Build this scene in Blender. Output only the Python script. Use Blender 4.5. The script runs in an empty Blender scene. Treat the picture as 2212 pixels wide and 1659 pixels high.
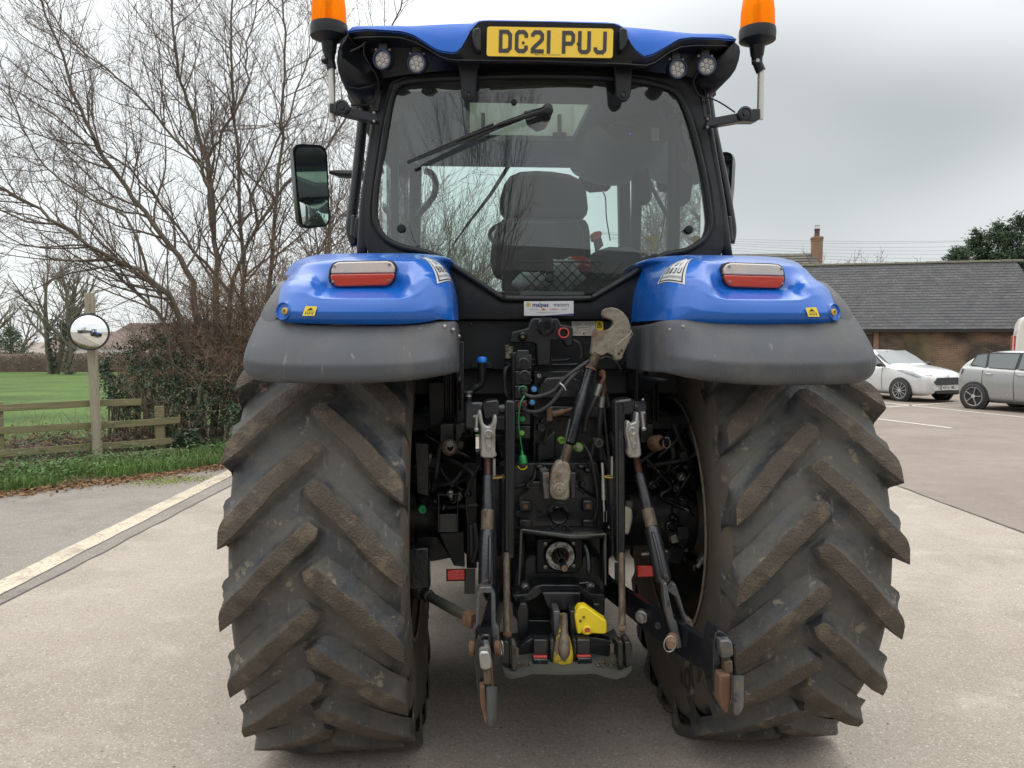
import bpy, math, random
from math import sin, cos, pi, radians, sqrt, atan2, atan
from mathutils import Vector, Matrix, noise
V = Vector
random.seed(7)
S = bpy.context.scene
C = S.collection

# ------------------------------------------------------------------ camera
CAM_H = 1.65
F = 1661.0            # focal length in pixels of a 2212 x 1659 picture
HORIZON = 735.0
PITCH = atan((829.5 - HORIZON) / F)
cam_d = bpy.data.cameras.new('camera')
cam = bpy.data.objects.new('camera', cam_d)
C.objects.link(cam)
cam.location = (0, 0, CAM_H)
cam.rotation_euler = (pi / 2 - PITCH, 0, 0)
cam_d.sensor_width = 36.0
cam_d.sensor_fit = 'HORIZONTAL'
cam_d.lens = 36.0 * F / 2212.0
cam_d.clip_start = 0.05
cam_d.clip_end = 3000
S.camera = cam

# ------------------------------------------------------------------ overcast daylight
S.view_settings.view_transform = 'Standard'
S.view_settings.look = 'None'
S.view_settings.exposure = 0.48
S.view_settings.gamma = 1.0
SUN_EL, SUN_AZ = radians(62), radians(-12)
world = bpy.data.worlds.new('World')
S.world = world
world.use_nodes = True
nt = world.node_tree
nt.nodes.clear()
N = nt.nodes.new
out = N('ShaderNodeOutputWorld'); bg = N('ShaderNodeBackground')
bg.inputs['Strength'].default_value = 0.1
nt.links.new(bg.outputs[0], out.inputs[0])
sky = N('ShaderNodeTexSky'); sky.sky_type = 'NISHITA'; sky.sun_disc = False
sky.sun_elevation = SUN_EL; sky.sun_rotation = SUN_AZ
tc = N('ShaderNodeTexCoord'); sep = N('ShaderNodeSeparateXYZ')
nt.links.new(tc.outputs['Generated'], sep.inputs[0])
# brightness of an overcast sky grows towards the zenith
ramp = N('ShaderNodeValToRGB')
el = ramp.color_ramp.elements
el[0].position = 0.0; el[0].color = (0.655, 0.685, 0.685, 1)
el[1].position = 1.0; el[1].color = (1.0, 1.0, 1.0, 1)
e = el.new(0.12); e.color = (0.745, 0.775, 0.775, 1)
e = el.new(0.42); e.color = (0.935, 0.955, 0.955, 1)
nt.links.new(sep.outputs['Z'], ramp.inputs[0])
# cloud banks
mp = N('ShaderNodeMapping'); mp.inputs['Scale'].default_value = (1.0, 1.0, 2.6)
mp.inputs['Location'].default_value = (0.35, 0.2, 0.55)
nt.links.new(tc.outputs['Generated'], mp.inputs[0])
nz = N('ShaderNodeTexNoise'); nz.inputs['Scale'].default_value = 1.7
nz.inputs['Detail'].default_value = 2.5; nz.inputs['Roughness'].default_value = 0.42
nt.links.new(mp.outputs[0], nz.inputs['Vector'])
cr = N('ShaderNodeValToRGB'); el = cr.color_ramp.elements
el[0].position = 0.36; el[0].color = (0.53, 0.55, 0.56, 1)
el[1].position = 0.60; el[1].color = (1, 1, 1, 1)
nt.links.new(nz.outputs[0], cr.inputs[0])
# the heavy bank of cloud stands to the east (right of the tractor)
dotp = N('ShaderNodeVectorMath'); dotp.operation = 'DOT_PRODUCT'
dv = V((0.50, 0.84, 0.22)).normalized()
dotp.inputs[1].default_value = dv
nt.links.new(tc.outputs['Generated'], dotp.inputs[0])
mr = N('ShaderNodeMapRange'); mr.interpolation_type = 'SMOOTHSTEP'
mr.inputs['From Min'].default_value = 0.84; mr.inputs['From Max'].default_value = 1.0
mr.inputs['To Min'].default_value = 0.0; mr.inputs['To Max'].default_value = 1.0
nt.links.new(dotp.outputs['Value'], mr.inputs[0])
nz2 = N('ShaderNodeTexNoise'); nz2.inputs['Scale'].default_value = 1.8
nz2.inputs['Detail'].default_value = 1.0
mp2 = N('ShaderNodeMapping'); mp2.inputs['Scale'].default_value = (1.0, 1.0, 2.2)
mp2.inputs['Rotation'].default_value = (0, 0.5, 0)
nt.links.new(tc.outputs['Generated'], mp2.inputs[0]); nt.links.new(mp2.outputs[0], nz2.inputs['Vector'])
mm = N('ShaderNodeMath'); mm.operation = 'MULTIPLY'
r2 = N('ShaderNodeValToRGB'); r2.color_ramp.elements[0].position = 0.33; r2.color_ramp.elements[1].position = 0.62
r2.color_ramp.elements[0].color = (0.25, 0.25, 0.25, 1)
nt.links.new(nz2.outputs[0], r2.inputs[0])
nt.links.new(mr.outputs[0], mm.inputs[0]); nt.links.new(r2.outputs[0], mm.inputs[1])
bank = N('ShaderNodeMixRGB'); bank.blend_type = 'MULTIPLY'
bank.inputs[2].default_value = (0.46, 0.475, 0.475, 1)
m1 = N('ShaderNodeMixRGB'); m1.blend_type = 'MULTIPLY'; m1.inputs[0].default_value = 0.34
nt.links.new(ramp.outputs[0], m1.inputs[1]); nt.links.new(cr.outputs[0], m1.inputs[2])
nt.links.new(mm.outputs[0], bank.inputs[0]); nt.links.new(m1.outputs[0], bank.inputs[1])
# zenith gain, then the little clear-sky light that comes through the cloud
zg = N('ShaderNodeMapRange'); zg.inputs['From Min'].default_value = 0.42; zg.inputs['From Max'].default_value = 1.0
zg.inputs['To Min'].default_value = 10.0; zg.inputs['To Max'].default_value = 27.0
nt.links.new(sep.outputs['Z'], zg.inputs[0])
vm = N('ShaderNodeVectorMath'); vm.operation = 'SCALE'
nt.links.new(bank.outputs[0], vm.inputs[0]); nt.links.new(zg.outputs[0], vm.inputs['Scale'])
mix = N('ShaderNodeMixRGB'); mix.inputs[0].default_value = 0.94
nt.links.new(sky.outputs[0], mix.inputs[1]); nt.links.new(vm.outputs[0], mix.inputs[2])
nt.links.new(mix.outputs[0], bg.inputs['Color'])

sun_d = bpy.data.lights.new('sun', 'SUN')
sun_d.energy = 0.8; sun_d.angle = radians(75); sun_d.color = (1.0, 0.96, 0.90)
sun = bpy.data.objects.new('sun', sun_d); C.objects.link(sun)
sd = V((sin(SUN_AZ) * cos(SUN_EL), cos(SUN_AZ) * cos(SUN_EL), sin(SUN_EL)))   # towards the sun
sun.rotation_euler = sd.to_track_quat('Z', 'Y').to_euler()
S.cycles.max_bounces = 8
S.cycles.transparent_max_bounces = 24
S.cycles.use_denoising = True

# ------------------------------------------------------------------ pixel helpers (2212 x 1659 picture -> place)
def ray(px, py):
    x = (px - 1106.0) / F; y = (829.5 - py) / F
    return V((x, y * sin(PITCH) + cos(PITCH), y * cos(PITCH) - sin(PITCH)))
CO = V((0, 0, CAM_H))
def W(px, py, depth):                    # world point at a distance along +Y
    r = ray(px, py); return CO + r * (depth / r.y)
def G(px, py, z=0.0):                    # world point on the ground
    r = ray(px, py); return CO + r * ((z - CAM_H) / r.z)

# ------------------------------------------------------------------ mesh builder
class MB:
    def __init__(s):
        s.v = []; s.f = []; s.m = []; s.mi = 0; s.sm = []
    def add(s, vs, fs, mi=None):
        b = len(s.v); mi = s.mi if mi is None else mi
        s.v.extend([tuple(v) for v in vs])
        for f in fs:
            s.f.append(tuple(b + i for i in f)); s.m.append(mi)
        return s
    def box(s, c, d, rot=None, mi=None):
        c = V(c); hx, hy, hz = d[0] / 2, d[1] / 2, d[2] / 2
        vs = [V((x, y, z)) for x in (-hx, hx) for y in (-hy, hy) for z in (-hz, hz)]
        if rot is not None: vs = [rot @ v for v in vs]
        return s.add([c + v for v in vs], [(0, 1, 3, 2), (4, 6, 7, 5), (0, 4, 5, 1), (2, 3, 7, 6), (0, 2, 6, 4), (1, 5, 7, 3)], mi)
    def beam(s, p0, p1, w, t, up=(0, 0, 1), mi=None, w1=None, t1=None):
        p0 = V(p0); p1 = V(p1); d = (p1 - p0).normalized(); up = V(up)
        sx = d.cross(up)
        if sx.length < 1e-4: sx = d.cross(V((1, 0, 0)))
        sx.normalize(); sy = sx.cross(d)
        w1 = w if w1 is None else w1; t1 = t if t1 is None else t1
        vs = []
        for p, a, b in ((p0, w, t), (p1, w1, t1)):
            for i, j in ((-1, -1), (1, -1), (1, 1), (-1, 1)): vs.append(p + sx * (i * a / 2) + sy * (j * b / 2))
        return s.add(vs, [(0, 3, 2, 1), (4, 5, 6, 7), (0, 1, 5, 4), (1, 2, 6, 5), (2, 3, 7, 6), (3, 0, 4, 7)], mi)
    def tube(s, pts, r, n=8, cap=True, closed=False, mi=None, flat=1.0):
        pts = [V(p) for p in pts]; k = len(pts)
        rs = r if isinstance(r, (list, tuple)) else [r] * k
        t0 = (pts[1] - pts[0]).normalized()
        u = t0.cross(V((0, 0, 1)))
        if u.length < 0.05: u = t0.cross(V((1, 0, 0)))
        u.normalize(); vs = []; fs = []
        for i, p in enumerate(pts):
            if closed: t = pts[(i + 1) % k] - pts[i - 1]
            elif i == 0: t = pts[1] - pts[0]
            elif i == k - 1: t = pts[-1] - pts[-2]
            else: t = pts[i + 1] - pts[i - 1]
            t.normalize(); u = u - t * u.dot(t)
            if u.length < 1e-6: u = t.orthogonal()
            u.normalize(); w = t.cross(u)
            for j in range(n):
                a = 2 * pi * j / n
                vs.append(p + u * (cos(a) * rs[i]) + w * (sin(a) * rs[i] * flat))
        for i in range(k if closed else k - 1):
            a = i * n; b = ((i + 1) % k) * n
            for j in range(n):
                j2 = (j + 1) % n
                fs.append((a + j, a + j2, b + j2, b + j))
        if cap and not closed:
            fs.append(tuple(range(n - 1, -1, -1))); fs.append(tuple((k - 1) * n + j for j in range(n)))
        return s.add(vs, fs, mi)
    def lathe(s, o, ax, prof, n=24, cap=True, mi=None, a0=0.0):
        # prof: (radius, distance along the axis)
        o = V(o); ax = V(ax).normalized(); u = ax.orthogonal().normalized(); w = ax.cross(u)
        vs = []; fs = []; k = len(prof)
        for r, h in prof:
            for j in range(n):
                a = a0 + 2 * pi * j / n
                vs.append(o + ax * h + (u * cos(a) + w * sin(a)) * r)
        for i in range(k - 1):
            for j in range(n):
                j2 = (j + 1) % n
                fs.append((i * n + j, i * n + j2, (i + 1) * n + j2, (i + 1) * n + j))
        if cap:
            if prof[0][0] > 1e-5: fs.append(tuple(range(n - 1, -1, -1)))
            if prof[-1][0] > 1e-5: fs.append(tuple((k - 1) * n + j for j in range(n)))
        return s.add(vs, fs, mi)
    def cyl(s, p0, p1, r, n=16, mi=None):
        p0 = V(p0); p1 = V(p1)
        return s.lathe(p0, p1 - p0, [(r, 0), (r, (p1 - p0).length)], n, True, mi)
    def prism(s, poly, vec, mi=None, side=None):
        poly = [V(p) for p in poly]; vec = V(vec); n = len(poly)
        s.add(poly + [p + vec for p in poly], [tuple(range(n))[::-1], tuple(range(n, 2 * n))], mi)
        b = len(s.v) - 2 * n
        for i in range(n):
            j = (i + 1) % n
            s.f.append((b + i, b + j, b + n + j, b + n + i)); s.m.append((s.mi if mi is None else mi) if side is None else side)
        return s
    def grid(s, rows, mi=None, wrap=False, mif=None):
        k = len(rows); n = len(rows[0]); vs = [p for r in rows for p in r]; b = len(s.v)
        s.add(vs, [])
        for i in range(k - 1):
            for j in range(n if wrap else n - 1):
                j2 = (j + 1) % n
                s.f.append((b + i * n + j, b + i * n + j2, b + (i + 1) * n + j2, b + (i + 1) * n + j))
                s.m.append(mif(i, j) if mif else (s.mi if mi is None else mi))
        return s
    def quad(s, a, b, c, d, mi=None):
        return s.add([a, b, c, d], [(0, 1, 2, 3)], mi)
    def ball(s, c, r, n=10, mi=None, sc=(1, 1, 1)):
        c = V(c); prof = []; vs = []; fs = []
        m = max(4, n // 2)
        for i in range(m + 1):
            t = pi * i / m
            for j in range(n):
                a = 2 * pi * j / n
                vs.append(c + V((sin(t) * cos(a) * r * sc[0], sin(t) * sin(a) * r * sc[1], cos(t) * r * sc[2])))
        for i in range(m):
            for j in range(n):
                j2 = (j + 1) % n
                fs.append((i * n + j, (i + 1) * n + j, (i + 1) * n + j2, i * n + j2))
        return s.add(vs, fs, mi)
    def text(s, body, size, mat, mi=None, align='CENTER', bold=0.0, depth=0.0, sx=1.0):
        cu = bpy.data.curves.new('t', 'FONT'); cu.body = body; cu.size = size
        cu.align_x = align; cu.align_y = 'CENTER'; cu.offset = bold; cu.extrude = depth; cu.resolution_u = 3
        o = bpy.data.objects.new('t', cu); C.objects.link(o)
        dg = bpy.context.evaluated_depsgraph_get()
        me = bpy.data.meshes.new_from_object(o.evaluated_get(dg))
        s.add([mat @ V((v.co.x * sx, v.co.y, v.co.z)) for v in me.vertices], [tuple(p.vertices) for p in me.polygons], mi)
        bpy.data.objects.remove(o); bpy.data.curves.remove(cu); bpy.data.meshes.remove(me)
        return s
    def build(s, name, mats, parent=None, smooth=38, bevel=0, segs=2, subsurf=0, solid=0, weld=False, loc=None):
        me = bpy.data.meshes.new(name)
        vs = s.v
        if loc is not None: vs = [tuple(V(v) - V(loc)) for v in vs]
        me.from_pydata(vs, [], s.f)
        if not isinstance(mats, (list, tuple)): mats = [mats]
        for m in mats: me.materials.append(m)
        me.polygons.foreach_set('material_index', s.m)
        me.validate()
        if weld:
            import bmesh
            b = bmesh.new(); b.from_mesh(me); bmesh.ops.remove_doubles(b, verts=b.verts, dist=0.0004)
            bmesh.ops.recalc_face_normals(b, faces=b.faces); b.to_mesh(me); b.free()
        if smooth:
            me.polygons.foreach_set('use_smooth', [True] * len(me.polygons))
            if smooth < 180 and len(me.polygons) < 400000:
                me.set_sharp_from_angle(angle=radians(smooth))
        o = bpy.data.objects.new(name, me); C.objects.link(o)
        if parent is not None: o.parent = parent
        if loc is not None: o.location = loc
        if solid:
            md = o.modifiers.new('solid', 'SOLIDIFY'); md.thickness = solid; md.offset = -1
        if subsurf:
            md = o.modifiers.new('sub', 'SUBSURF'); md.levels = subsurf; md.render_levels = subsurf
        if bevel:
            md = o.modifiers.new('bevel', 'BEVEL'); md.width = bevel; md.segments = segs; md.limit_method = 'ANGLE'
            md.angle_limit = radians(40); md.harden_normals = False
        return o

def tag(o, label=None, cat=None, group=None, kind=None):
    if label: o['label'] = label
    if cat: o['category'] = cat
    if group: o['group'] = group
    if kind: o['kind'] = kind
    return o
def empty(name, loc=(0, 0, 0), rz=0.0):
    o = bpy.data.objects.new(name, None); C.objects.link(o); o.location = loc; o.rotation_euler = (0, 0, rz)
    o.empty_display_size = 0.2
    return o
def spline(pts, n=6, closed=False):
    pts = [V(p) for p in pts]; k = len(pts); out = []
    rng = range(k if closed else k - 1)
    for i in rng:
        if closed: p0, p1, p2, p3 = pts[i - 1], pts[i], pts[(i + 1) % k], pts[(i + 2) % k]
        else:
            p1, p2 = pts[i], pts[i + 1]
            p0 = pts[i - 1] if i > 0 else p1 * 2 - p2
            p3 = pts[i + 2] if i + 2 < k else p2 * 2 - p1
        for j in range(n):
            t = j / n
            out.append(0.5 * ((2 * p1) + (p2 - p0) * t + (2 * p0 - 5 * p1 + 4 * p2 - p3) * t * t + (3 * p1 - p0 - 3 * p2 + p3) * t ** 3))
    if not closed: out.append(pts[-1])
    return out

# ------------------------------------------------------------------ materials
def newmat(name):
    m = bpy.data.materials.new(name); m.use_nodes = True
    n = m.node_tree; n.nodes.clear()
    o = n.nodes.new('ShaderNodeOutputMaterial'); b = n.nodes.new('ShaderNodeBsdfPrincipled')
    n.links.new(b.outputs[0], o.inputs[0])
    return m, n, b
def pm(name, col, rough=0.5, metal=0.0, var=0.15, vs=6.0, bump=0.0, bs=60.0, dirt=None, dirt2=None, coat=0.0, spec=0.5, rvar=0.12, stretch=None, streak=None):
    """principled material with mottling, patchy dirt of its own shape and fine relief"""
    m, n, b = newmat(name)
    nn = n.nodes.new; lk = n.links.new
    t = nn('ShaderNodeTexCoord'); vec = t.outputs['Object']
    if stretch:
        mp = nn('ShaderNodeMapping'); mp.inputs['Scale'].default_value = stretch; lk(vec, mp.inputs[0]); vec = mp.outputs[0]
    a = nn('ShaderNodeTexNoise'); a.inputs['Scale'].default_value = vs; a.inputs['Detail'].default_value = 5
    a.inputs['Roughness'].default_value = 0.6; lk(vec, a.inputs['Vector'])
    mx = nn('ShaderNodeMixRGB'); lk(a.outputs[0], mx.inputs[0])
    c = V(col[:3])
    mx.inputs[1].default_value = (*[max(0, x * (1 - var)) for x in c], 1)
    mx.inputs[2].default_value = (*[min(1, x * (1 + var)) for x in c], 1)
    outc = mx.outputs[0]; rsock = None
    rr = nn('ShaderNodeMapRange'); rr.inputs['To Min'].default_value = max(0.02, rough - rvar); rr.inputs['To Max'].default_value = min(1, rough + rvar)
    rr.inputs['From Min'].default_value = 0.3; rr.inputs['From Max'].default_value = 0.7
    lk(a.outputs[0], rr.inputs[0]); rsock = rr.outputs[0]; msock = None
    for k, d in enumerate((dirt, dirt2)):
        if not d: continue
        dc, thr, sc = d[:3]; soft = d[3] if len(d) > 3 else 0.08
        z = nn('ShaderNodeTexNoise'); z.inputs['Scale'].default_value = sc; z.inputs['Detail'].default_value = 8
        z.inputs['Roughness'].default_value = 0.68
        mp = nn('ShaderNodeMapping'); mp.inputs['Location'].default_value = (3.1 * k + 1.7, 5.2, 2.2); lk(vec, mp.inputs[0]); lk(mp.outputs[0], z.inputs['Vector'])
        q = nn('ShaderNodeMapRange'); q.inputs['From Min'].default_value = thr - soft; q.inputs['From Max'].default_value = thr + soft
        lk(z.outputs[0], q.inputs[0])
        m2 = nn('ShaderNodeMixRGB'); lk(q.outputs[0], m2.inputs[0]); lk(outc, m2.inputs[1]); m2.inputs[2].default_value = (*dc, 1)
        outc = m2.outputs[0]
        m3 = nn('ShaderNodeMixRGB'); lk(q.outputs[0], m3.inputs[0]); lk(rsock, m3.inputs[1]); m3.inputs[2].default_value = (0.85, 0.85, 0.85, 1)
        rsock = m3.outputs[0]
        if metal > 0:
            m4 = nn('ShaderNodeMixRGB'); lk(q.outputs[0], m4.inputs[0])
            if msock: lk(msock, m4.inputs[1])
            else: m4.inputs[1].default_value = (metal, metal, metal, 1)
            m4.inputs[2].default_value = (0, 0, 0, 1); msock = m4.outputs[0]
    if streak:      # thin runs and scuffs: (colour, threshold, mapping scale, strength)
        mp = nn('ShaderNodeMapping'); mp.inputs['Scale'].default_value = streak[2]; lk(t.outputs['Object'], mp.inputs[0])
        z = nn('ShaderNodeTexNoise'); z.inputs['Scale'].default_value = 1.0; z.inputs['Detail'].default_value = 3; lk(mp.outputs[0], z.inputs['Vector'])
        q = nn('ShaderNodeMapRange'); q.inputs['From Min'].default_value = streak[1]; q.inputs['From Max'].default_value = streak[1] + .05; q.inputs['To Max'].default_value = streak[3]; lk(z.outputs[0], q.inputs[0])
        m2 = nn('ShaderNodeMixRGB'); lk(q.outputs[0], m2.inputs[0]); lk(outc, m2.inputs[1]); m2.inputs[2].default_value = (*streak[0], 1); outc = m2.outputs[0]
    lk(outc, b.inputs['Base Color']); lk(rsock, b.inputs['Roughness'])
    if msock: lk(msock, b.inputs['Metallic'])
    else: b.inputs['Metallic'].default_value = metal
    b.inputs['Specular IOR Level'].default_value = spec
    if coat: b.inputs['Coat Weight'].default_value = coat; b.inputs['Coat Roughness'].default_value = 0.08
    if bump:
        z = nn('ShaderNodeTexNoise'); z.inputs['Scale'].default_value = bs; z.inputs['Detail'].default_value = 6; lk(vec, z.inputs['Vector'])
        bp = nn('ShaderNodeBump'); bp.inputs['Strength'].default_value = min(1, bump); bp.inputs['Distance'].default_value = 0.004 if bump <= 1 else 0.004 * bump
        lk(z.outputs[0], bp.inputs['Height']); lk(bp.outputs[0], b.inputs['Normal'])
    return m
def glassmat(name, tint, refl=0.06, rough=0.02, dust=None):
    """thin pane: tinted see-through plus fresnel reflection, optional dust film"""
    m = bpy.data.materials.new(name); m.use_nodes = True
    n = m.node_tree; n.nodes.clear(); nn = n.nodes.new; lk = n.links.new
    o = nn('ShaderNodeOutputMaterial'); tr = nn('ShaderNodeBsdfTransparent'); tr.inputs[0].default_value = (*tint, 1)
    gl = nn('ShaderNodeBsdfGlossy'); gl.inputs['Roughness'].default_value = rough
    fr = nn('ShaderNodeFresnel'); fr.inputs[0].default_value = 1.5
    ad = nn('ShaderNodeMath'); ad.operation = 'MULTIPLY_ADD'; ad.inputs[1].default_value = 1.3; ad.inputs[2].default_value = refl; ad.use_clamp = True
    lk(fr.outputs[0], ad.inputs[0])
    mx = nn('ShaderNodeMixShader'); lk(ad.outputs[0], mx.inputs[0]); lk(tr.outputs[0], mx.inputs[1]); lk(gl.outputs[0], mx.inputs[2])
    fin = mx.outputs[0]
    if dust:
        df = nn('ShaderNodeBsdfDiffuse'); df.inputs[0].default_value = (*dust[0], 1)
        t = nn('ShaderNodeTexCoord'); z = nn('ShaderNodeTexNoise'); z.inputs['Scale'].default_value = 5; z.inputs['Detail'].default_value = 8
        lk(t.outputs['Object'], z.inputs['Vector'])
        q = nn('ShaderNodeMapRange'); q.inputs['To Min'].default_value = dust[1] * 0.4; q.inputs['To Max'].default_value = dust[1] * 1.7
        q.inputs['From Min'].default_value = 0.3; q.inputs['From Max'].default_value = 0.7
        lk(z.outputs[0], q.inputs[0])
        m2 = nn('ShaderNodeMixShader'); lk(q.outputs[0], m2.inputs[0]); lk(fin, m2.inputs[1]); lk(df.outputs[0], m2.inputs[2]); fin = m2.outputs[0]
    lk(fin, o.inputs[0])
    return m
# ================================================================== SETTING
def terrain(x, y):
    d = max(0.0, y - 15.0) * (1.0 if x < 4 else 0.0)
    return -min(2.2, 0.021 * d)
def ground_mat(name, c1, c2, c3, speck=(0.6, 0.58, 0.54), scale=1.0, big=0.35, dark=(0.05, 0.045, 0.04), crack=True):
    m, n, b = newmat(name); nn = n.nodes.new; lk = n.links.new
    t = nn('ShaderNodeTexCoord'); vec = t.outputs['Object']
    def noise_(s, d=6, r=0.6, off=0):
        z = nn('ShaderNodeTexNoise'); z.inputs['Scale'].default_value = s; z.inputs['Detail'].default_value = d; z.inputs['Roughness'].default_value = r
        mp = nn('ShaderNodeMapping'); mp.inputs['Location'].default_value = (off, off * 1.3, 0); lk(vec, mp.inputs[0]); lk(mp.outputs[0], z.inputs['Vector'])
        return z.outputs[0]
    def rng(s, a, b_, c=0.0, d=1.0):
        q = nn('ShaderNodeMapRange'); q.inputs['From Min'].default_value = a; q.inputs['From Max'].default_value = b_
        q.inputs['To Min'].default_value = c; q.inputs['To Max'].default_value = d; lk(s, q.inputs[0]); return q.outputs[0]
    def mixc(f, a, b_):
        q = nn('ShaderNodeMixRGB'); lk(f, q.inputs[0])
        for i, x in ((1, a), (2, b_)):
            if isinstance(x, tuple): q.inputs[i].default_value = (*x, 1)
            else: lk(x, q.inputs[i])
        return q.outputs[0]
    col = mixc(rng(noise_(0.45, 4), 0.35, 0.65), c1, c2)
    col = mixc(rng(noise_(2.2, 7, 0.7, 9), 0.52, 0.72, 0, 0.7), col, c3)
    col = mixc(rng(noise_(1.1, 9, 0.75, 31), 0.50, 0.66, 0, 0.42), col, tuple(x * 0.62 for x in c1))
    fine = noise_(70 * scale, 3, 0.7, 3)
    col = mixc(rng(fine, 0.30, 0.48, 0.55, 0.0), col, dark)
    col = mixc(rng(noise_(110 * scale, 2, 0.5, 21), 0.60, 0.68, 0.0, 0.75), col, speck)
    vo = nn('ShaderNodeTexVoronoi'); vo.inputs['Scale'].default_value = 38 * scale; lk(vec, vo.inputs['Vector'])
    col = mixc(rng(vo.outputs['Distance'], 0.10, 0.17, 0.5, 0.0), col, tuple(x * 0.55 for x in c1))
    # little dark crumbs
    v2 = nn('ShaderNodeTexVoronoi'); v2.inputs['Scale'].default_value = 2.6; v2.inputs['Randomness'].default_value = 1.0; lk(vec, v2.inputs['Vector'])
    col = mixc(rng(v2.outputs['Distance'], 0.012, 0.02, 0.9, 0.0), col, (0.035, 0.028, 0.022))
    if crack:
        v3 = nn('ShaderNodeTexNoise'); v3.inputs['Scale'].default_value = 0.8; v3.inputs['Detail'].default_value = 10; v3.inputs['Roughness'].default_value = 0.7
        lk(vec, v3.inputs['Vector'])
        ab = nn('ShaderNodeMath'); ab.operation = 'SUBTRACT'; lk(v3.outputs[0], ab.inputs[0]); ab.inputs[1].default_value = 0.5
        a2 = nn('ShaderNodeMath'); a2.operation = 'ABSOLUTE'; lk(ab.outputs[0], a2.inputs[0])
        col = mixc(rng(a2.outputs[0], 0.0, 0.0035, 0.35, 0.0), col, dark)
    lk(col, b.inputs['Base Color']); b.inputs['Roughness'].default_value = 0.86
    b.inputs['Specular IOR Level'].default_value = 0.35
    bp = nn('ShaderNodeBump'); bp.inputs['Strength'].default_value = 0.55; bp.inputs['Distance'].default_value = 0.006
    lk(fine, bp.inputs['Height']); lk(bp.outputs[0], b.inputs['Normal'])
    return m
M = {}
M['tarmac'] = ground_mat('car_park_tarmac', (0.185, 0.150, 0.123), (0.222, 0.183, 0.153), (0.26, 0.222, 0.19), speck=(0.33, 0.29, 0.25), crack=False)
M['concrete'] = ground_mat('pale_concrete', (0.258, 0.222, 0.182), (0.322, 0.282, 0.236), (0.385, 0.345, 0.295), speck=(0.48, 0.45, 0.40), dark=(0.11, 0.094, 0.078), crack=False)
M['asphalt'] = ground_mat('worn_asphalt', (0.185, 0.165, 0.142), (0.225, 0.203, 0.178), (0.140, 0.117, 0.094), speck=(0.40, 0.37, 0.33), dark=(0.06, 0.055, 0.05))

# base sheet, finer near the camera, following the fall of the land beyond the yard
xs = [-900, -400, -200, -120, -80, -60, -45, -32, -22, -14, -8, -3, 0, 3.9, 4.1, 8, 14, 22, 32, 50, 80, 140, 300, 900]
ys = [-900, -300, -120, -50, -20, -8, 0, 6, 10, 14, 18, 24, 30, 38, 48, 60, 75, 95, 120, 160, 300, 900, 1800]
mb = MB(); mb.grid([[V((x, y, terrain(x, y))) for x in xs] for y in ys])
g = mb.build('ground', M['tarmac'], smooth=180); tag(g, kind='structure')
def sheet(name, poly, z, mat, kind='structure'):
    mb = MB(); mb.add([(p[0], p[1], z) for p in poly], [tuple(range(len(poly)))])
    return tag(mb.build(name, mat, smooth=0), kind=kind)
def wobble(p0, p1, n, amp, seed=0):
    out = []
    for i in range(n + 1):
        t = i / n; x = p0[0] + (p1[0] - p0[0]) * t; y = p0[1] + (p1[1] - p0[1]) * t
        dx, dy = p1[0] - p0[0], p1[1] - p0[1]; l = sqrt(dx * dx + dy * dy)
        k = noise.noise(V((x * 2.1, y * 2.1, seed))) * amp + noise.noise(V((x * 9, y * 9, seed + 4))) * amp * 0.5
        out.append((x - dy / l * k, y + dx / l * k))
    return out
YL = -3.17     # left edge of the concrete yard
left_edge = wobble((YL + 0.03, -14), (YL - 0.03, 13.2), 130, 0.022, 1)
yard = left_edge + [(-2.0, 13.9), (4.30, 14.3)] + wobble((4.33, 14.2), (4.42, -14), 60, 0.012, 5)
sheet('concrete_yard', yard, 0.004, M['concrete'])
# tarmac lip left of the yard, up to the verge
verge_edge = [(-14.0, -14.0), (-9.5, 2.5), (-6.9, 6.4), (-5.95, 7.55), (-5.35, 8.06), (-4.5, 8.95), (-3.72, 9.93), (-3.25, 10.6), (-2.0, 11.9)]
al = [(YL - 0.02, -14.0)]
asph = [(x - 0.004, y) for x, y in left_edge[::-1] if y < 10.6]
poly = [(x, y) for x, y in verge_edge[:-1]] + asph
sheet('asphalt_strip', poly, 0.006, M['asphalt'])
M['crack'] = pm('seam_dirt', (0.12, 0.105, 0.09), 0.9, var=0.4, vs=20)
def strip(name, a, b, w, z, mat, n=60, amp=0.012, seed=3, wa=None):
    L1 = wobble(a, b, n, amp, seed); mb = MB(); dx, dy = b[0] - a[0], b[1] - a[1]; l = sqrt(dx * dx + dy * dy); nx, ny = -dy / l, dx / l
    rows = []
    for i, (x, y) in enumerate(L1):
        k = w / 2 * (1 + 0.55 * noise.noise(V((x * 6, y * 6, seed + 9)))) if wa else w / 2
        rows.append([V((x - nx * k, y - ny * k, z)), V((x + nx * k, y + ny * k, z))])
    mb.grid(rows); return tag(mb.build(name, mat, smooth=0), kind='structure')
strip('yard_seam', (4.335, 14), (4.43, 0.5), 0.022, 0.008, M['crack'], 160, 0.015, 8, True)
mb = MB(); mb.grid([[V((x - .004, y, .0105)), V((x + .008 + .012 * noise.noise(V((x * 8, y * 5, 2))), y, .0105))] for x, y in left_edge if -4 < y < 10.5]); tag(mb.build('asphalt_seam', M['crack'], smooth=0), kind='structure')
M['line_cream'] = pm('cream_road_paint', (0.47, 0.405, 0.31), 0.75, var=0.10, vs=9, bump=0.5, bs=120, dirt=((0.19, 0.165, 0.135), 0.585, 34, 0.03), dirt2=((0.26, 0.225, 0.18), 0.58, 4, 0.1))
M['line_white'] = pm('white_road_paint', (0.50, 0.465, 0.40), 0.75, var=0.10, vs=9, dirt=((0.25, 0.22, 0.19), 0.60, 14, 0.04))
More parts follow.
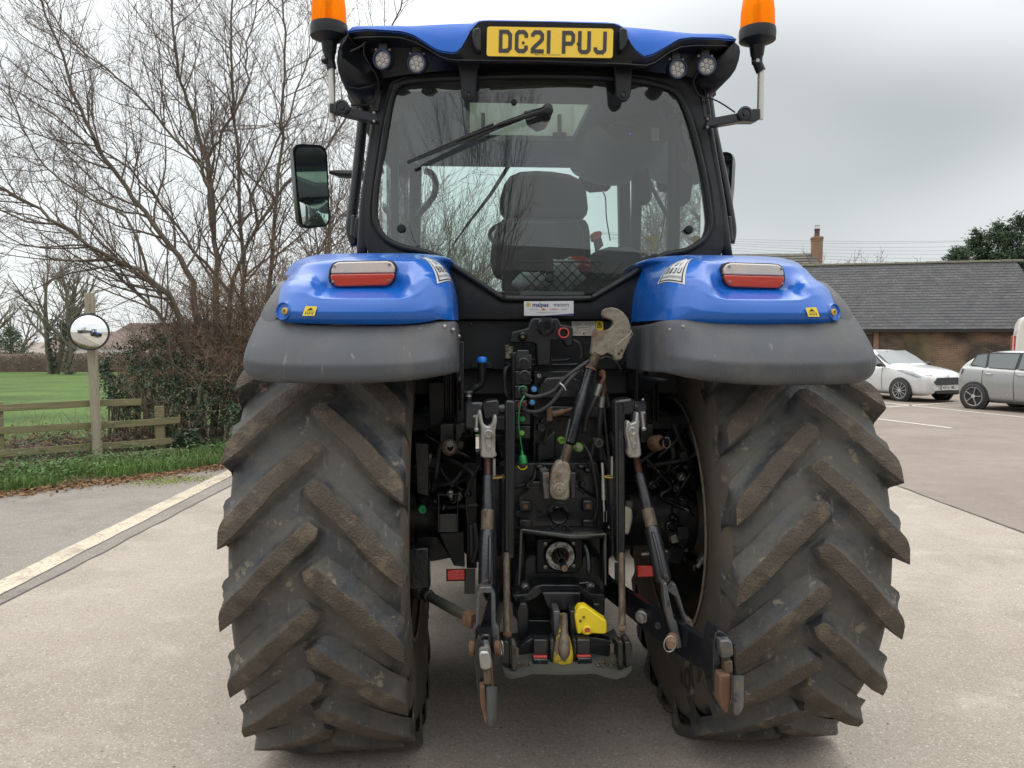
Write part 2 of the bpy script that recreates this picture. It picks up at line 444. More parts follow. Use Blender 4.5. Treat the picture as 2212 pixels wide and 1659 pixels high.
strip('edge_marking', (-3.50, 9.75), (-3.22, -4), 0.19, 0.012, M['line_cream'], 200, 0.012, 12)
for a, b, w in (((G(1880, 867)), G(2300, 911), 0.10), (G(1880, 903), G(2055, 925), 0.11), (G(1900, 880.5), G(2110, 866.5), 0.10), (G(2085, 866.5), G(2330, 862), 0.10)):
    strip('parking_marking', (a.x, a.y), (b.x, b.y), w, 0.005, M['line_white'], 40, 0.01, 6)
# dirt patch left by the tyre on the concrete (its own shape)
M['tyre_dirt'] = pm('tyre_dirt', (0.10, 0.08, 0.06), 0.9, var=0.4, vs=30)
def crumbs(name, cx, cy, sx, sy, n, seed, rot=0.0, smin=0.004, smax=0.016, mat=None, z0=0.004):
    rr = random.Random(seed); mb = MB()
    for i in range(n):
        a, b_ = rr.gauss(0, 1) * sx, rr.gauss(0, 1) * sy
        x = cx + a * cos(rot) - b_ * sin(rot); y = cy + a * sin(rot) + b_ * cos(rot); s = rr.uniform(smin, smax)
        vs = [V((x + rr.uniform(-s, s), y + rr.uniform(-s, s), z0 + (0.001 if k < 3 else s * rr.uniform(0.4, 0.9)))) for k in range(4)]
        mb.add(vs, [(0, 1, 2), (0, 3, 1), (1, 3, 2), (2, 3, 0)])
    return tag(mb.build(name, mat or M['tyre_dirt'], smooth=0), kind='stuff')
crumbs('dirt_crumbs', 0.95, 2.66, 0.19, 0.06, 1500, 5, 0.25, 0.002, 0.007)
crumbs('dirt_crumbs', -0.62, 2.78, 0.20, 0.04, 900, 6, 0.05, 0.002, 0.008)
crumbs('yard_grit', 0.0, 3.0, 3.6, 3.0, 700, 8, 0.0, 0.002, 0.009)
# mossy patch and stain on the asphalt
M['moss'] = pm('moss', (0.17, 0.19, 0.035), 0.95, var=0.4, vs=30)
crumbs('moss_patch', -4.05, 8.95, 0.28, 0.16, 1600, 9, 0.4, 0.006, 0.016, M['moss'], 0.006)
# ---- field
M['field'] = None
m, n, b = newmat('field_grass'); nn = n.nodes.new; lk = n.links.new
t = nn('ShaderNodeTexCoord')
z1 = nn('ShaderNodeTexNoise'); z1.inputs['Scale'].default_value = 0.35; z1.inputs['Detail'].default_value = 8; lk(t.outputs['Object'], z1.inputs['Vector'])
z2 = nn('ShaderNodeTexNoise'); z2.inputs['Scale'].default_value = 7; z2.inputs['Detail'].default_value = 6; lk(t.outputs['Object'], z2.inputs['Vector'])
r1 = nn('ShaderNodeValToRGB'); e = r1.color_ramp.elements; e[0].position = 0.33; e[0].color = (0.042, 0.078, 0.016, 1); e[1].position = 0.68; e[1].color = (0.088, 0.150, 0.034, 1)
lk(z1.outputs[0], r1.inputs[0])
mx = nn('ShaderNodeMixRGB'); mx.blend_type = 'MULTIPLY'; mx.inputs[0].default_value = 0.7
r3 = nn('ShaderNodeValToRGB'); e = r3.color_ramp.elements; e[0].position = 0.3; e[0].color = (0.45, 0.5, 0.4, 1); e[1].position = 0.65; e[1].color = (1.15, 1.1, 1, 1)
lk(z2.outputs[0], r3.inputs[0]); lk(r1.outputs[0], mx.inputs[1]); lk(r3.outputs[0], mx.inputs[2])
lk(mx.outputs[0], b.inputs['Base Color']); b.inputs['Roughness'].default_value = 0.9; b.inputs['Specular IOR Level'].default_value = 0.2
bp = nn('ShaderNodeBump'); bp.inputs['Distance'].default_value = 0.06; bp.inputs['Strength'].default_value = 0.9; lk(z2.outputs[0], bp.inputs['Height']); lk(bp.outputs[0], b.inputs['Normal'])
M['field'] = m
rows = []
for y in (9.2, 10.5, 12.0, 14.4, 16, 19, 23, 28, 34, 42, 52, 64, 72):
    x0 = -140.0; x1 = -7.2 if y < 10 else (-5.6 if y < 11 else (-4.2 if y < 13 else 3.9))
    rows.append([V((x, y, terrain(x, max(y, 0)) + 0.02)) for x in [x0 + (x1 - x0) * (k / 14) ** 0.45 for k in range(15)]])
tag(MB().grid(rows).build('field', M['field'], smooth=180), kind='structure')
M['soil'] = pm('leafy_soil', (0.06, 0.045, 0.032), 0.95, var=0.5, vs=14, bump=1, bs=30, dirt=((0.13, 0.09, 0.055), 0.56, 25))
# verge between the asphalt and the fence, soil banked up slightly
ve = [V((x, y, 0)) for x, y in verge_edge]
vr = []
for i, p in enumerate(ve):
    nrm = V((-0.72, 0.70, 0))
    vr.append([p + V((0, 0, 0.006)), p + nrm * 0.25 + V((0, 0, 0.03)), p + nrm * 0.9 + V((0, 0, 0.05)), p + nrm * 2.2 + V((0, 0, 0.055)), p + nrm * 4.2 + V((0, 0, 0.03))])
tag(MB().grid(vr).build('verge', M['soil'], smooth=180), kind='structure')

# ---- fast scatter of blades / leaves
def along(poly, t):
    L = [0]
    for a, b_ in zip(poly, poly[1:]): L.append(L[-1] + (V(b_) - V(a)).length)
    d = t * L[-1]
    for i in range(len(poly) - 1):
        if d <= L[i + 1] or i == len(poly) - 2:
            k = (d - L[i]) / (L[i + 1] - L[i]); return V(poly[i]).lerp(V(poly[i + 1]), k)
M['grass_blade'] = pm('grass_blade', (0.085, 0.150, 0.030), 0.75, var=0.55, vs=3.0)
M['nettle'] = pm('nettle_leaf', (0.08, 0.150, 0.042), 0.7, var=0.5, vs=4.0)
def blades(name, n, seed, edge, lo, hi, hmin, hmax, mat, t0=0.0, t1=1.0):
    rr = random.Random(seed); mb = MB()
    for i in range(n):
        p = along(edge, rr.uniform(t0, t1)); d = lo + (hi - lo) * rr.random() ** 1.1
        if noise.noise(V((p.x * 1.1, p.y * 1.1 + d, 3))) + rr.uniform(-0.25, 0.35) < 0: continue
        c = p + V((-0.72, 0.70, 0)) * d + V((0, 0, 0.02 + 0.03 * min(1, d)))
        a = rr.uniform(0, 2 * pi); h = rr.uniform(hmin, hmax); w = rr.uniform(0.003, 0.007)
        dr = V((cos(a), sin(a), 0)); ln = V((rr.gauss(0, 0.4), rr.gauss(0, 0.4), 0)) * h
        mb.add([c - dr * w, c + dr * w, c + dr * w * 0.7 + ln * 0.45 + V((0, 0, h * 0.6)), c - dr * w * 0.7 + ln * 0.45 + V((0, 0, h * 0.6)), c + ln + V((0, 0, h * rr.uniform(0.75, 1.0)))],
               [(0, 1, 2, 3), (3, 2, 4)])
    return tag(mb.build(name, mat, smooth=0), kind='stuff')
edge3 = [V((x, y, 0)) for x, y in verge_edge[2:8]]
blades('verge_grass', 15000, 11, edge3, 0.10, 1.0, 0.05, 0.17, M['grass_blade'])
def leafcloud(mb, n, rr, fn, smin, smax, flat=0.0, mi=None, lobes=False):
    for i in range(n):
        c = fn(rr)
        if c is None: continue
        s = rr.uniform(smin, smax)
        u = V((rr.gauss(0, 1), rr.gauss(0, 1), rr.gauss(0, 1) * (1 - flat))).normalized()
        w = u.cross(V((rr.gauss(0, 1), rr.gauss(0, 1), rr.gauss(0, 1)))).normalized()
        nrm = u.cross(w) * (s * 0.22)
        if mi is None: mb.add([c - u * s, c - w * s * 0.5 + nrm, c + u * s, c + w * s * 0.5 + nrm], [(0, 1, 2), (0, 2, 3)])
        else: mb.add([c - u * s, c - w * s * 0.5 + nrm, c + u * s, c + w * s * 0.5 + nrm], [(0, 1, 2), (0, 2, 3)], rr.choice(mi))
def fn_v(rr):
    p = along(edge3, rr.random()); d = rr.uniform(0.35, 1.5)
    if noise.noise(V((p.x * 0.9, p.y * 0.9 + d, 8))) < -0.05: return None
    return p + V((-0.72, 0.70, 0)) * d + V((0, 0, 0.05 + abs(rr.gauss(0, 0.09))))
mb = MB(); leafcloud(mb, 9000, random.Random(12), fn_v, 0.012, 0.032, 0.4)
tag(mb.build('verge_weeds', M['nettle'], smooth=0), kind='stuff')
M['dead_leaf'] = pm('dead_leaf', (0.20, 0.115, 0.055), 0.85, var=0.6, vs=7.0)
def fn_l(rr):
    p = along(edge3, rr.random()); d = rr.gauss(0.02, 0.13) if rr.random() < 0.7 else rr.uniform(0, 1.6)
    return p + V((-0.72, 0.70, 0)) * d + V((0, 0, 0.018 + 0.04 * max(0, min(1, d)) + rr.uniform(0, 0.02)))
mb = MB(); leafcloud(mb, 3600, random.Random(13), fn_l, 0.014, 0.04, 0.75)
tag(mb.build('leaf_litter', M['dead_leaf'], smooth=0), kind='stuff')

# ---- fence
M['fence_wood'] = pm('weathered_fence_wood', (0.175, 0.155, 0.080), 0.85, var=0.35, vs=9, stretch=(0.5, 0.5, 5), bump=0.8, bs=50, dirt=((0.09, 0.12, 0.03), 0.58, 5), dirt2=((0.30, 0.27, 0.18), 0.62, 7))
M['post_wood'] = pm('pale_post_wood', (0.30, 0.265, 0.195), 0.8, var=0.28, vs=8, stretch=(6, 6, 0.6), bump=0.5, bs=60, dirt=((0.14, 0.15, 0.06), 0.60, 4), dirt2=((0.12, 0.09, 0.06), 0.68, 9, 0.03))
fence = empty('rail_fence', (-6.0, 9.8, 0)); tag(fence, 'weathered green-brown timber fence of three rails between the verge and the field', 'fence')
f0, f1 = V((-9.4, 7.55, 0)), V((-4.75, 10.95, 0))
fd = (f1 - f0).normalized(); fn_ = V((-fd.y, fd.x, 0))
def fence_part(mb, name): mb.build(name, M['fence_wood'], fence, bevel=0.004, loc=None).location = (6.0, -9.8, 0)
for zt in (0.79, 0.50, 0.21):
    a = f0 + V((0, 0, zt)); b_ = f1 + V((0, 0, zt + 0.01)) - fd * (0.5 if zt > 0.7 else 0)
    k = 9; mb = MB(); rows = []
    for i in range(k + 1):
        c = a.lerp(b_, i / k) + V((0, 0, noise.noise(V((i * 0.7, zt * 9, 1))) * 0.012)); hh = 0.046; tt = 0.012
        rows.append([c + V((0, 0, -hh)) - fn_ * tt, c + V((0, 0, hh)) - fn_ * tt, c + V((0, 0, hh)) + fn_ * tt, c + V((0, 0, -hh)) + fn_ * tt])
    mb.grid(rows, wrap=True); mb.add(rows[0], [(0, 1, 2, 3)]); mb.add(rows[-1], [(3, 2, 1, 0)])
    fence_part(mb, 'rail')
for tq, top in ((0.03, 0.9), (0.35, 0.9), (0.625, 0.87), (0.955, 0.72)):
    c = f0.lerp(f1, tq) + fn_ * 0.06
    fence_part(MB().beam(c + V((0, 0, -0.1)), c + V((0, 0, top)), 0.12, 0.08, up=fn_), 'post')
# low gravel board
c0 = f0.lerp(f1, 0.60) - fn_ * 0.03; c1 = f0.lerp(f1, 1.06) - fn_ * 0.03
fence_part(MB().beam(c0 + V((0, 0, 0.03)), c1 + V((0, 0, 0.07)), 0.03, 0.11), 'gravel_board')

# ---- convex mirror on a post
post_b = G(212, 1000); post_d = post_b.y
mroot = empty('traffic_mirror', (post_b.x, post_b.y, 0)); tag(mroot, 'round convex traffic mirror with black rim on a tall pale wooden post by the fence', 'traffic mirror')
pt = W(193, 633, post_d - 0.1) - V((post_b.x, post_b.y, 0))
mb = MB(); mb.beam((0, 0, -0.05), (pt.x, pt.y, pt.z), 0.105, 0.075, up=(0, 1, 0)); mb.build('post', M['post_wood'], mroot, bevel=0.005)
mc = W(193, 717, post_d - 0.22) - V((post_b.x, post_b.y, 0))
fwd = (V((0.55, -1.0, 0.0))).normalized(); R0 = 0.222
mat_rim = pm('black_rubber_rim', (0.02, 0.02, 0.021), 0.5)
M['chrome_mirror'] = pm('mirror_glass', (0.86, 0.88, 0.87), 0.02, 1.0, var=0.02, rvar=0.0)
prof = []
Rs = 0.50; th = math.asin(R0 / Rs)
for i in range(13):
    a = th * (1 - i / 12); prof.append((Rs * sin(a), Rs * cos(a) - Rs * cos(th)))
MB().lathe(mc + fwd * 0.0, fwd, prof, 48, False).build('mirror_face', M['chrome_mirror'], mroot, smooth=180)
MB().lathe(mc, fwd, [(0.02, -0.07), (0.10, -0.065), (R0 - 0.01, -0.015), (R0 + 0.016, -0.006), (R0 + 0.018, 0.008), (R0 + 0.004, 0.014), (R0 - 0.004, 0.006)], 48, False).build('mirror_rim', mat_rim, mroot, smooth=60)
mb = MB(); mb.box(mc + V((-0.0, 0.09, 0.20)), (0.05, 0.04, 0.10)); mb.box(mc + V((0, 0.09, 0.0)), (0.05, 0.06, 0.3)); mb.build('bracket', mat_rim, mroot, bevel=0.003)

# ---- bare trees
M['bark'] = pm('grey_brown_bark', (0.125, 0.104, 0.080), 0.9, var=0.4, vs=12, bump=1, bs=40, dirt=((0.10, 0.12, 0.06), 0.60, 5))
M['twig'] = pm('brown_twig', (0.120, 0.093, 0.073), 0.85, var=0.4, vs=2)
M['twig_red'] = pm('reddish_twig', (0.145, 0.095, 0.062), 0.85, var=0.4, vs=1.5)
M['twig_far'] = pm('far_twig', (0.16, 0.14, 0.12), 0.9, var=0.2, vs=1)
def grow(mb, p, d, L, r, lvl, rr, maxlvl=3, kids=7, up=0.10, wig=0.10, r_min=0.0028, spread=(28, 62), lenf=(0.30, 0.55), spurs=False):
    n = max(3, min(9, int(L / (0.16 if lvl > 1 else 0.28)) + 2)); pts = [p.copy()]; rs = [r]; dd = d.normalized()
    for i in range(n):
        dd = (dd + V((rr.gauss(0, wig), rr.gauss(0, wig), rr.gauss(0, wig) + up / n * 2))).normalized()
        pts.append(pts[-1] + dd * (L / n)); rs.append(max(r_min * 0.7, r * (1 - 0.80 * (i + 1) / n)))
    mb.tube(pts, rs, 6 if r > 0.03 else (4 if r > 0.009 else 3), cap=False)
    branch(mb, pts, rs, L, lvl, rr, maxlvl, kids, up, wig, r_min, spread, lenf, spurs)
def branch(mb, pts, rs, L, lvl, rr, maxlvl, kids, up, wig, r_min, spread, lenf, spurs, t0=0.15):
    n = len(pts) - 1
    if lvl >= maxlvl:
        return
    for k in range(kids):
        t = t0 + (1 - t0) * (k + rr.random()) / kids; f = min(n - 1e-3, t * n); i = int(f)
        q = pts[i].lerp(pts[i + 1], f - i); dd = (pts[i + 1] - pts[i]).normalized()
        a = radians(rr.uniform(*spread)); ax = dd.orthogonal(); ax.rotate(Matrix.Rotation(rr.uniform(0, 2 * pi), 3, dd))
        nd = dd.copy(); nd.rotate(Matrix.Rotation(a, 3, ax))
        r2 = max(r_min, min(rs[i] * 0.62, rs[0] * 0.5))
        grow(mb, q, nd, L * rr.uniform(*lenf) * (1.15 - 0.55 * t), r2, lvl + 1, rr, maxlvl, max(3, kids - 1), up, wig, r_min, spread, lenf, spurs)
tree = empty('bare_tree', (-5.4, 13.0, 0)); tag(tree, 'big leafless many-stemmed tree behind the fence and the holly, filling the sky', 'tree', 'bare trees around the yard')
TO = V((-5.4, 13.0, 0))
limbs = [  # (points in the picture, start depth, end depth, r0, r1, kids)
 ([(432, 905), (395, 700), (320, 600), (218, 546), (84, 451), (-20, 395)], 12.3, 10.6, .085, .022, 14),
 ([(440, 905), (425, 700), (400, 582), (327, 484), (255, 378), (204, 298), (167, 225), (135, 120), (91, 11), (70, -90)], 12.6, 12.0, .095, .016, 18),
 ([(462, 905), (470, 740), (469, 600), (458, 436), (447, 345), (407, 218), (385, 145), (372, 20), (360, -80)], 12.8, 13.0, .10, .018, 18),
 ([(458, 500), (451, 415), (433, 364), (356, 273), (284, 196), (164, 91), (60, -40)], 12.8, 11.6, .055, .013, 14),
 ([(520, 905), (530, 740), (524, 600), (516, 364), (502, 182), (498, 40), (505, -70)], 13.2, 13.6, .085, .018, 18),
 ([(447, 349), (480, 287), (531, 204), (538, 91), (560, -30)], 12.9, 12.6, .045, .012, 10),
 ([(545, 900), (575, 640), (600, 420), (611, 255), (615, 73), (600, -60)], 13.4, 13.4, .075, .016, 16),
 ([(480, 905), (500, 640), (545, 509), (618, 400), (700, 330), (790, 180), (860, 20), (890, -60)], 12.9, 14.2, .065, .014, 16),
 ([(410, 905), (360, 720), (300, 640), (150, 500), (30, 470), (-60, 420)], 12.0, 11.3, .06, .014, 12),
 ([(560, 905), (620, 700), (680, 560), (735, 470), (800, 420)], 13.0, 14.0, .055, .012, 12),
 ([(500, 640), (420, 540), (330, 420), (230, 330), (110, 300), (-20, 240)], 13.0, 12.4, .045, .011, 14),
 ([(320, 600), (270, 470), (140, 400), (60, 300), (20, 180)], 11.9, 11.3, .035, .010, 10),
 ([(515, 500), (560, 400), (640, 200), (690, 60), (700, -60)], 13.3, 14.0, .04, .010, 11),
]
rr = random.Random(21)
tm = MB(); tw = MB()
for pts, d0, d1, r0, r1, kids in limbs:
    k = len(pts); P3 = []
    for i, (x, y) in enumerate(pts):
        t = i / (k - 1); w = W(x, y, d0 + (d1 - d0) * t)
        if i == 0 and y >= 900: w.z = -0.05
        P3.append(w - TO)
    P3 = spline(P3, 4); m_ = len(P3)
    P3 = [p + V((rr.gauss(0, .018), rr.gauss(0, .03), rr.gauss(0, .018))) for p in P3]
    rs = [(r0 + (r1 - r0) * (i / (m_ - 1)) ** 0.6) * 0.72 for i in range(m_)]
    tm.tube(P3, rs, 7, cap=False)
    Lb = sum((b_ - a).length for a, b_ in zip(P3, P3[1:]))
    for kk in range(int(kids * 2.0)):
        t = 0.22 + 0.78 * (kk + rr.random()) / (kids * 2.0); f = min(m_ - 1.001, t * (m_ - 1)); i = int(f)
        q = P3[i].lerp(P3[i + 1], f - i); dd = (P3[i + 1] - P3[i]).normalized()
        ax = dd.orthogonal(); ax.rotate(Matrix.Rotation(rr.uniform(0, 2 * pi), 3, dd))
        nd = dd.copy(); nd.rotate(Matrix.Rotation(radians(rr.uniform(25, 60)), 3, ax))
        grow(tw, q, nd, rr.uniform(1.0, 2.3) * (1.15 - 0.4 * t), max(0.008, min(rs[i] * 0.5, 0.024)), 1, rr, 3, 7, 0.22, 0.11, 0.0030, (28, 62), (0.32, 0.55))
tm.build('trunk', M['bark'], tree, smooth=180)
tw.build('crown', M['twig'], tree, smooth=0)
# ---- thicket of upright brown twigs under the tree
def thicket(name, loc, n, fn, seed, lab, cat, mats, group=None, hgt=(0.9, 2.1), r=0.009, maxlvl=2, kids=7, up=0.5, lean=0.45, parts=('stems', 'twigs')):
    rt = empty(name, loc); tag(rt, lab, cat, group); rr = random.Random(seed); a = MB(); b_ = MB()
    for i in range(n):
        p = fn(rr)
        if p is None: continue
        p = V(p) - V(loc); d = V((rr.gauss(0, lean), rr.gauss(0, lean), 1.0))
        h = rr.uniform(*hgt); nn_ = 5; pts = [p]; rs = [r * rr.uniform(0.7, 1.5)]; dd = d.normalized()
        for j in range(nn_):
            dd = (dd + V((rr.gauss(0, .16), rr.gauss(0, .16), rr.gauss(0, .1)))).normalized(); pts.append(pts[-1] + dd * h / nn_); rs.append(rs[0] * (1 - 0.8 * (j + 1) / nn_))
        a.tube(pts, rs, 4, cap=False)
        branch(b_, pts, rs, h, 1, rr, maxlvl + 1, kids, 0.12, 0.14, 0.0034, (30, 75), (0.30, 0.55), False)
    a.build(parts[0], mats[0], rt, smooth=0); b_.build(parts[1], mats[1], rt, smooth=0)
    return rt
def fn_t(rr):
    px = rr.triangular(290, 830, 470); d = rr.uniform(11.9, 13.6)
    p = W(px, 735, d); zmax = 0.9 if px < 400 else 1.7
    return (p.x, p.y, rr.uniform(0.0, zmax))
thicket('bramble_thicket', (-4.6, 12.6, 0), 400, fn_t, 31, 'dense tangle of brown leafless thicket stems around the foot of the big bare tree', 'shrub', (M['bark'], M['twig_red']), hgt=(0.8, 2.0))
# old ivy-dark leaves and holly
M['holly'] = pm('holly_leaf', (0.034, 0.062, 0.032), 0.38, var=0.8, vs=14, spec=0.6)
M['holly_pale'] = pm('holly_leaf_pale', (0.075, 0.105, 0.045), 0.45, var=0.7, vs=14, spec=0.5)
holly = empty('holly_bush', (-5.2, 11.4, 0)); tag(holly, 'dark green glossy holly bush growing through the end of the timber fence', 'bush')
blobs = []
rr = random.Random(41)
for px, py, d, rad in ((262, 800, 11.6, .36), (300, 770, 11.8, .34), (350, 770, 11.9, .33), (395, 800, 11.8, .36), (330, 840, 11.5, .40), (262, 850, 11.3, .30), (400, 860, 11.5, .36), (450, 830, 11.8, .33), (500, 850, 11.7, .34),
                       (360, 890, 11.2, .24), (430, 885, 11.3, .26), (505, 890, 11.4, .30), (240, 800, 11.6, .22), (330, 735, 12.0, .22), (300, 890, 11.3, .26), (545, 860, 11.6, .3), (590, 880, 11.7, .3), (375, 955, 10.9, .16), (410, 945, 11.0, .14), (640, 860, 12, .3)):
    blobs.append((W(px, py, d), rad))
def fn_h(rr):
    c, r_ = rr.choice(blobs); v = V((rr.gauss(0, 1), rr.gauss(0, 1), rr.gauss(0, 1))).normalized() * r_ * rr.random() ** 0.40 * rr.uniform(0.75, 1.25)
    p = c + v
    if noise.noise(p * 4.5) < -0.06: return None
    return p - V((-5.2, 11.4, 0))
mb = MB(); leafcloud(mb, 19000, rr, fn_h, 0.016, 0.036, 0.1, mi=(0, 0, 0, 0, 1)); mb.build('foliage', [M['holly'], M['holly_pale']], holly, smooth=0)
mb = MB()
for i in range(60):
    c, r_ = rr.choice(blobs); b0 = V((c.x + rr.gauss(0, .12), c.y + rr.gauss(0, .1), 0)); 
    pts = spline([b0 - V((-5.2, 11.4, 0)), b0.lerp(c, .5) + V((rr.gauss(0, .06), rr.gauss(0, .06), 0)) - V((-5.2, 11.4, 0)), c - V((-5.2, 11.4, 0))], 3)
    mb.tube(pts, [0.02 - 0.014 * i / (len(pts) - 1) for i in range(len(pts))], 5, cap=False)
mb.build('stem', M['bark'], holly, smooth=180)
# brambles and dead twigs behind the rails
def fn_b(rr):
    t = rr.random(); p = f0.lerp(f1, t * 1.05) + fn_ * rr.uniform(0.15, 1.3)
    return (p.x, p.y, rr.uniform(-0.02, 0.15))
rr = random.Random(51); mb = MB()
for i in range(900):
    p = V(fn_b(rr)); d = V((rr.gauss(0, 1), rr.gauss(0, 1), rr.uniform(0.05, 0.9)))
    grow(mb, p, d, rr.uniform(0.3, 0.9), rr.uniform(0.003, 0.007), 1, rr, 2, 4, -0.15, 0.22, 0.0028, (30, 80), (0.3, 0.6))
tag(mb.build('brambles', M['twig'], smooth=0), kind='stuff')
def fn_bl(rr):
    p = V(fn_b(rr)); return p + V((0, 0, abs(rr.gauss(0, 0.16))))
mb = MB(); leafcloud(mb, 5000, rr, fn_bl, 0.014, 0.04, 0.5, mi=(0, 0, 1)); tag(mb.build('bramble_leaves', [M['dead_leaf'], M['holly']], smooth=0), kind='stuff')

# ---- bare trees seen beyond the tractor (through the cab glass) and reflected from behind the camera
def standalone_tree(name, loc, H, seed, lab, r0=0.12, mats=None, kids=11, lvl=4, twig_r=0.004, group='bare trees around the yard', stems=1, lean=0.0, spread=(25, 55), trunkmat=None, jit=0.10):
    rt = empty(name, loc); tag(rt, lab, 'tree', group); rr = random.Random(seed); a = MB(); b_ = MB()
    for s_ in range(stems):
        ang = 2 * pi * s_ / stems + rr.random(); d = V((cos(ang) * lean, sin(ang) * lean, 1)).normalized()
        n_ = 9; pts = [V((cos(ang) * 0.15 * (stems > 1), sin(ang) * 0.15 * (stems > 1), -0.1))]; rs = [r0]; dd = d
        hh = H * rr.uniform(0.8, 1.0)
        for j in range(n_):
            dd = (dd + V((rr.gauss(0, .06), rr.gauss(0, .06), 0.08))).normalized(); pts.append(pts[-1] + dd * hh / n_); rs.append(r0 * (1 - 0.9 * (j + 1) / n_))
        a.tube(pts, rs, 8, cap=False)
        branch(b_, pts, rs, hh, 1, rr, lvl, kids, 0.22, jit, twig_r, spread, (0.33, 0.55), False, t0=0.22)
    a.build('trunk', trunkmat or M['bark'], rt, smooth=180); b_.build('crown', (mats or M['twig']), rt, smooth=0)
    return rt
def clone(o, loc, rz=0.0, sc=1.0, label=None):
    r_ = o.copy(); C.objects.link(r_); r_.location = loc; r_.rotation_euler = (0, 0, rz); r_.scale = (sc, sc, sc)
    if label: r_['label'] = label
    for ch in list(o.children):
        c = ch.copy(); C.objects.link(c); c.parent = r_
        for g_ in list(ch.children):
            d = g_.copy(); C.objects.link(d); d.parent = c
    return r_
t2 = standalone_tree('bare_tree', (-1.6, 15.5, 0), 4.6, 61, 'twiggy leafless tree seen through the left half of the cab glass', 0.04, kids=16, lvl=3, stems=6, lean=0.36)
clone(t2, (-2.9, 14.8, 0), 1.9, 1.25, 'twiggy leafless tree between the big bare tree and the cab')
clone(t2, (-0.3, 17.5, 0), 3.3, 0.72, 'low leafless tree seen through the cab just left of the seat')
clone(t2, (-2.2, 16.8, 0), 4.4, 1.05, 'twiggy leafless tree furthest back behind the cab glass')
clone(t2, (-0.9, 14.3, 0), 5.4, .8, 'short leafless tree seen low through the cab glass beside the seat')
clone(t2, (-1.2, -7.5, 0), 0.6, 1.5, 'leafless tree mirrored in the left half of the rear window')
# ---- far side of the field
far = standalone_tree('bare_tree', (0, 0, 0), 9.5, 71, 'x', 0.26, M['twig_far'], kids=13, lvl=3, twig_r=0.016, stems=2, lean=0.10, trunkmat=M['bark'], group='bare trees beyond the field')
def at_ground(px, d): p = W(px, 735, d); return (p.x, p.y, terrain(p.x, p.y) - 0.1)
far.location = at_ground(113, 58); far['label'] = 'bare tree with ivied trunk beyond the field, left of the traffic mirror'
clone(far, at_ground(148, 56), 2.0, 0.95, 'bare tree beyond the field, right behind the traffic mirror')
clone(far, at_ground(-40, 60), 4.0, 1.05, 'bare tree beyond the field at the left edge of the photo')
clone(far, at_ground(30, 85), 1.0, 0.8, 'smaller faint bare tree beyond the field near the dark conifer')
M['ivy'] = pm('ivy', (0.035, 0.055, 0.03), 0.6, var=0.5, vs=3)
iv = tag(empty('ivy', (0, 0, 0)), 'dark ivy clothing the lower trunks of the bare trees beyond the field', 'ivy')
for px, d in ((113, 57.8), (146, 55.8)):
    c = V(at_ground(px, d)); mb = MB()
    leafcloud(mb, 500, random.Random(int(px)), lambda r_, c=c: c + V((r_.gauss(0, .22), r_.gauss(0, .22), r_.uniform(0, 4.2))), 0.06, 0.14)
    mb.build('ivy_leaves', M['ivy'], iv, smooth=0)
# hedge along the far edge of the field
M['hedge'] = pm('brown_hedge', (0.105, 0.075, 0.055), 0.95, var=0.5, vs=2.5)
def hedge(name, x0, x1, y, h, w, n, seed, lab, mats, leaf=(0.05, 0.12)):
    rt = empty(name, ((x0 + x1) / 2, y, terrain(x0, y))); tag(rt, lab, 'hedge'); rr = random.Random(seed); mb = MB()
    xm = (x0 + x1) / 2
    leafcloud(mb, n, rr, lambda r_: V((r_.uniform(x0, x1) - xm, r_.gauss(0, w), (h * (0.9 + 0.25 * noise.noise(V((r_.random() * 9, 0, seed))))) * r_.random() ** 0.7)), leaf[0], leaf[1], mi=tuple(range(len(mats))))
    mb.build('foliage', mats, rt, smooth=0)
    mb = MB(); rows = []
    k = 60
    for i in range(k + 1):
        x = (x0 + (x1 - x0) * i / k) - xm; hh = h * (0.86 + 0.2 * noise.noise(V((x * 0.5, 1, seed))))
        rows.append([V((x, -w * 1.2, -0.3)), V((x, -w * 1.1, hh * 0.7)), V((x, -w * 0.5, hh)), V((x, w * 0.5, hh)), V((x, w * 1.1, hh * 0.7)), V((x, w * 1.2, -0.3))])
    mb.grid(rows); mb.build('inner_growth', mats[0], rt, smooth=180)
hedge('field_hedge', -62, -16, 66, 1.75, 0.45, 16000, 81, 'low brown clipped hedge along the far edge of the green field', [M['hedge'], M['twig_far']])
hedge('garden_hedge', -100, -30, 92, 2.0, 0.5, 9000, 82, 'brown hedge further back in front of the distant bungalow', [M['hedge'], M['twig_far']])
hedge('paddock_hedge', -17, 16, 62, 2.6, 0.6, 7000, 83, 'tall ragged hedge across the field end behind the tractor', [M['hedge'], M['twig_far']])
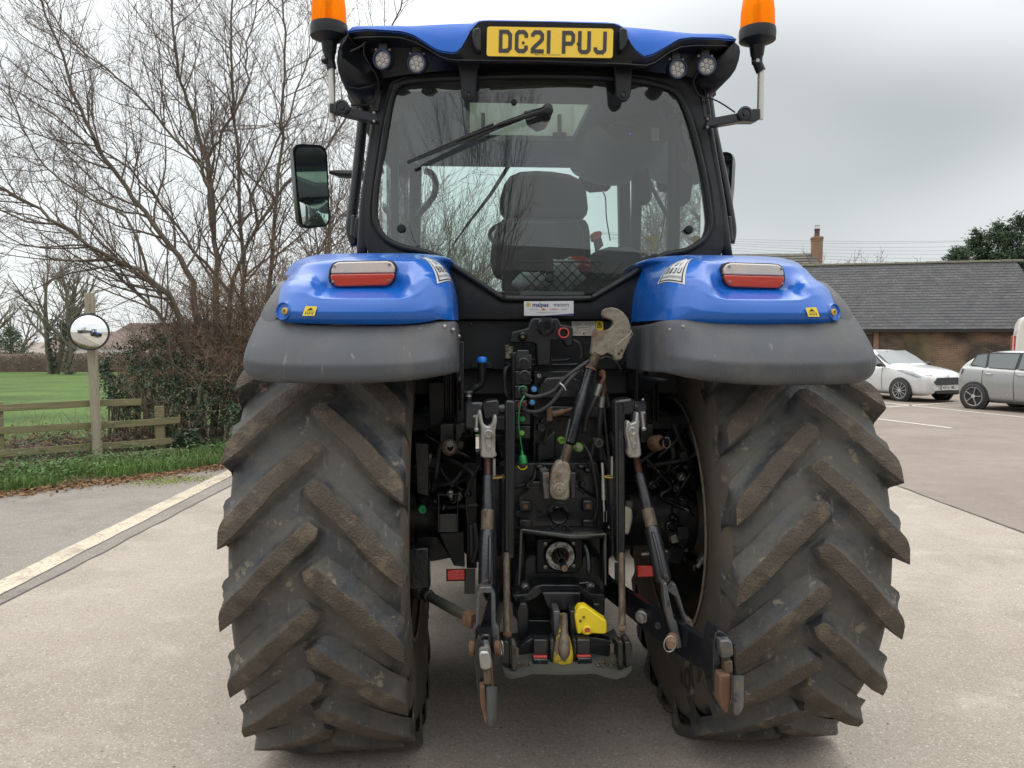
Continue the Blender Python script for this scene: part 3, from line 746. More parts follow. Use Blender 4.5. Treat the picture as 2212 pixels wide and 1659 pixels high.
# distant bungalow and barn
M['far_roof'] = pm('far_clay_roof', (0.12, 0.085, 0.070), 0.9, var=0.25, vs=1.2)
M['far_roof2'] = pm('far_red_roof', (0.082, 0.060, 0.048), 0.9, var=0.3, vs=1.5)
M['far_white'] = pm('far_white_wall', (0.72, 0.72, 0.70), 0.8, var=0.05)
M['far_black'] = pm('far_black_timber', (0.03, 0.03, 0.03), 0.7)
M['far_brick'] = pm('far_brick', (0.24, 0.12, 0.08), 0.9, var=0.3, vs=3)
def far_house(name, lab, px0, px1, d, z0, ez, rz_, depth, roofm, wallm, chim=None, hip=0.0):
    a = W(px0, 735, d); b_ = W(px1, 735, d); rt = empty(name, (a.x, a.y, z0)); tag(rt, lab, 'house'); L = b_.x - a.x
    mb = MB(); mb.box((L / 2, depth / 2, (ez - z0) / 2 - .5), (L, depth, ez - z0 + 1)); mb.build('wall', wallm, rt)
    mb = MB(); e = ez - z0; r_ = rz_ - z0; o = 0.5; H_ = hip * L
    vs = [(-o, -o, e), (L + o, -o, e), (L + o - H_, depth / 2, r_), (-o + H_, depth / 2, r_), (-o, depth + o, e), (L + o, depth + o, e)]
    mb.add(vs, [(0, 1, 2, 3), (5, 4, 3, 2), (0, 3, 4), (1, 5, 2), (0, 4, 5, 1)]); rf = mb.build('roof', roofm, rt, smooth=0)
    if chim:
        MB().box((chim[0] * L, depth / 2, (r_ + chim[1]) / 2), (chim[2], chim[2], chim[1] - r_ + 2)).build('chimney', M['far_brick'], rf)
    return rt, L
h1, L1 = far_house('bungalow', 'distant white bungalow with brown tiled roof beyond the field', 97, 335, 106, -1.9, -0.1 + 0.65, 2.9, 9, M['far_roof'], M['far_white'])
mb = MB()
for k in range(5): mb.beam((0.6 + k * 0.9, -0.03, 0.2), (0.6 + k * 0.9, -0.03, 2.4), 0.16, 0.05)
mb.beam((0.2, -0.03, 1.3), (5, -0.03, 1.3), 0.05, 0.16); mb.build('timbering', M['far_black'], h1)
h2, L2 = far_house('farmhouse', 'distant low building with long red-brown roof behind the holly bush', 222, 480, 118, -1.9, 1.3, 4.4, 10, M['far_roof2'], M['far_brick'], hip=0.12)
# ---- conifers
M['conifer'] = pm('conifer_foliage', (0.042, 0.075, 0.040), 0.8, var=0.55, vs=0.8)
M['conifer2'] = pm('conifer_foliage_light', (0.075, 0.115, 0.055), 0.8, var=0.4, vs=0.8)
def conifer(name, loc, H, R, seed, lab, n=9000, group=None, leaf=(0.06, 0.14)):
    rt = empty(name, loc); tag(rt, lab, 'tree', group); rr = random.Random(seed)
    MB().tube([(0, 0, -.2), (0, 0, H * .5), (0, 0, H * .96)], [R * .09, R * .05, .02], 8).build('trunk', M['bark'], rt, smooth=180)
    # sprays: drooping conical boughs
    mb = MB()
    nb = 210
    for i in range(nb):
        t = (i + rr.random()) / nb; z = H * (0.04 + 0.95 * t); rad = R * (1 - t) ** 0.5 * rr.uniform(0.72, 1.12); a = rr.uniform(0, 2 * pi)
        tip = V((cos(a) * rad, sin(a) * rad, z + rr.uniform(-0.2, 0.5))); base = V((0, 0, z - rad * 0.15))
        for k in range(n // nb):
            s = rr.random() ** 0.5; c = base.lerp(tip, s) + V((rr.gauss(0, 1), rr.gauss(0, 1), rr.gauss(0, .8))) * (0.26 * R / 2.2 * (1.25 - s))
            sz = rr.uniform(*leaf); u = (V((cos(a), sin(a), 0.5)) + V((rr.gauss(0, .5), rr.gauss(0, .5), rr.gauss(0, .6)))).normalized(); w_ = u.orthogonal(); w_.rotate(Matrix.Rotation(rr.uniform(0, 6.3), 3, u))
            mb.add([c - u * sz, c - w_ * sz * .24, c + u * sz * 1.4, c + w_ * sz * .24], [(0, 1, 2), (0, 2, 3)], 0 if rr.random() < 0.72 else 1)
    mb.build('crown', [M['conifer'], M['conifer2']], rt, smooth=0)
    return rt
for i, (px, d, H, R, lab) in enumerate(((2066, 52, 7.7, 2.4, 'lowest dark conifer at the left end of the row above the barn roof'), (2105, 53, 8.9, 2.8, 'second dark conifer from the left end of the row above the barn roof'),
        (2150, 52, 9.3, 2.9, 'tall dark conifer above the right part of the barn roof'), (2198, 51, 9.7, 3.0, 'tallest dark conifer, behind the right gable of the barn'), (2262, 50, 9.2, 3.0, 'dark conifer cut by the right edge of the photo'))):
    p = W(px, 735, d); conifer('conifer', (p.x, p.y, 0), H, R, 90 + i, lab, 15000, 'conifers behind the barn')
p = at_ground(22, 80); conifer('conifer', p, 4.3, 2.4, 99, 'distant dark bushy conifer at the far side of the field, left edge', 5000)
p = at_ground(8, 82); 
# bare shrubs just over the barn ridge
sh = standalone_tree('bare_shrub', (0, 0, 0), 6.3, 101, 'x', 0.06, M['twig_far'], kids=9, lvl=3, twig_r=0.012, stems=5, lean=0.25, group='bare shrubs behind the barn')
sh['category'] = 'shrub'
for i, (px, d, s_, lab) in enumerate(((1810, 46, 1.02, 'bare shrub top just right of the chimney'), (1880, 47, 0.98, 'bare shrub top showing over the middle of the barn ridge'), (2010, 48, 0.98, 'bare shrub top showing over the barn ridge left of the conifers'))):
    p = W(px, 735, d)
    if i == 0: sh.location = (p.x, p.y, 0); sh['label'] = lab
    else: clone(sh, (p.x, p.y, 0), i * 1.3, s_, lab)
# twigs growing out through the holly and a few saplings at its foot
def fn_tw(rr):
    px = rr.uniform(225, 520); p = W(px, 735, rr.uniform(11.0, 11.9)); return (p.x, p.y, rr.uniform(0.0, 1.1))
thicket('twiggy_shrub', (-5.2, 11.3, 0), 45, fn_tw, 37, 'thin brown leafless twigs growing up through the dark holly bush', 'shrub', (M['bark'], M['twig_red']), hgt=(0.5, 1.1), r=0.007, kids=6)
# ================================================================== BARN, HOUSE, CABLES
def brick_mat(name, c1, c2, mort, scale=1.0, stain=None, moss=None):
    m, n, b = newmat(name); nn = n.nodes.new; lk = n.links.new
    t = nn('ShaderNodeTexCoord')
    mp = nn('ShaderNodeMapping'); mp.inputs['Rotation'].default_value = (pi / 2, 0, 0); lk(t.outputs['Object'], mp.inputs[0])
    bt = nn('ShaderNodeTexBrick'); bt.inputs['Scale'].default_value = scale; bt.inputs['Brick Width'].default_value = 0.225; bt.inputs['Row Height'].default_value = 0.075
    bt.inputs['Mortar Size'].default_value = 0.010; bt.inputs['Color1'].default_value = (*c1, 1); bt.inputs['Color2'].default_value = (*c2, 1); bt.inputs['Mortar'].default_value = (*mort, 1)
    bt.inputs['Bias'].default_value = -0.2
    lk(mp.outputs[0], bt.inputs['Vector'])
    c = bt.outputs[0]
    for k, s in enumerate((stain, moss)):
        if not s: continue
        z = nn('ShaderNodeTexNoise'); z.inputs['Scale'].default_value = s[2]; z.inputs['Detail'].default_value = 7
        mq = nn('ShaderNodeMapping'); mq.inputs['Location'].default_value = (k * 7, 0, k * 3); mq.inputs['Scale'].default_value = (1, 1, 0.35 if k else 1.3); lk(t.outputs['Object'], mq.inputs[0]); lk(mq.outputs[0], z.inputs['Vector'])
        q = nn('ShaderNodeMapRange'); q.inputs['From Min'].default_value = s[1] - .1; q.inputs['From Max'].default_value = s[1] + .1; q.inputs['To Max'].default_value = s[3]; lk(z.outputs[0], q.inputs[0])
        mx = nn('ShaderNodeMixRGB'); lk(q.outputs[0], mx.inputs[0]); lk(c, mx.inputs[1]); mx.inputs[2].default_value = (*s[0], 1); c = mx.outputs[0]
    lk(c, b.inputs['Base Color']); b.inputs['Roughness'].default_value = 0.92
    return m
M['brick'] = brick_mat('stained_brick', (0.22, 0.115, 0.065), (0.13, 0.07, 0.045), (0.20, 0.17, 0.13), 1, ((0.035, 0.028, 0.025), 0.47, 0.75, 0.9), ((0.19, 0.16, 0.07), 0.56, 0.9, 0.6))
M['brick_red'] = brick_mat('red_brick', (0.24, 0.10, 0.06), (0.15, 0.075, 0.045), (0.24, 0.21, 0.17), 1, ((0.22, 0.18, 0.09), 0.60, 1.4, 0.7))
M['slate'] = pm('grey_slate', (0.036, 0.036, 0.038), 0.7, var=0.25, vs=2.2, dirt=((0.10, 0.10, 0.095), 0.62, 5, 0.03), spec=0.4)
M['slate2'] = pm('grey_slate_b', (0.031, 0.031, 0.033), 0.7, var=0.25, vs=2.2, dirt=((0.10, 0.10, 0.095), 0.66, 5, 0.03), spec=0.4)
M['ridge_tile'] = pm('mossy_ridge_tile', (0.10, 0.09, 0.068), 0.9, var=0.4, vs=3, dirt=((0.10, 0.11, 0.05), 0.55, 3))
M['gutter'] = pm('black_gutter', (0.012, 0.012, 0.013), 0.5)
M['door_wood'] = pm('dark_brown_boards', (0.065, 0.042, 0.032), 0.8, var=0.3, vs=8, stretch=(8, 8, 0.6))
# roof corner points
eL = W(1640, 716.5, 33.3); eR = W(2268, 700, 30.6)
eL.z = 2.13; eR.z = 2.25
ax = (eR - eL); ax.z = 0; Lr = ax.length; ax.normalize(); nb = V((-ax.y, ax.x, 0))     # nb points away from the camera
barn = empty('barn', (eL.x, eL.y, 0), atan2(ax.y, ax.x)); tag(barn, 'long low brick barn with a grey slate roof behind the parked cars', 'barn')
RH = 3.02; RD = 4.6; e0 = 2.19
nrow = 24; OVR = 0.35
slope = V((0, RD + OVR, RH)).normalized(); SL = sqrt((RD + OVR) ** 2 + RH ** 2)
rr = random.Random(5)
mb = MB()
sw = 0.30
for r_ in range(nrow):
    t0 = r_ / nrow; t1 = (r_ + 1) / nrow + 0.02
    y0 = -OVR + (RD + OVR) * t0; z0 = e0 - 0.1 + (RH + 0.1) * t0; y1 = -OVR + (RD + OVR) * t1; z1 = e0 - 0.1 + (RH + 0.1) * t1
    off = (r_ % 2) * sw / 2
    xs_ = -0.3
    while xs_ < Lr + 0.3:
        w_ = sw; x1 = min(Lr + 0.3, xs_ + w_ - (off if xs_ < -0.29 and off else 0)); j = rr.uniform(0, 0.006)
        mb.add([(xs_ + .004, y0, z0 + 0.026 + j), (x1 - .004, y0, z0 + 0.026 + j), (x1 - .004, y1, z1 + 0.005), (xs_ + .004, y1, z1 + 0.005), (xs_ + .004, y0, z0 - .005), (x1 - .004, y0, z0 - .005)], [(0, 1, 2, 3), (0, 4, 5, 1)], 0 if rr.random() < 0.6 else 1)
        xs_ = x1
mb.add([(-.3, -OVR, e0 - .115), (Lr + .3, -OVR, e0 - .115), (Lr + .3, RD, e0 + RH - .01), (-.3, RD, e0 + RH - .01), (Lr + .3, 2 * RD + OVR, e0 - .1), (-.3, 2 * RD + OVR, e0 - .1)], [(0, 1, 2, 3), (3, 2, 4, 5)], 0)
roof = mb.build('roof', [M['slate'], M['slate2']], barn, smooth=0)
mb = MB(); x = -0.3
while x < Lr + 0.3:
    pts = []
    for k in range(7):
        a = pi * k / 6; pts.append((cos(a) * 0.13, sin(a) * 0.10))
    s_ = rr.uniform(0.92, 1.08)
    mb.grid([[V((x + dx, RD + p[0], e0 + RH - 0.02 + p[1] * s_ * (1.0 if dx else 1.12))) for p in pts] for dx in (0, 0.43)]); x += 0.44
mb.build('ridge_tiles', M['ridge_tile'], roof, smooth=60)
mb = MB(); mb.box((Lr / 2, 0.15, 1.05), (Lr, 0.30, 2.2)); 
mb.add([(Lr, 0.3, 0), (Lr, 2 * RD, 0), (Lr, 2 * RD, 2.15), (Lr, RD, e0 + RH - .05), (Lr, 0.3, 2.15)], [(0, 1, 2, 3, 4)])
mb.add([(0, 0.3, 0), (0, 2 * RD, 0), (0, 2 * RD, 2.15), (0, RD, e0 + RH - .05), (0, 0.3, 2.15)], [(4, 3, 2, 1, 0)])
mb.box((Lr / 2, 2 * RD, 1.05), (Lr, 0.3, 2.1))
mb.build('wall', M['brick'], barn, smooth=0)
mb = MB(); mb.box((Lr / 2, -OVR + 0.10, e0 - 0.16), (Lr + .6, 0.16, 0.10)); mb.box((Lr / 2, -0.04, e0 - 0.06), (Lr + .5, 0.10, 0.16)); mb.build('gutter', M['gutter'], barn, bevel=0.01)
def barn_x(px, ydist=0.0):      # x along the barn wall under a picture column
    r_ = ray(px, 735); o = V((eL.x, eL.y, 0)); 
    t = (nb.dot(o - CO)) / nb.dot(r_); p = CO + r_ * t; return (p - o).dot(ax)
xd0, xd1 = barn_x(1852), barn_x(1884)
mb = MB(); mb.box(((xd0 + xd1) / 2 - .4, -0.02, 0.92), (xd1 - xd0 + .8, 0.05, 1.84)); 
for k in range(9): mb.box((xd0 - .8 + (xd1 - xd0 + .8) * (k + .5) / 9, -0.052, 0.92), (0.012, 0.012, 1.8))
mb.build('door', M['door_wood'], barn)
MB().box((xd1 + 0.14, -0.02, 1.0), (0.20, 0.06, 2.0)).build('door_jamb', M['brick_red'], barn)
MB().box(((xd0 + xd1) / 2 - .4, -0.025, 1.96), (xd1 - xd0 + .8, 0.05, 0.13)).build('lintel', M['brick_red'], barn)

# house behind with chimney
hp = W(1655, 735, 47); house = empty('brick_house', (hp.x, hp.y, 0), radians(-6)); tag(house, 'house with mossy slate roof and a tall brick chimney behind the barn', 'house')
HZ = 1.65 + (735 - 549) / F * 51; 
wdt = 3.75
mb = MB(); mb.box((wdt / 2 - 6, 4.5, 2.3), (wdt + 12, 7.6, 4.6)); mb.add([(wdt, .7, 4.6), (wdt, 8.3, 4.6), (wdt, 4.5, HZ - .1)], [(0, 1, 2)]); mb.build('wall', M['brick_red'], house, smooth=0)
mb = MB(); nrow = 16
for r_ in range(nrow):
    t0 = r_ / nrow; t1 = (r_ + 1) / nrow
    y0 = 0.3 + 4.2 * t0; y1 = 0.3 + 4.2 * t1 + .05; z0 = 4.2 + (HZ - 4.2) * t0; z1 = 4.2 + (HZ - 4.2) * t1
    mb.add([(-12, y0, z0 + .04), (wdt + .25 , y0, z0 + .04), (wdt + .25, y1, z1 + .01), (-12, y1, z1 + .01), (-12, y0, z0 - .01), (wdt + .25, y0, z0 - .01)], [(0, 1, 2, 3), (0, 4, 5, 1)])
mb.add([(-12, 4.5, HZ), (wdt + .25, 4.5, HZ), (wdt + .25, 8.8, 4.2), (-12, 8.8, 4.2)], [(0, 1, 2, 3)])
M['slate_moss'] = pm('mossy_slate', (0.075, 0.068, 0.06), 0.85, var=0.35, vs=1.5, dirt=((0.13, 0.125, 0.08), 0.56, 2.5))
hr = mb.build('roof', M['slate_moss'], house, smooth=0)
cx_ = W(1760, 735, 51.4).x - hp.x - .62; CZ = 1.65 + (735 - 516) / F * 51.4
mb = MB(); mb.box((cx_, 4.5 - 0.1, (HZ - .8 + CZ) / 2), (0.62, 0.55, CZ - HZ + .8)); mb.box((cx_, 4.4, CZ - .10), (0.70, 0.62, 0.12)); mb.box((cx_, 4.4, CZ - .25), (0.66, 0.58, 0.10))
ch = mb.build('chimney', M['brick_red'], hr, bevel=0.01)
MB().lathe((cx_, 4.4, CZ - .05), (0, 0, 1), [(0.20, 0), (0.17, 0.1), (0.16, .45), (0.19, .5), (0.19, .56), (0.14, .58)], 14).build('chimney_pot', pm('clay_pot', (0.10, 0.06, 0.05), 0.8), ch)
mb = MB()
for k in range(5): mb.cyl((cx_ + .15 * cos(k * 1.26), 4.4 + .15 * sin(k * 1.26), CZ + .5), (cx_ + .15 * cos(k * 1.26), 4.4 + .15 * sin(k * 1.26), CZ + .74), 0.012, 5)
mb.lathe((cx_, 4.4, CZ + .72), (0, 0, 1), [(0.17, 0), (0.17, .04), (0.02, .07)], 12); mb.build('chimney_cowl', pm('galvanised', (0.5, 0.5, 0.5), 0.4, 0.7), ch)

# overhead cables
M['cable'] = pm('dark_cable', (0.15, 0.15, 0.155), 0.6)
cabs = [((1560, 506), (2120, 516)), ((1560, 509), (2100, 528)), ((1560, 512), (2090, 538)), ((1570, 518), (2080, 546)), ((1575, 522), (2075, 557)), ((1575, 526), (2060, 566)), ((1590, 533), (1990, 575)), ((1560, 503), (2230, 512))]
for i, (a, b_) in enumerate(cabs):
    p0 = W(a[0] - 260, a[1] - (b_[1] - a[1]) * 0.25, 60 + i * .6); p1 = W(b_[0] + 60, b_[1] + 2, 54 + i * .6); rt_pts = []
    for k in range(13):
        t = k / 12; rt_pts.append(p0.lerp(p1, t) - V((0, 0, 0.5 * 4 * t * (1 - t))))
    o = MB().tube(rt_pts, 0.009, 5).build('overhead_cable', M['cable'], smooth=180)
    tag(o, 'thin dark overhead cable sagging across the grey sky above the barn', 'cable', 'overhead cables above the barn')

# shed behind the camera, seen only in mirrors, glass and paint
M['cladding'] = pm('grey_green_cladding', (0.10, 0.12, 0.11), 0.6, var=.2, vs=2)
shed = empty('farm_shed', (-7, -15.0, 0)); tag(shed, 'low grey-green metal-clad shed mirrored in the door mirror and the rear window', 'shed')
mb = MB(); rows_ = []
for k in range(201): x = 30 * k / 200; rows_.append([V((x, .03 * (k % 2), 0)), V((x, .03 * (k % 2), 3.6))])
mb.grid(rows_); mb.box((15, -6, 1.8), (30, 11.8, 3.6)); mb.build('wall', M['cladding'], shed, smooth=0)
mb = MB(); mb.prism([V((-.3, .4, 3.55)), V((-.3, -6, 5.0)), V((-.3, -12.3, 3.55))], V((30.6, 0, 0))); mb.build('roof', M['slate'], shed, smooth=0)
for x in (4, 19): MB().box((x, .06, 1.6), (4.2, .06, 3.2)).build('door', M['far_black'], shed)
# ================================================================== TRACTOR
TY = 3.39
RZ = radians(3.2)
TRL = V((0.128, TY, 0.0))
TR = empty('tractor', TRL, RZ)
tag(TR, 'large blue tractor with muddy tyres seen from behind, black cab and three-point linkage', 'tractor')
_Ri = Matrix.Rotation(-RZ, 3, 'Z')
def P(px, py, yl):
    """point of the tractor (its own axes) seen at a pixel, on the plane y = yl"""
    r = _Ri @ ray(px, py); o = _Ri @ (CO - TRL); t = (yl - o.y) / r.y
    return o + r * t
def pl(n, yl): return n * (yl + TY) / F     # pixel length -> metres on a plane
def PP(lst, yl): return [P(a, b_, yl) for a, b_ in lst]

DUST = (0.20, 0.165, 0.125)
M['blue'] = pm('tractor_blue_paint', (0.004, 0.092, 0.40), 0.27, var=0.05, vs=2, spec=0.4, coat=0.35, rvar=0.06, dirt=((0.02, 0.11, 0.42), 0.68, 5, 0.15))
M['roof_blue'] = pm('roof_blue_paint', (0.004, 0.078, 0.36), 0.55, var=0.05, vs=2, spec=0.2)
M['led_lens'] = pm('led_lens', (0.20, 0.20, 0.20), 0.2, var=0.3, vs=60, coat=0.6)
M['grey'] = pm('grey_fender_plastic', (0.051, 0.055, 0.062), 0.50, var=0.12, vs=3, bump=0.35, bs=220, dirt=((0.19, 0.185, 0.175), 0.715, 22, 0.02), dirt2=((0.105, 0.10, 0.095), 0.60, 3, 0.12), streak=((0.17, 0.165, 0.155), 0.69, (38, 38, 2.2), 0.6), stretch=(1.8, 1.8, 1.2))
M['black'] = pm('black_plastic', (0.008, 0.009, 0.011), 0.42, spec=0.32, var=0.2, vs=5, bump=0.15, bs=300, dirt=((0.05, 0.048, 0.045), 0.66, 3, 0.12))
M['black_s'] = pm('satin_black_metal', (0.008, 0.009, 0.011), 0.30, var=0.25, vs=5, dirt=((0.07, 0.062, 0.052), 0.64, 9, 0.05))
M['black_m'] = pm('dirty_black_casting', (0.008, 0.009, 0.011), 0.36, var=0.3, vs=7, bump=0.5, bs=70, dirt=((0.040, 0.035, 0.028), 0.60, 7, 0.06), dirt2=((0.15, 0.13, 0.105), 0.69, 26, 0.02))
M['seal'] = pm('rubber_seal', (0.010, 0.011, 0.012), 0.48, spec=0.35, var=0.1)
M['rubber'] = pm('tyre_rubber', (0.035, 0.036, 0.039), 0.50, var=0.45, vs=7, bump=0.9, bs=45, dirt=((0.080, 0.074, 0.063), 0.50, 6.5, 0.08), dirt2=((0.17, 0.145, 0.108), 0.62, 13, 0.025), streak=((0.16, 0.15, 0.135), 0.64, (60, 60, 7), 0.35), rvar=0.15)
M['lug'] = pm('muddy_lug_tread', (0.066, 0.052, 0.040), 0.85, var=0.40, vs=40, bump=2.2, bs=130, dirt=((0.115, 0.088, 0.060), 0.58, 12, 0.05), dirt2=((0.36, 0.32, 0.26), 0.715, 70, 0.02))
M['sidewall'] = pm('dusty_sidewall', (0.082, 0.067, 0.052), 0.85, var=0.22, vs=5, bump=0.5, bs=30, dirt=((0.055, 0.050, 0.045), 0.60, 3.5, 0.10), dirt2=((0.24, 0.20, 0.15), 0.64, 9, 0.06))
M['sidewall_letter'] = pm('tyre_lettering', (0.034, 0.031, 0.028), 0.8, var=0.2, vs=9)
M['rim'] = pm('dark_rim', (0.035, 0.032, 0.030), 0.6, var=0.3, vs=4, dirt=((0.10, 0.060, 0.035), 0.55, 5, 0.08))
M['rim_edge'] = pm('dusty_rim_edge', (0.18, 0.15, 0.11), 0.8, var=0.25, vs=9, dirt=((0.10, 0.08, 0.06), 0.6, 12))
M['steel'] = pm('worn_bright_steel', (0.30, 0.295, 0.28), 0.42, 0.75, var=0.25, vs=12, bump=0.3, bs=60, dirt=((0.14, 0.105, 0.075), 0.58, 11, 0.06))
M['cast'] = pm('weathered_casting', (0.215, 0.190, 0.145), 0.62, 0.15, var=0.25, vs=9, bump=1, bs=60, dirt=((0.11, 0.062, 0.04), 0.55, 6, 0.06), dirt2=((0.075, 0.068, 0.058), 0.62, 15))
M['rust'] = pm('rusty_steel', (0.115, 0.056, 0.030), 0.8, 0.1, var=0.35, vs=12, bump=0.8, bs=60, dirt=((0.19, 0.12, 0.07), 0.58, 9), dirt2=((0.055, 0.045, 0.04), 0.60, 6))
M['rod'] = pm('brown_worn_rod', (0.105, 0.078, 0.052), 0.5, 0.35, var=0.4, vs=16, stretch=(6, 6, 1.2), dirt=((0.045, 0.032, 0.022), 0.53, 9), dirt2=((0.20, 0.17, 0.13), 0.64, 12, 0.04))
M['thread'] = pm('greasy_brown_thread', (0.060, 0.026, 0.020), 0.30, 0.3, var=0.3, vs=20)
M['worn_black'] = pm('scratched_black_paint', (0.011, 0.012, 0.015), 0.25, 0.1, var=0.3, vs=6, bump=0.3, bs=60, dirt=((0.19, 0.125, 0.075), 0.655, 4.5, 0.03), dirt2=((0.20, 0.20, 0.21), 0.70, 22, 0.03))
M['slate_metal'] = pm('grey_worn_fork', (0.085, 0.090, 0.098), 0.42, 0.5, var=0.35, vs=18, dirt=((0.13, 0.085, 0.05), 0.58, 15, 0.04), dirt2=((0.025, 0.022, 0.02), 0.62, 22, 0.03))
M['yellow'] = pm('yellow_paint', (0.62, 0.47, 0.012), 0.42, var=0.08, vs=4, dirt=((0.30, 0.22, 0.05), 0.70, 16, 0.03))
M['yellow_worn'] = pm('worn_yellow_paint', (0.50, 0.37, 0.02), 0.5, var=0.12, vs=5, dirt=((0.13, 0.085, 0.055), 0.53, 9, 0.02))
M['red'] = pm('red_reflector', (0.62, 0.010, 0.008), 0.25, var=0.08, vs=80, coat=0.6)
M['red_lens'] = pm('red_lens', (0.42, 0.045, 0.028), 0.22, var=0.14, vs=20, coat=0.6, stretch=(0.3, 0.3, 6))
M['clear_lens'] = pm('clear_lens', (0.46, 0.43, 0.40), 0.22, var=0.22, vs=9, coat=0.6, dirt=((0.60, 0.42, 0.34), 0.60, 6, 0.1))
M['green_cap'] = pm('green_cap', (0.008, 0.20, 0.05), 0.4, var=0.1)
M['lime_cap'] = pm('lime_cap', (0.16, 0.36, 0.05), 0.45, var=0.15)
M['blue_cap'] = pm('blue_cap', (0.015, 0.16, 0.62), 0.35, var=0.1)
M['lightblue_cap'] = pm('light_blue_cap', (0.05, 0.22, 0.52), 0.5, var=0.15)
M['red_ring'] = pm('red_ring', (0.40, 0.045, 0.035), 0.45, var=0.2)
M['hose'] = pm('black_hose', (0.016, 0.016, 0.016), 0.6, var=0.15, bump=0.4, bs=120, dirt=((0.08, 0.075, 0.065), 0.64, 14, 0.05))
M['plate_yellow'] = pm('yellow_plate', (0.68, 0.44, 0.008), 0.38, var=0.04, coat=0.3)
M['ink'] = pm('black_ink', (0.018, 0.016, 0.015), 0.45, var=0.05)
M['white_sticker'] = pm('white_sticker', (0.50, 0.50, 0.50), 0.5, var=0.07, vs=6)
M['ink_grey'] = pm('grey_ink', (0.25, 0.25, 0.26), 0.5, var=0.05)
M['ink_navy'] = pm('navy_ink', (0.035, 0.03, 0.14), 0.5, var=0.05)
M['ink_red'] = pm('red_ink', (0.55, 0.10, 0.08), 0.5, var=0.1)
M['gold'] = pm('gold_ink', (0.42, 0.29, 0.05), 0.4, var=0.2, vs=60)
M['cream'] = pm('cream_sticker', (0.48, 0.46, 0.37), 0.5, var=0.05)
M['alu'] = pm('aluminium_tube', (0.46, 0.45, 0.41), 0.38, 0.6, var=0.1, vs=9)
M['milky'] = pm('milky_plastic_bottle', (0.34, 0.31, 0.23), 0.4, var=0.15, vs=6)
M['olive'] = pm('olive_grey_plate', (0.045, 0.045, 0.038), 0.6, var=0.15)
M['seat'] = pm('dark_grey_fabric', (0.050, 0.046, 0.047), 0.92, var=0.12, vs=9, bump=0.8, bs=300)
M['seat_b'] = pm('seat_back_plastic', (0.030, 0.030, 0.034), 0.6, var=0.1)
M['liner'] = pm('grey_roof_lining', (0.135, 0.135, 0.13), 0.8, var=0.08, vs=4)
M['interior'] = pm('dark_cab_trim', (0.035, 0.036, 0.038), 0.6, var=0.15)
M['console'] = pm('grey_console', (0.075, 0.078, 0.080), 0.5, var=0.12)
M['bag'] = pm('white_plastic_bag', (0.40, 0.41, 0.42), 0.4, var=0.15, vs=9, bump=1, bs=25)
M['orange_knob'] = pm('orange_plastic', (0.60, 0.10, 0.02), 0.4)
M['glass_rear'] = glassmat('tinted_rear_glass', (0.74, 0.80, 0.78), 0.06, 0.0, dust=((0.40, 0.40, 0.39), 0.02))
M['glass_front'] = glassmat('windscreen_glass', (0.80, 0.93, 0.90), 0.0)
m, n, b = newmat('amber_lens'); nn = n.nodes.new; lk = n.links.new
b.inputs['Base Color'].default_value = (1.0, 0.34, 0.005, 1); b.inputs['Roughness'].default_value = 0.08; b.inputs['IOR'].default_value = 1.25
b.inputs['Transmission Weight'].default_value = 0.0
tl = nn('ShaderNodeBsdfTranslucent'); tl.inputs[0].default_value = (1.0, 0.44, 0.0, 1)
tp = nn('ShaderNodeBsdfTransparent'); tp.inputs[0].default_value = (1.0, 0.52, 0.03, 1)
m1_ = nn('ShaderNodeMixShader'); m1_.inputs[0].default_value = 0.55; lk(tl.outputs[0], m1_.inputs[1]); lk(tp.outputs[0], m1_.inputs[2])
m2_ = nn('ShaderNodeMixShader'); m2_.inputs[0].default_value = 0.75; lk(b.outputs[0], m2_.inputs[1]); lk(m1_.outputs[0], m2_.inputs[2])
lk(m2_.outputs[0], [x for x in n.nodes if x.type == 'OUTPUT_MATERIAL'][0].inputs[0]); M['amber'] = m
m, n, b = newmat('hatch_blind'); nn = n.nodes.new; lk = n.links.new
tl = nn('ShaderNodeBsdfTranslucent'); tl.inputs[0].default_value = (0.95, 0.94, 0.88, 1); df = nn('ShaderNodeBsdfDiffuse'); df.inputs[0].default_value = (0.8, 0.78, 0.68, 1)
mx = nn('ShaderNodeMixShader'); mx.inputs[0].default_value = 0.4; lk(tl.outputs[0], mx.inputs[1]); lk(df.outputs[0], mx.inputs[2])
lk(mx.outputs[0], [x for x in n.nodes if x.type == 'OUTPUT_MATERIAL'][0].inputs[0]); M['hatch'] = m
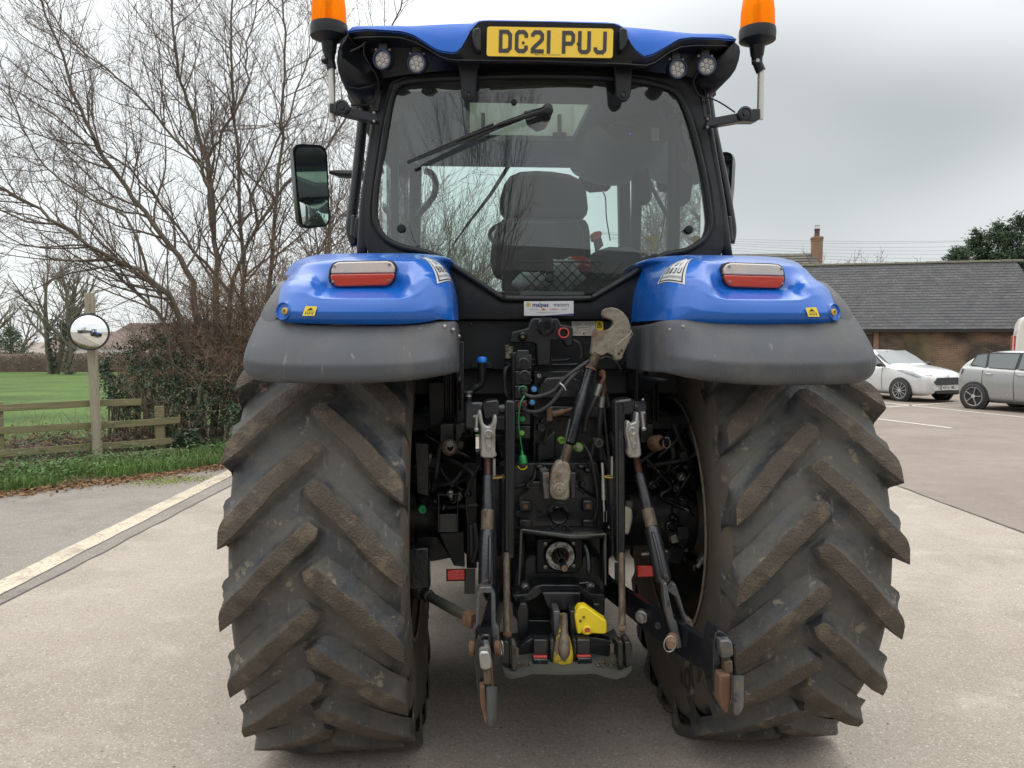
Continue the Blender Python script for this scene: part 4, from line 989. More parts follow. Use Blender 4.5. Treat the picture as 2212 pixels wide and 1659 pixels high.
# ---- rear wheels
R_, HUBZ = 0.935, 0.872
WX = 0.83
def rear_wheel(side, phase):
    cx = -0.828 if side < 0 else 0.864
    HW = 0.294
    def crown_b(x): return 0.888 - 0.030 * (abs(x) / 0.29) ** 2.4
    def crown_t(x): return R_ - 0.018 * (abs(x) / 0.29) ** 2
    prof = [(0.487, -.245), (0.505, -.265), (0.53, -.272), (0.58, -.284), (0.65, -.296), (0.72, -.301), (0.77, -.299), (0.805, -.292), (0.832, -.280), (0.850, -.262)]
    cr = [(crown_b(x), x) for x in (-.225, -.17, -.11, -.06, 0, .06, .11, .17, .225)]
    full = prof + cr + [(r, -a) for r, a in prof[::-1]]
    mb = MB(); n = 96
    vs = []; fs = []; ms = []
    k = len(full)
    def put(x, ang, r):
        z = HUBZ + sin(ang) * r; y = -cos(ang) * r
        if z < 0.003: z = 0.003 + (z - 0.003) * 0.05
        if z < 0.25: x = x * (1 + 0.09 * (0.25 - z) / 0.25)
        return V((cx + x, y, z))
    rows = [[put(x, 2 * pi * j / n, r) for j in range(n)] for r, x in full]
    mb.grid(rows, wrap=True, mif=lambda i, j: 1 if (i < 8 or i >= k - 9) else 0)
    NL = 21
    for h in (-1, 1):
        for q in range(NL):
            base = phase + 2 * pi * (q + (0.5 if h > 0 else 0.0)) / NL
            # stations from the centre tip to the shoulder
            st = [(-0.012, 0.000, .55), (0.0, 0.018, .92), (.03, .048, 1.0), (.08, .098, 1.0), (.14, .160, 1.0), (.19, .222, 1.02), (.245, .285, 1.06), (HW, .345, 1.10)]
            rt = random.Random(q * 7 + (3 if h > 0 else 0) + int(side * 50)); secs = []
            tw_, bw = 0.030, 0.049
            def lerp3(a, b_, t): return tuple(p + (q_ - p) * t for p, q_ in zip(a, b_))
            st = st[:2] + [lerp3(st[i], st[i + 1], k / 3) for i in range(1, len(st) - 1) for k in ((1, 2, 3))]
            for i, (x, dphi, ws) in enumerate(st):
                X = h * x; ph = base - dphi
                if i < len(st) - 1: tx, tp_ = st[i + 1][0] - x, -(st[i + 1][1] - dphi) * R_
                l = sqrt(tx * tx + tp_ * tp_); nx, npv = -tp_ / l, tx / l     # unit normal in (x, arc)
                rb, rtp = crown_b(X) - 0.012, crown_t(X) + (0 if i else -0.012)
                fe = max(0.0, (x - .24) / (HW - .24)); fe = fe * fe; rb = rb + (0.79 - rb) * fe
                sec = []
                for wv, r in ((-.080, rb + .009), (-.056, rb + .016), (-.041, rb + .030), (-tw_ - .002, rtp - .005), (-tw_ + .003, rtp), (tw_ - .003, rtp), (tw_ + .002, rtp - .005), (.041, rb + .030), (.056, rb + .016), (.080, rb + .009)):
                    if abs(wv) > .045: wv *= 1 - .52 * min(1, fe * 1.3)
                    elif abs(wv) > .04: wv *= 1 - .2 * fe
                    jj = rt.gauss(0, 0.0010)
                    sec.append(put(max(-HW - .002, min(HW + .002, X + h * nx * (wv * ws + jj) * (1 - fe))), ph + npv * (wv * ws + jj) / R_ * (1 + .32 * fe), r + rt.gauss(0, .0007)))
                secs.append(sec)
            mb.grid(secs, mif=lambda i, j: 2 if 3 <= j <= 5 else 0)
            mb.add(secs[0], [(9, 8, 7, 6, 5, 4, 3, 2, 1, 0)], 0)
            # shoulder end: face running down on to the sidewall
            e = secs[-1]; ph = base - st[-1][1]
            low = [put(h * 0.300, ph + t_ * .072, 0.768) for t_ in (1.0, .75, .55, .4, .3, -.3, -.4, -.55, -.75, -1.0)]
            low = low if (e[0] - low[0]).length < (e[0] - low[-1]).length else low[::-1]
            mb.grid([e, low], mi=0)
    ty = mb.build('tyre', [M['rubber'], M['sidewall'], M['lug']], None, smooth=44)
    wr = MB()
    # rim: barrel, flange, disc
    s = side
    c = V((cx, 0, HUBZ))
    wr.lathe(c, (1, 0, 0), [(0.515, -.278), (0.522, -.270), (0.500, -.258), (0.470, -.248), (0.455, -.20), (0.43, -.10), (0.43, .10), (0.455, .20), (0.470, .248), (0.500, .258), (0.522, .270), (0.515, .278)], 72, False, 0)
    wr.lathe(c, (-s, 0, 0), [(0.06, .20), (0.17, .20), (0.19, .16), (0.30, .06), (0.43, .02), (0.43, -.005), (0.30, .03), (0.18, .13), (0.0, .14)], 48, False, 0)
    wr.lathe(c, (-s, 0, 0), [(0.510, .277), (0.520, .283), (0.530, .278), (0.520, .266)], 72, False, 1)
    w = wr.build('rim', [M['rim'], M['rim_edge']], None, smooth=40)
    wh = empty('wheel', (0, 0, 0)); wh.parent = TR; ty.parent = wh; w.parent = wh
    for k in range(10):
        a = 2 * pi * k / 10; MB().cyl(c + V((s * -.13, cos(a) * .24, sin(a) * .24)), c + V((s * -.19, cos(a) * .24, sin(a) * .24)), .016, 6).build('wheel_nut', M['black_m'], wh)
    return wh, c
wl, cl_ = rear_wheel(-1, radians(11.4))
wr_, cr_ = rear_wheel(1, radians(14.6))
# raised lettering at the bottom of the right tyre's inner wall
mb = MB()
def side_letters(body, ang_c, r0, size, step):
    for i, ch in enumerate(body):
        a = ang_c + (i - (len(body) - 1) / 2) * step
        if ch == ' ': continue
        # letter plane: inner sidewall of the right wheel (faces -x), outward radial = up of the letter
        rad = V((0, -cos(a), sin(a))); tan = V((0, sin(a), cos(a)))
        o = cr_ + V((-0.3035, 0, 0)) + rad * r0
        mt = Matrix.Translation(o) @ Matrix(((0, rad.x * 1, -1, 0), (tan.y, rad.y, 0, 0), (tan.z, rad.z, 0, 0), (0, 0, 0, 1)))
        tmp = MB(); tmp.text(ch, size, mt, 0, bold=0.004)
        mb.add(tmp.v, tmp.f, 0)
side_letters('VOLTOW', radians(-47), 0.70, 0.125, 0.125)
lt = mb.build('sidewall_lettering', M['sidewall_letter'], wr_, smooth=0)
# front wheels, smaller, same pattern
def front_wheel(side):
    sc = 0.74; wh = empty('front_wheel', (side * (0.90 - WX * sc), 2.82, 0)); wh.scale = (sc, sc, sc); wh.parent = TR
    src = wl if side < 0 else wr_
    for chn in src.children:
        if 'letter' in chn.name: continue
        c = chn.copy(); C.objects.link(c); c.parent = wh
front_wheel(-1); front_wheel(1)
# ---- rear fenders: rows of points from the outer edge to the inner edge
def mir(p): return V((-p.x, p.y, p.z))
GREY = [
 [(532,810,-.84),(549,825,-.870),(600,830,-.885),(700,832,-.89),(816,831,-.89),(915,822,-.875),(960,813,-.845),(984,806,-.80)],
 [(522,797,-.85),(541,815,-.893),(600,821,-.91),(700,823,-.915),(816,822,-.915),(915,813,-.90),(962,803,-.865),(985,797,-.80)],
 [(521,772,-.845),(541,783,-.893),(600,789,-.912),(700,790,-.916),(816,789,-.916),(915,783,-.90),(960,775,-.86),(984,768,-.80)],
 [(529,745,-.825),(554,749,-.870),(605,752,-.888),(700,753,-.891),(816,752,-.891),(912,747,-.872),(955,740,-.835),(982,738,-.79)],
 [(546,705,-.785),(578,711,-.825),(622,715,-.846),(700,716,-.849),(822,716,-.849),(913,711,-.835),(950,705,-.81),(980,710,-.775)],
 [(563,668,-.735),(598,684,-.785),(622,697,-.812),(700,700,-.818),(841,702,-.818),(915,698,-.81),(947,690,-.79),(978,692,-.76)],
]
BLUE = [
 [(598,684,-.790),(614,696,-.815),(642,698,-.828),(700,700,-.830),(841,702,-.830),(915,698,-.822),(949,689,-.80),(978,692,-.765)],
 [(599,676,-.795),(614,687,-.830),(642,690,-.845),(700,691,-.848),(841,692,-.848),(915,689,-.838),(948,679,-.808),(977,684,-.765)],
 [(600,664,-.787),(616,671,-.835),(643,674,-.852),(700,675,-.857),(841,676,-.857),(914,674,-.845),(944,660,-.810),(976,664,-.757)],
 [(602,648,-.765),(618,650,-.815),(650,655,-.838),(690,658,-.850),(864,658,-.850),(905,655,-.838),(936,634,-.800),(974,645,-.747)],
 [(604,636,-.742),(622,630,-.792),(660,634,-.822),(693,645,-.838),(866,645,-.838),(900,636,-.826),(928,612,-.788),(971,626,-.735)],
 [(607,622,-.715),(626,612,-.765),(668,617,-.805),(704,630,-.762),(860,630,-.762),(892,616,-.808),(922,594,-.772),(966,608,-.722)],
 [(610,614,-.69),(632,602,-.728),(672,607,-.780),(707,622,-.724),(859,622,-.724),(888,606,-.782),(916,582,-.756),(960,592,-.705)],
 [(616,607,-.63),(636,595,-.675),(668,592,-.712),(710,598,-.707),(858,597,-.707),(884,590,-.742),(908,568,-.728),(952,578,-.68)],
 [(624,600,-.56),(643,577,-.62),(662,570,-.655),(712,565,-.69),(856,563,-.69),(880,565,-.705),(898,557,-.69),(942,568,-.655)],
 [(632,597,-.48),(651,565,-.54),(667,560,-.575),(716,553,-.60),(850,549,-.60),(876,550,-.605),(893,551,-.60),(930,560,-.59)],
]
def rowp(r): return [P(*q) for q in r]
def over(last, xs_, steps):
    """carry the last row forward over the tyre"""
    rows = []
    for y, z, zo in steps:
        rows.append([V((x, y, (zo if i == 0 else (zo * .35 + z * .65 if i == 1 else z)))) for i, x in enumerate(xs_)])
    return rows
def crease(o, nr, nc, rowc, colc):
    me = o.data; at = me.attributes.new('crease_edge', 'FLOAT', 'EDGE')
    for e in me.edges:
        a, b = sorted(e.vertices); ra, ca, rb, cb = a // nc, a % nc, b // nc, b % nc
        if ra >= nr: continue
        if ra == rb and ra in rowc: at.data[e.index].value = rowc[ra]
        elif ca == cb and ca in colc and colc[ca][1] <= ra < colc[ca][2]: at.data[e.index].value = colc[ca][0]
for s in (-1, 1):
    f = (lambda p: p) if s < 0 else mir
    blue_rows = [rowp(r) for r in BLUE]
    xs_ = [p.x for p in blue_rows[-1]]; xs_[0] = -1.03; xs_[1] = -1.0
    blue_rows += over(None, xs_, [(-.42, 1.985, 1.90), (-.10, 1.99, 1.91), (.30, 1.95, 1.87), (.62, 1.83, 1.76), (.82, 1.64, 1.58)])
    fd_ = empty('fender', (0, 0, 0)); fd_.parent = TR
    for r in blue_rows:
        q = r[-1]
        if q.y < -.45: r += [V((min(-.352, q.x + .012), q.y + .07, q.z + .004)), V((max(-.40, min(-.352, q.x + .02)), q.y + .30, q.z + .006)), V((-.37, .28, q.z + .01))]
        else: r += [V((-.375, q.y + .02, q.z - .01)), V((-.37, q.y + .1, q.z - .03)), V((-.37, max(q.y + .15, .29), q.z - .05))]
    mb = MB(); mb.grid([[f(p) for p in r] for r in blue_rows])
    bc = mb.build('fender_cap', M['blue'], fd_, smooth=180, subsurf=3)
    crease(bc, len(blue_rows), len(blue_rows[0]), {0: .9, 2: .8, 4: .6, 5: .35, 6: .85, 8: .45}, {2: (.6, 4, 7), 3: (.75, 4, 7), 4: (.75, 4, 7), 5: (.6, 4, 7), 1: (.6, 0, 3), 6: (.5, 0, 5)})
    grey_rows = [rowp(r) for r in GREY]
    for r in grey_rows:
        q = r[-1]; r += [V((-.354, q.y + .05, q.z)), V((-.354, q.y + .20, q.z - .01)), V((-.356, .0, q.z - .01)), V((-.356, .28, q.z - .01))]
    mb = MB(); mb.grid([[f(p) for p in r] for r in grey_rows])
    # outer strip going forward beside the blue cap
    oc = [rowp(GREY[k])[0] for k in (1, 2, 3, 4, 5)]
    strip_rows = []
    fw = [(0, None)]
    edge_pts = [(P(545,706,-.775)+V((.006,.02,0)), P(577,712,-.84)+V((0,.02,0))), (P(563,668,-.735), P(598,684,-.798)), (P(577,648,-.69), P(601,650,-.765)), (P(590,630,-.63), P(605,628,-.71)), (P(603,612,-.55), P(612,612,-.67)), (V((-1.10, -.40, 1.82)), V((-1.02, -.42, 1.89))), (V((-1.10, .0, 1.80)), V((-1.03, 0, 1.90))), (V((-1.10, .4, 1.74)), V((-1.03, .4, 1.84))), (V((-1.09, .8, 1.50)), V((-1.02, .82, 1.58)))]
    mb.grid([[f(a), f((a + b_) / 2 + V((-.006, -.004, .006))), f(b_ + V((0.004, .004, 0)))] for a, b_ in edge_pts])
    # inner wall from the skirt forward to the cab
    iw = []
    for z, y0_, x0_ in ((1.985, -.55, -.40), (1.93, -.62, -.375), (1.85, -.71, -.362), (1.72, -.765, -.358), (1.62, -.80, -.357), (1.56, -.805, -.357), (1.515, -.80, -.357), (1.50, -.62, -.358), (1.46, -.50, -.358), (1.38, -.42, -.358)):
        iw.append([V((x0_, y0_ + (0.28 - y0_) * t_, z)) for t_ in (0, .25, .5, .75, 1)])
    gs = mb.build('fender_skirt', M['grey'], fd_, smooth=180, subsurf=3, solid=0.012); crease(gs, len(grey_rows), len(grey_rows[0]), {2: .55}, {6: (.45, 3, 6)})
    mb = MB(); mb.grid([[f(p) for p in r] for r in iw[6:]]); mb.build('inner_skirt', M['black'], fd_, smooth=60, solid=0.010)
    # tail lamp
    tl_ = [(727,566),(745,564.5),(838,563),(848,566),(854,575),(853,596),(850,606),(844,614),(834,617.5),(730,620),(720,617),(714,608),(712,596),(714,582),(719,571)]
    yl = -.735
    def shp(pts, y, grow_=0.0):
        c = P(783, 591, y); out = []
        for q in pts:
            p = P(q[0], q[1], y); d = p - c; out.append(p + d.normalized() * grow_)
        return out
    def ring_plate(mb, pts, vec, mi=0): mb.prism([f(p) for p in pts], vec, mi)
    mb = MB(); ring_plate(mb, shp(tl_, -.722, .005), V((0, .07, 0))); 
    lh = mb.build('tail_light', M['black'], fd_, bevel=0.006)
    top = [q for q in tl_ if q[1] < 592]; 
    topp = [(713, 591), (714, 582), (719, 571), (727, 566), (745, 564.5), (838, 563), (848, 566), (854, 575), (854, 589)]
    botp = [(713, 592.2), (854, 590.2), (853, 598), (850, 606), (844, 614), (834, 617.5), (730, 620), (720, 617), (714, 608), (712, 598)]
    mb = MB(); ring_plate(mb, shp(topp, -.737, -.003), V((0, .02, 0))); mb.build('clear_lens', M['clear_lens'], lh, bevel=0.004)
    mb = MB(); ring_plate(mb, shp(botp, -.7375, -.003), V((0, .02, 0))); mb.build('red_lens', M['red_lens'], lh, bevel=0.004)
    for q in ((722, 575), (841, 571), (719, 609), (839, 606)): a = f(P(q[0], q[1], -.739)); MB().lathe(a, (0, -1, 0), [(0.005, 0), (0.004, .002), (.002, .0022), (.001, .0)], 10).build('lens_screw', M['steel'], lh)
    # recess with brass fitting at the outer corner, yellow warning label
    a = f(P(612, 672, -.826)); mb = MB(); mb.lathe(a, (-.55 if s < 0 else .55, -1, .15), [(0.0, -.004), (.024, -.002), (.027, .004), (.029, .004), (.031, -.004)], 24, False); mb.build('corner_recess', M['blue'], fd_)
    MB().lathe(f(P(617, 672, -.835)), (-.4 if s < 0 else .4, -1, .1), [(.011, 0), (.011, .006), (.006, .008), (.005, .002), (0, .002)], 14, False).build('brass_fitting', M['gold'], fd_)
    mb = MB()
    for zz in (0, 1):
        b0 = [(603, 655 - zz * 12), (613, 640 - zz * 12), (614, 646 - zz * 12), (605, 662 - zz * 12)]
    y_ = -.862 if True else 0
    q = [(660, 661), (685, 662), (679, 682), (653, 682)]
    pts = [P(a_, b_, -.866 + (.008 if b_ < 670 else .0)) for a_, b_ in q]
    lab = MB(); lab.add([f(p) for p in pts], [(0, 1, 2, 3)], 0)
    def lp(u, v):    # label coordinates 0..1
        t_ = pts[0].lerp(pts[1], u); b2 = pts[3].lerp(pts[2], u); return f(t_.lerp(b2, v) + V((0, -.0008, 0)))
    lab.add([lp(.25, .42), lp(.5, .12), lp(.78, .42)], [(0, 1, 2)], 1); lab.add([lp(.12, .50), lp(.9, .50), lp(.9, .53), lp(.12, .53)], [(0, 1, 2, 3)], 1)
    for k in range(5): lab.add([lp(.18 + k * .15, .62 + .06 * (k % 2)), lp(.26 + k * .15, .62), lp(.24 + k * .15, .85), lp(.16 + k * .15, .88 - .1 * (k % 2))], [(0, 1, 2, 3)], 1)
    lab.build('warning_label', [M['yellow'], M['ink']], fd_, smooth=0)
    # rivets
    for q in ((961, 705, -.845), (979, 712, -.78)): MB().ball(f(P(*q)), .0075, 8).build('rivet', M['steel'], fd_)
    for q in ((-.354, -.60, 1.665), (-.354, -.50, 1.665), (-.354, -.45, 1.42)): MB().ball(f(V(q)), .008, 8).build('rivet', M['steel'], fd_)
    # SOS style registration sticker of the fender: white sheet, black border, characters
    # wraps the blue corner: build on a small curved patch
    if s < 0: cs = [(892, 556, -.618), (903, 556, -.635), (960, 613, -.752), (927, 611, -.79)]
    else: cs = None
    A = [V((-.489, -.62, 1.952)), V((-.474, -.60, 1.956)), V((-.352, -.57, 1.862)), V((-.416, -.772, 1.846))]
    bpy.context.view_layer.update(); ev = bc.evaluated_get(bpy.context.evaluated_depsgraph_get())
    def snap(p, k):
        ok, loc_, nrm_, i_ = ev.closest_point_on_mesh(p)
        d_ = nrm_ if nrm_.y * 1.0 + nrm_.z * -.5 < 0.2 or nrm_.z > 0 else -nrm_
        if nrm_.dot(V((-s * .5, -.6, .6))) < 0: nrm_ = -nrm_
        return loc_ + nrm_ * k
    def sq(u, v, k=0.0):
        p = A[0].lerp(A[1], u).lerp(A[3].lerp(A[2], u), v)
        return snap(f(p + V((.62, -.66, .42)).normalized() * .03 * 4 * u * (1 - u)), .0022 + k)
    st_ = MB()
    def patch(u0, v0, u1, v1, mi, k):
        n_ = 8; rows_ = [[sq(u0 + (u1 - u0) * j / 4, v0 + (v1 - v0) * i / n_, k) for j in range(5)] for i in range(n_ + 1)]
        st_.grid(rows_, mi)
    patch(0, 0, 1, 1, 0, 0); patch(.06, .05, .10, .95, 1, .0006); patch(.90, .05, .94, .95, 1, .0006); patch(.06, .93, .94, .965, 1, .0006); patch(.12, .80, .88, .87, 2, .0006)
    def chars(body, uc, v, hu, w_):
        for i, ch in enumerate(body if s > 0 else body):
            u = uc + (i - (len(body) - 1) / 2) * w_
            if s > 0: u = 1 - u if False else u
            t5 = MB(); t5.text(ch, 1.0, Matrix.Identity(4), 0, bold=0.02)
            o_ = []
            for q in t5.v:
                uu = (1 - u) if s > 0 else u
                lu = q[0] * (w_ * 1.25) * (-1 if s > 0 else 1)
                if s > 0: o_.append(sq(1 - (u + q[0] * w_ * 1.25) if True else 0, v - q[1] * hu, .0010))
                else: o_.append(sq(u + lu, v - q[1] * hu, .0010))
            st_.add(o_, t5.f, 1)
    chars('51', .52, .36, .26, .25); chars('BB3U', .50, .64, .28, .185)
    st_.build('registration_sticker', [M['white_sticker'], M['ink'], M['ink_grey']], fd_, smooth=180)
# ---- cab: frame, glass, roof
cab = empty('cab', (0, 0, 0)); cab.parent = TR
def part(mb, name, mat, parent=TR, **k):
    return mb.build(name, mat, parent, **k)
YG = -.22
SEAL = [(854,193),(864,183),(880,177),(930,172),(991,169),(1085,166),(1177,165),(1270,167),(1363,173),(1405,180),(1438,189),(1455,197),(1467,209),(1482,240),(1497,286),(1516,360),(1526,415),(1531,453),(1533,475),(1531,494),(1525,511),(1512,524),(1495,535),(1475,543),(1438,550),(1415,562),(1400,571),(1345,605),(1289,638),(1280,643),(1270,645),(1180,646),(1095,645),(1085,643),(1077,639),(1027,606),(976,573),(950,556),(917,544),(885,538),(861,531),(838,520),(824,505),(815,490),(811,472),(811,445),(813,416),(818,380),(824,342),(839,249),(846,215)]
OUT = [(826,166),(840,160),(860,154),(930,147),(991,144),(1085,143),(1177,142),(1270,143),(1363,146),(1420,150),(1490,158),(1500,163),(1506,170),(1517,225),(1531,286),(1545,360),(1556,415),(1562,453),(1564,475),(1566,494),(1566,511),(1566,530),(1560,548),(1545,572),(1460,600),(1400,620),(1394,640),(1392,670),(1389,689),(1330,689),(1270,689),(1180,689),(1095,689),(1040,689),(981,689),(979,670),(978,630),(960,612),(920,600),(850,590),(812,570),(796,548),(788,530),(784,510),(783,490),(784,455),(786,430),(792,380),(799,330),(813,249),(820,205)]
assert len(SEAL) == len(OUT)
mb = MB()
def yc(x): return YG + .05 * (x / .62) ** 2       # the glass bows towards the camera at the centre
IN3 = []; OUT3 = []
for a, b_ in zip(SEAL, OUT):
    p = P(a[0], a[1], YG); p = P(a[0], a[1], yc(p.x)); IN3.append(p); q = P(b_[0], b_[1], YG); q = P(b_[0], b_[1], yc(max(-.72, min(.72, q.x)))); OUT3.append(q)
for i in range(len(IN3)):
    j = (i + 1) % len(IN3); d = V((0, .06, 0)); e_ = V((0, .012, 0))
    a0, a1, b0, b1 = IN3[i] + e_, IN3[j] + e_, OUT3[i] + e_, OUT3[j] + e_
    m0, m1 = a0.lerp(b0, .45) - V((0, .010, 0)), a1.lerp(b1, .45) - V((0, .010, 0))
    mb.add([a0, a1, m1, m0], [(0, 1, 2, 3)]); mb.add([m0, m1, b1, b0], [(0, 1, 2, 3)])
    mb.add([a0, a0 + d, a1 + d, a1], [(0, 1, 2, 3)]); mb.add([b0, b1, b1 + d, b0 + d], [(0, 1, 2, 3)])
part(mb, 'rear_frame', M['black'], cab, weld=True, smooth=30)
mb = MB(); mb.tube(spline([p + V((0, -.006, 0)) for p in IN3], 2, True), .0125, 8, closed=True); part(mb, 'window_seal', M['seal'], cab, smooth=180)
# glass as a fan with curvature
mb = MB(); cols = 24
import itertools
def inside_rows(poly, n):
    zs = sorted(p.z for p in poly); z0, z1 = zs[0] + .001, zs[-1] - .001; rows_ = []
    for i in range(n + 1):
        z = z0 + (z1 - z0) * i / n; xs2 = []
        for a, b_ in zip(poly, poly[1:] + poly[:1]):
            if (a.z - z) * (b_.z - z) < 0: t = (z - a.z) / (b_.z - a.z); xs2.append(a.x + (b_.x - a.x) * t)
        rows_.append((z, min(xs2), max(xs2)))
    return rows_
rws = inside_rows(IN3, 26)
mb.grid([[V((x0 + (x1 - x0) * k / cols, yc(x0 + (x1 - x0) * k / cols), z)) for k in range(cols + 1)] for z, x0, x1 in rws])
gl = part(mb, 'rear_window', M['glass_rear'], cab, smooth=180)
# black printed scallops along the upper corners of the pane
def blot(mb, pts, y=-.004):
    out = []
    for a, b_ in pts:
        p = P(a, b_, YG); out.append(P(a, b_, yc(p.x) + y + .008))
    mb.add(out, [tuple(range(len(out)))])
mb = MB()
blot(mb, [(850,200),(870,182),(930,176),(985,174),(985,205),(960,200),(945,196),(935,203),(918,206),(905,204),(905,218),(895,224),(886,226),(884,240),(875,246),(868,244),(862,262),(850,262),(842,270),(846,225)])
blot(mb, [(985,174),(1060,171),(1180,170),(1300,171),(1363,176),(1363,196),(1330,200),(1323,205),(1318,200),(1300,192),(1240,186),(1180,184),(1120,186),(1060,192),(1045,203),(1038,203),(1036,196),(1020,200),(1005,208),(985,205)])
blot(mb, [(1363,176),(1405,183),(1438,193),(1462,209),(1478,240),(1490,285),(1480,262),(1470,240),(1456,230),(1445,220),(1432,214),(1425,218),(1405,208),(1390,205),(1363,205)])
part(mb, 'glass_print', M['ink'], gl, smooth=0)
# bolts of the pane, latch
for q in ((867,494,'b'),(1487,497,'b'),(1187,601,'b'),(1110,222,'s')):
    p = P(q[0], q[1], YG); p = P(q[0], q[1], yc(p.x)); r_ = .018 if q[2] == 'b' else .012
    MB().lathe(p, (0, -1, 0), [(r_, 0), (r_, .010), (r_ * .8, .016), (0, .017)], 20).build('pane_knob', M['black'], gl, smooth=50)
mb = MB(); mb.beam(P(1187, 601, YG + .03), P(1187, 548, YG + .03), .03, .02, up=(0, 1, 0)); part(mb, 'latch_handle', M['interior'], gl, bevel=.004)
# hinges hanging from the roof edge over the glass
for cx_ in (1012, 1347):
    pts = [(cx_ - 26, 132), (cx_ + 26, 132), (cx_ + 20, 152), (cx_ + 17, 190), (cx_ + 15, 207), (cx_ + 8, 216), (cx_, 219), (cx_ - 8, 216), (cx_ - 15, 207), (cx_ - 17, 190), (cx_ - 20, 152)]
    mb = MB(); mb.prism(PP(pts, -.285), V((0, .022, 0))); h = part(mb, 'window_hinge', M['black'], cab, bevel=.005, smooth=40)
    MB().lathe(P(cx_, 204, -.286), (0, -1, 0), [(.013, 0), (.013, .004), (.009, .006), (.006, .002), (0, .002)], 18).build('hinge_bolt', M['black_s'], h)
# wiper
w0 = P(1183, 236, -.27); 
mb = MB(); mb.lathe(w0 + V((0, .03, 0)), (0, -1, 0), [(.024, 0), (.024, .02), (.019, .045), (.0, .05)], 20); mb.tube([w0, P(1150, 246, -.275), P(1075, 270, -.272)], [.015, .012, .007], 8); mb.tube([P(1075, 270, -.272), P(990, 302, -.268), P(985, 305, -.264)], .0045, 6)
wp = part(mb, 'wiper', M['black_s'], cab, smooth=60)
mb = MB(); mb.beam(P(1128, 256, -.262), P(880, 351, -.255), .012, .010, up=(0, 1, 0)); mb.beam(P(1066, 268, -.258), P(896, 343, -.252), .006, .018, up=(0, 1, 0)); part(mb, 'wiper_blade', M['black_s'], wp, bevel=.001)
mb = MB(); mb.prism(PP([(1130, 240), (1192, 226), (1190, 255), (1178, 276), (1160, 282), (1140, 268)], YG + .02), V((0, .03, 0))); part(mb, 'wiper_motor', M['interior'], cab, bevel=.006)
# narrow side uprights: door pillars and grab tubes
for s in (-1, 1):
    def S_(px, py, y):
        return P(px, py, y)
    if s < 0:
        pts = [(793,190,.02),(784,258,.02),(773,363,.02),(762,455,.02),(758,495,.02),(770,530,.02)]; pil = [(823,172,-.12),(808,300,-.12),(789,440,-.12),(781,560,-.12)]
        door = [(799,250),(812,172),(826,172),(800,330),(786,440),(781,600),(771,600),(772,440)]
    else:
        pts = [(1528,205,.02),(1538,273,.02),(1561,382,.02),(1576,465,.02),(1580,500,.02),(1576,525,.02)]; pil = [(1512,172,-.12),(1532,300,-.12),(1556,440,-.12),(1572,560,-.12)]
        door = [(1520,172),(1534,172),(1548,250),(1566,400),(1580,490),(1582,600),(1572,600),(1562,440)]
    mb = MB(); mb.tube(spline([P(*q) for q in pts], 4), .0225, 14); part(mb, 'grab_tube', M['black_s'], cab, smooth=180)
    mb = MB(); mb.tube(spline([P(*q) for q in pil], 4), .022, 10); part(mb, 'door_pillar', M['black'], cab, smooth=180)
    sx = P(799 if s < 0 else 1536, 215, -.05)
    mb = MB()
    a, b_ = ((815, 176), (806, 232)) if s < 0 else ((1523, 190), (1531, 246))
    mb.tube([P(*a, -.15), P(*b_, -.15)], .010, 8); mb.beam(P(a[0] + (4 if s < 0 else -4), a[1] + 20, -.14), P(b_[0] + (5 if s < 0 else -5), b_[1] + 10, -.14), .03, .03, up=(0, 1, 0)); part(mb, 'door_hinge', M['black_m'], cab, bevel=.003)
    a = ((766, 465), (762, 510)) if s < 0 else ((1573, 468), (1578, 520))
    mb = MB(); mb.tube([P(*a[0], -.02), P(*a[1], -.02)], .013, 10); mb.beam(P(a[0][0] + 16 * -s, a[0][1] + 8, -.04), P(a[1][0] + 14 * -s, a[1][1] + 6, -.04), .05, .04, up=(0, 1, 0)); part(mb, 'door_hinge', M['black_m'], cab, bevel=.004)

# ---- roof
roofp = empty('roof', (0, 0, 0)); roofp.parent = cab
YR = -.36
BT = [(752,67),(757,60),(765,56),(851,55),(951,60),(985,61),(1003,59),(1020,51),(1035,44),(1060,43),(1188,45),(1310,48),(1337,52),(1353,63),(1366,70),(1385,72),(1470,72),(1561,73),(1580,77),(1590,84)]
BL = [(752,73),(765,69),(792,66),(866,71),(890,77),(915,92),(935,106),(951,113),(980,117),(992,113),(1003,96),(1016,70),(1032,52),(1045,49),(1188,51),(1325,55),(1343,62),(1352,80),(1368,108),(1390,125),(1412,119),(1438,104),(1465,88),(1493,84),(1540,85),(1586,89)]
FL = [(757,84),(787,80),(830,79),(866,81),(895,90),(925,106),(951,122),(975,129),(1010,130),(1188,132),(1350,138),(1397,141),(1418,133),(1445,113),(1470,101),(1500,98),(1560,98),(1580,102)]
def rs(poly, n):
    L_ = [0]
    for a, b_ in zip(poly, poly[1:]): L_.append(L_[-1] + math.hypot(b_[0] - a[0], b_[1] - a[1]))
    out = []
    for i in range(n):
        d = L_[-1] * i / (n - 1); k = 0
        while k < len(L_) - 2 and L_[k + 1] < d: k += 1
        t = (d - L_[k]) / (L_[k + 1] - L_[k]); out.append((poly[k][0] + (poly[k + 1][0] - poly[k][0]) * t, poly[k][1] + (poly[k + 1][1] - poly[k][1]) * t))
    return out
def byx(poly, n, x0, x1):
    out = []
    for i in range(n):
        x = x0 + (x1 - x0) * i / (n - 1)
        for a, b_ in zip(poly, poly[1:]):
            if a[0] <= x <= b_[0] or (a is poly[-2]) or x < a[0]:
                t = max(0, min(1, (x - a[0]) / (b_[0] - a[0]))); out.append((x, a[1] + (b_[1] - a[1]) * t)); break
    return out
NR = 90
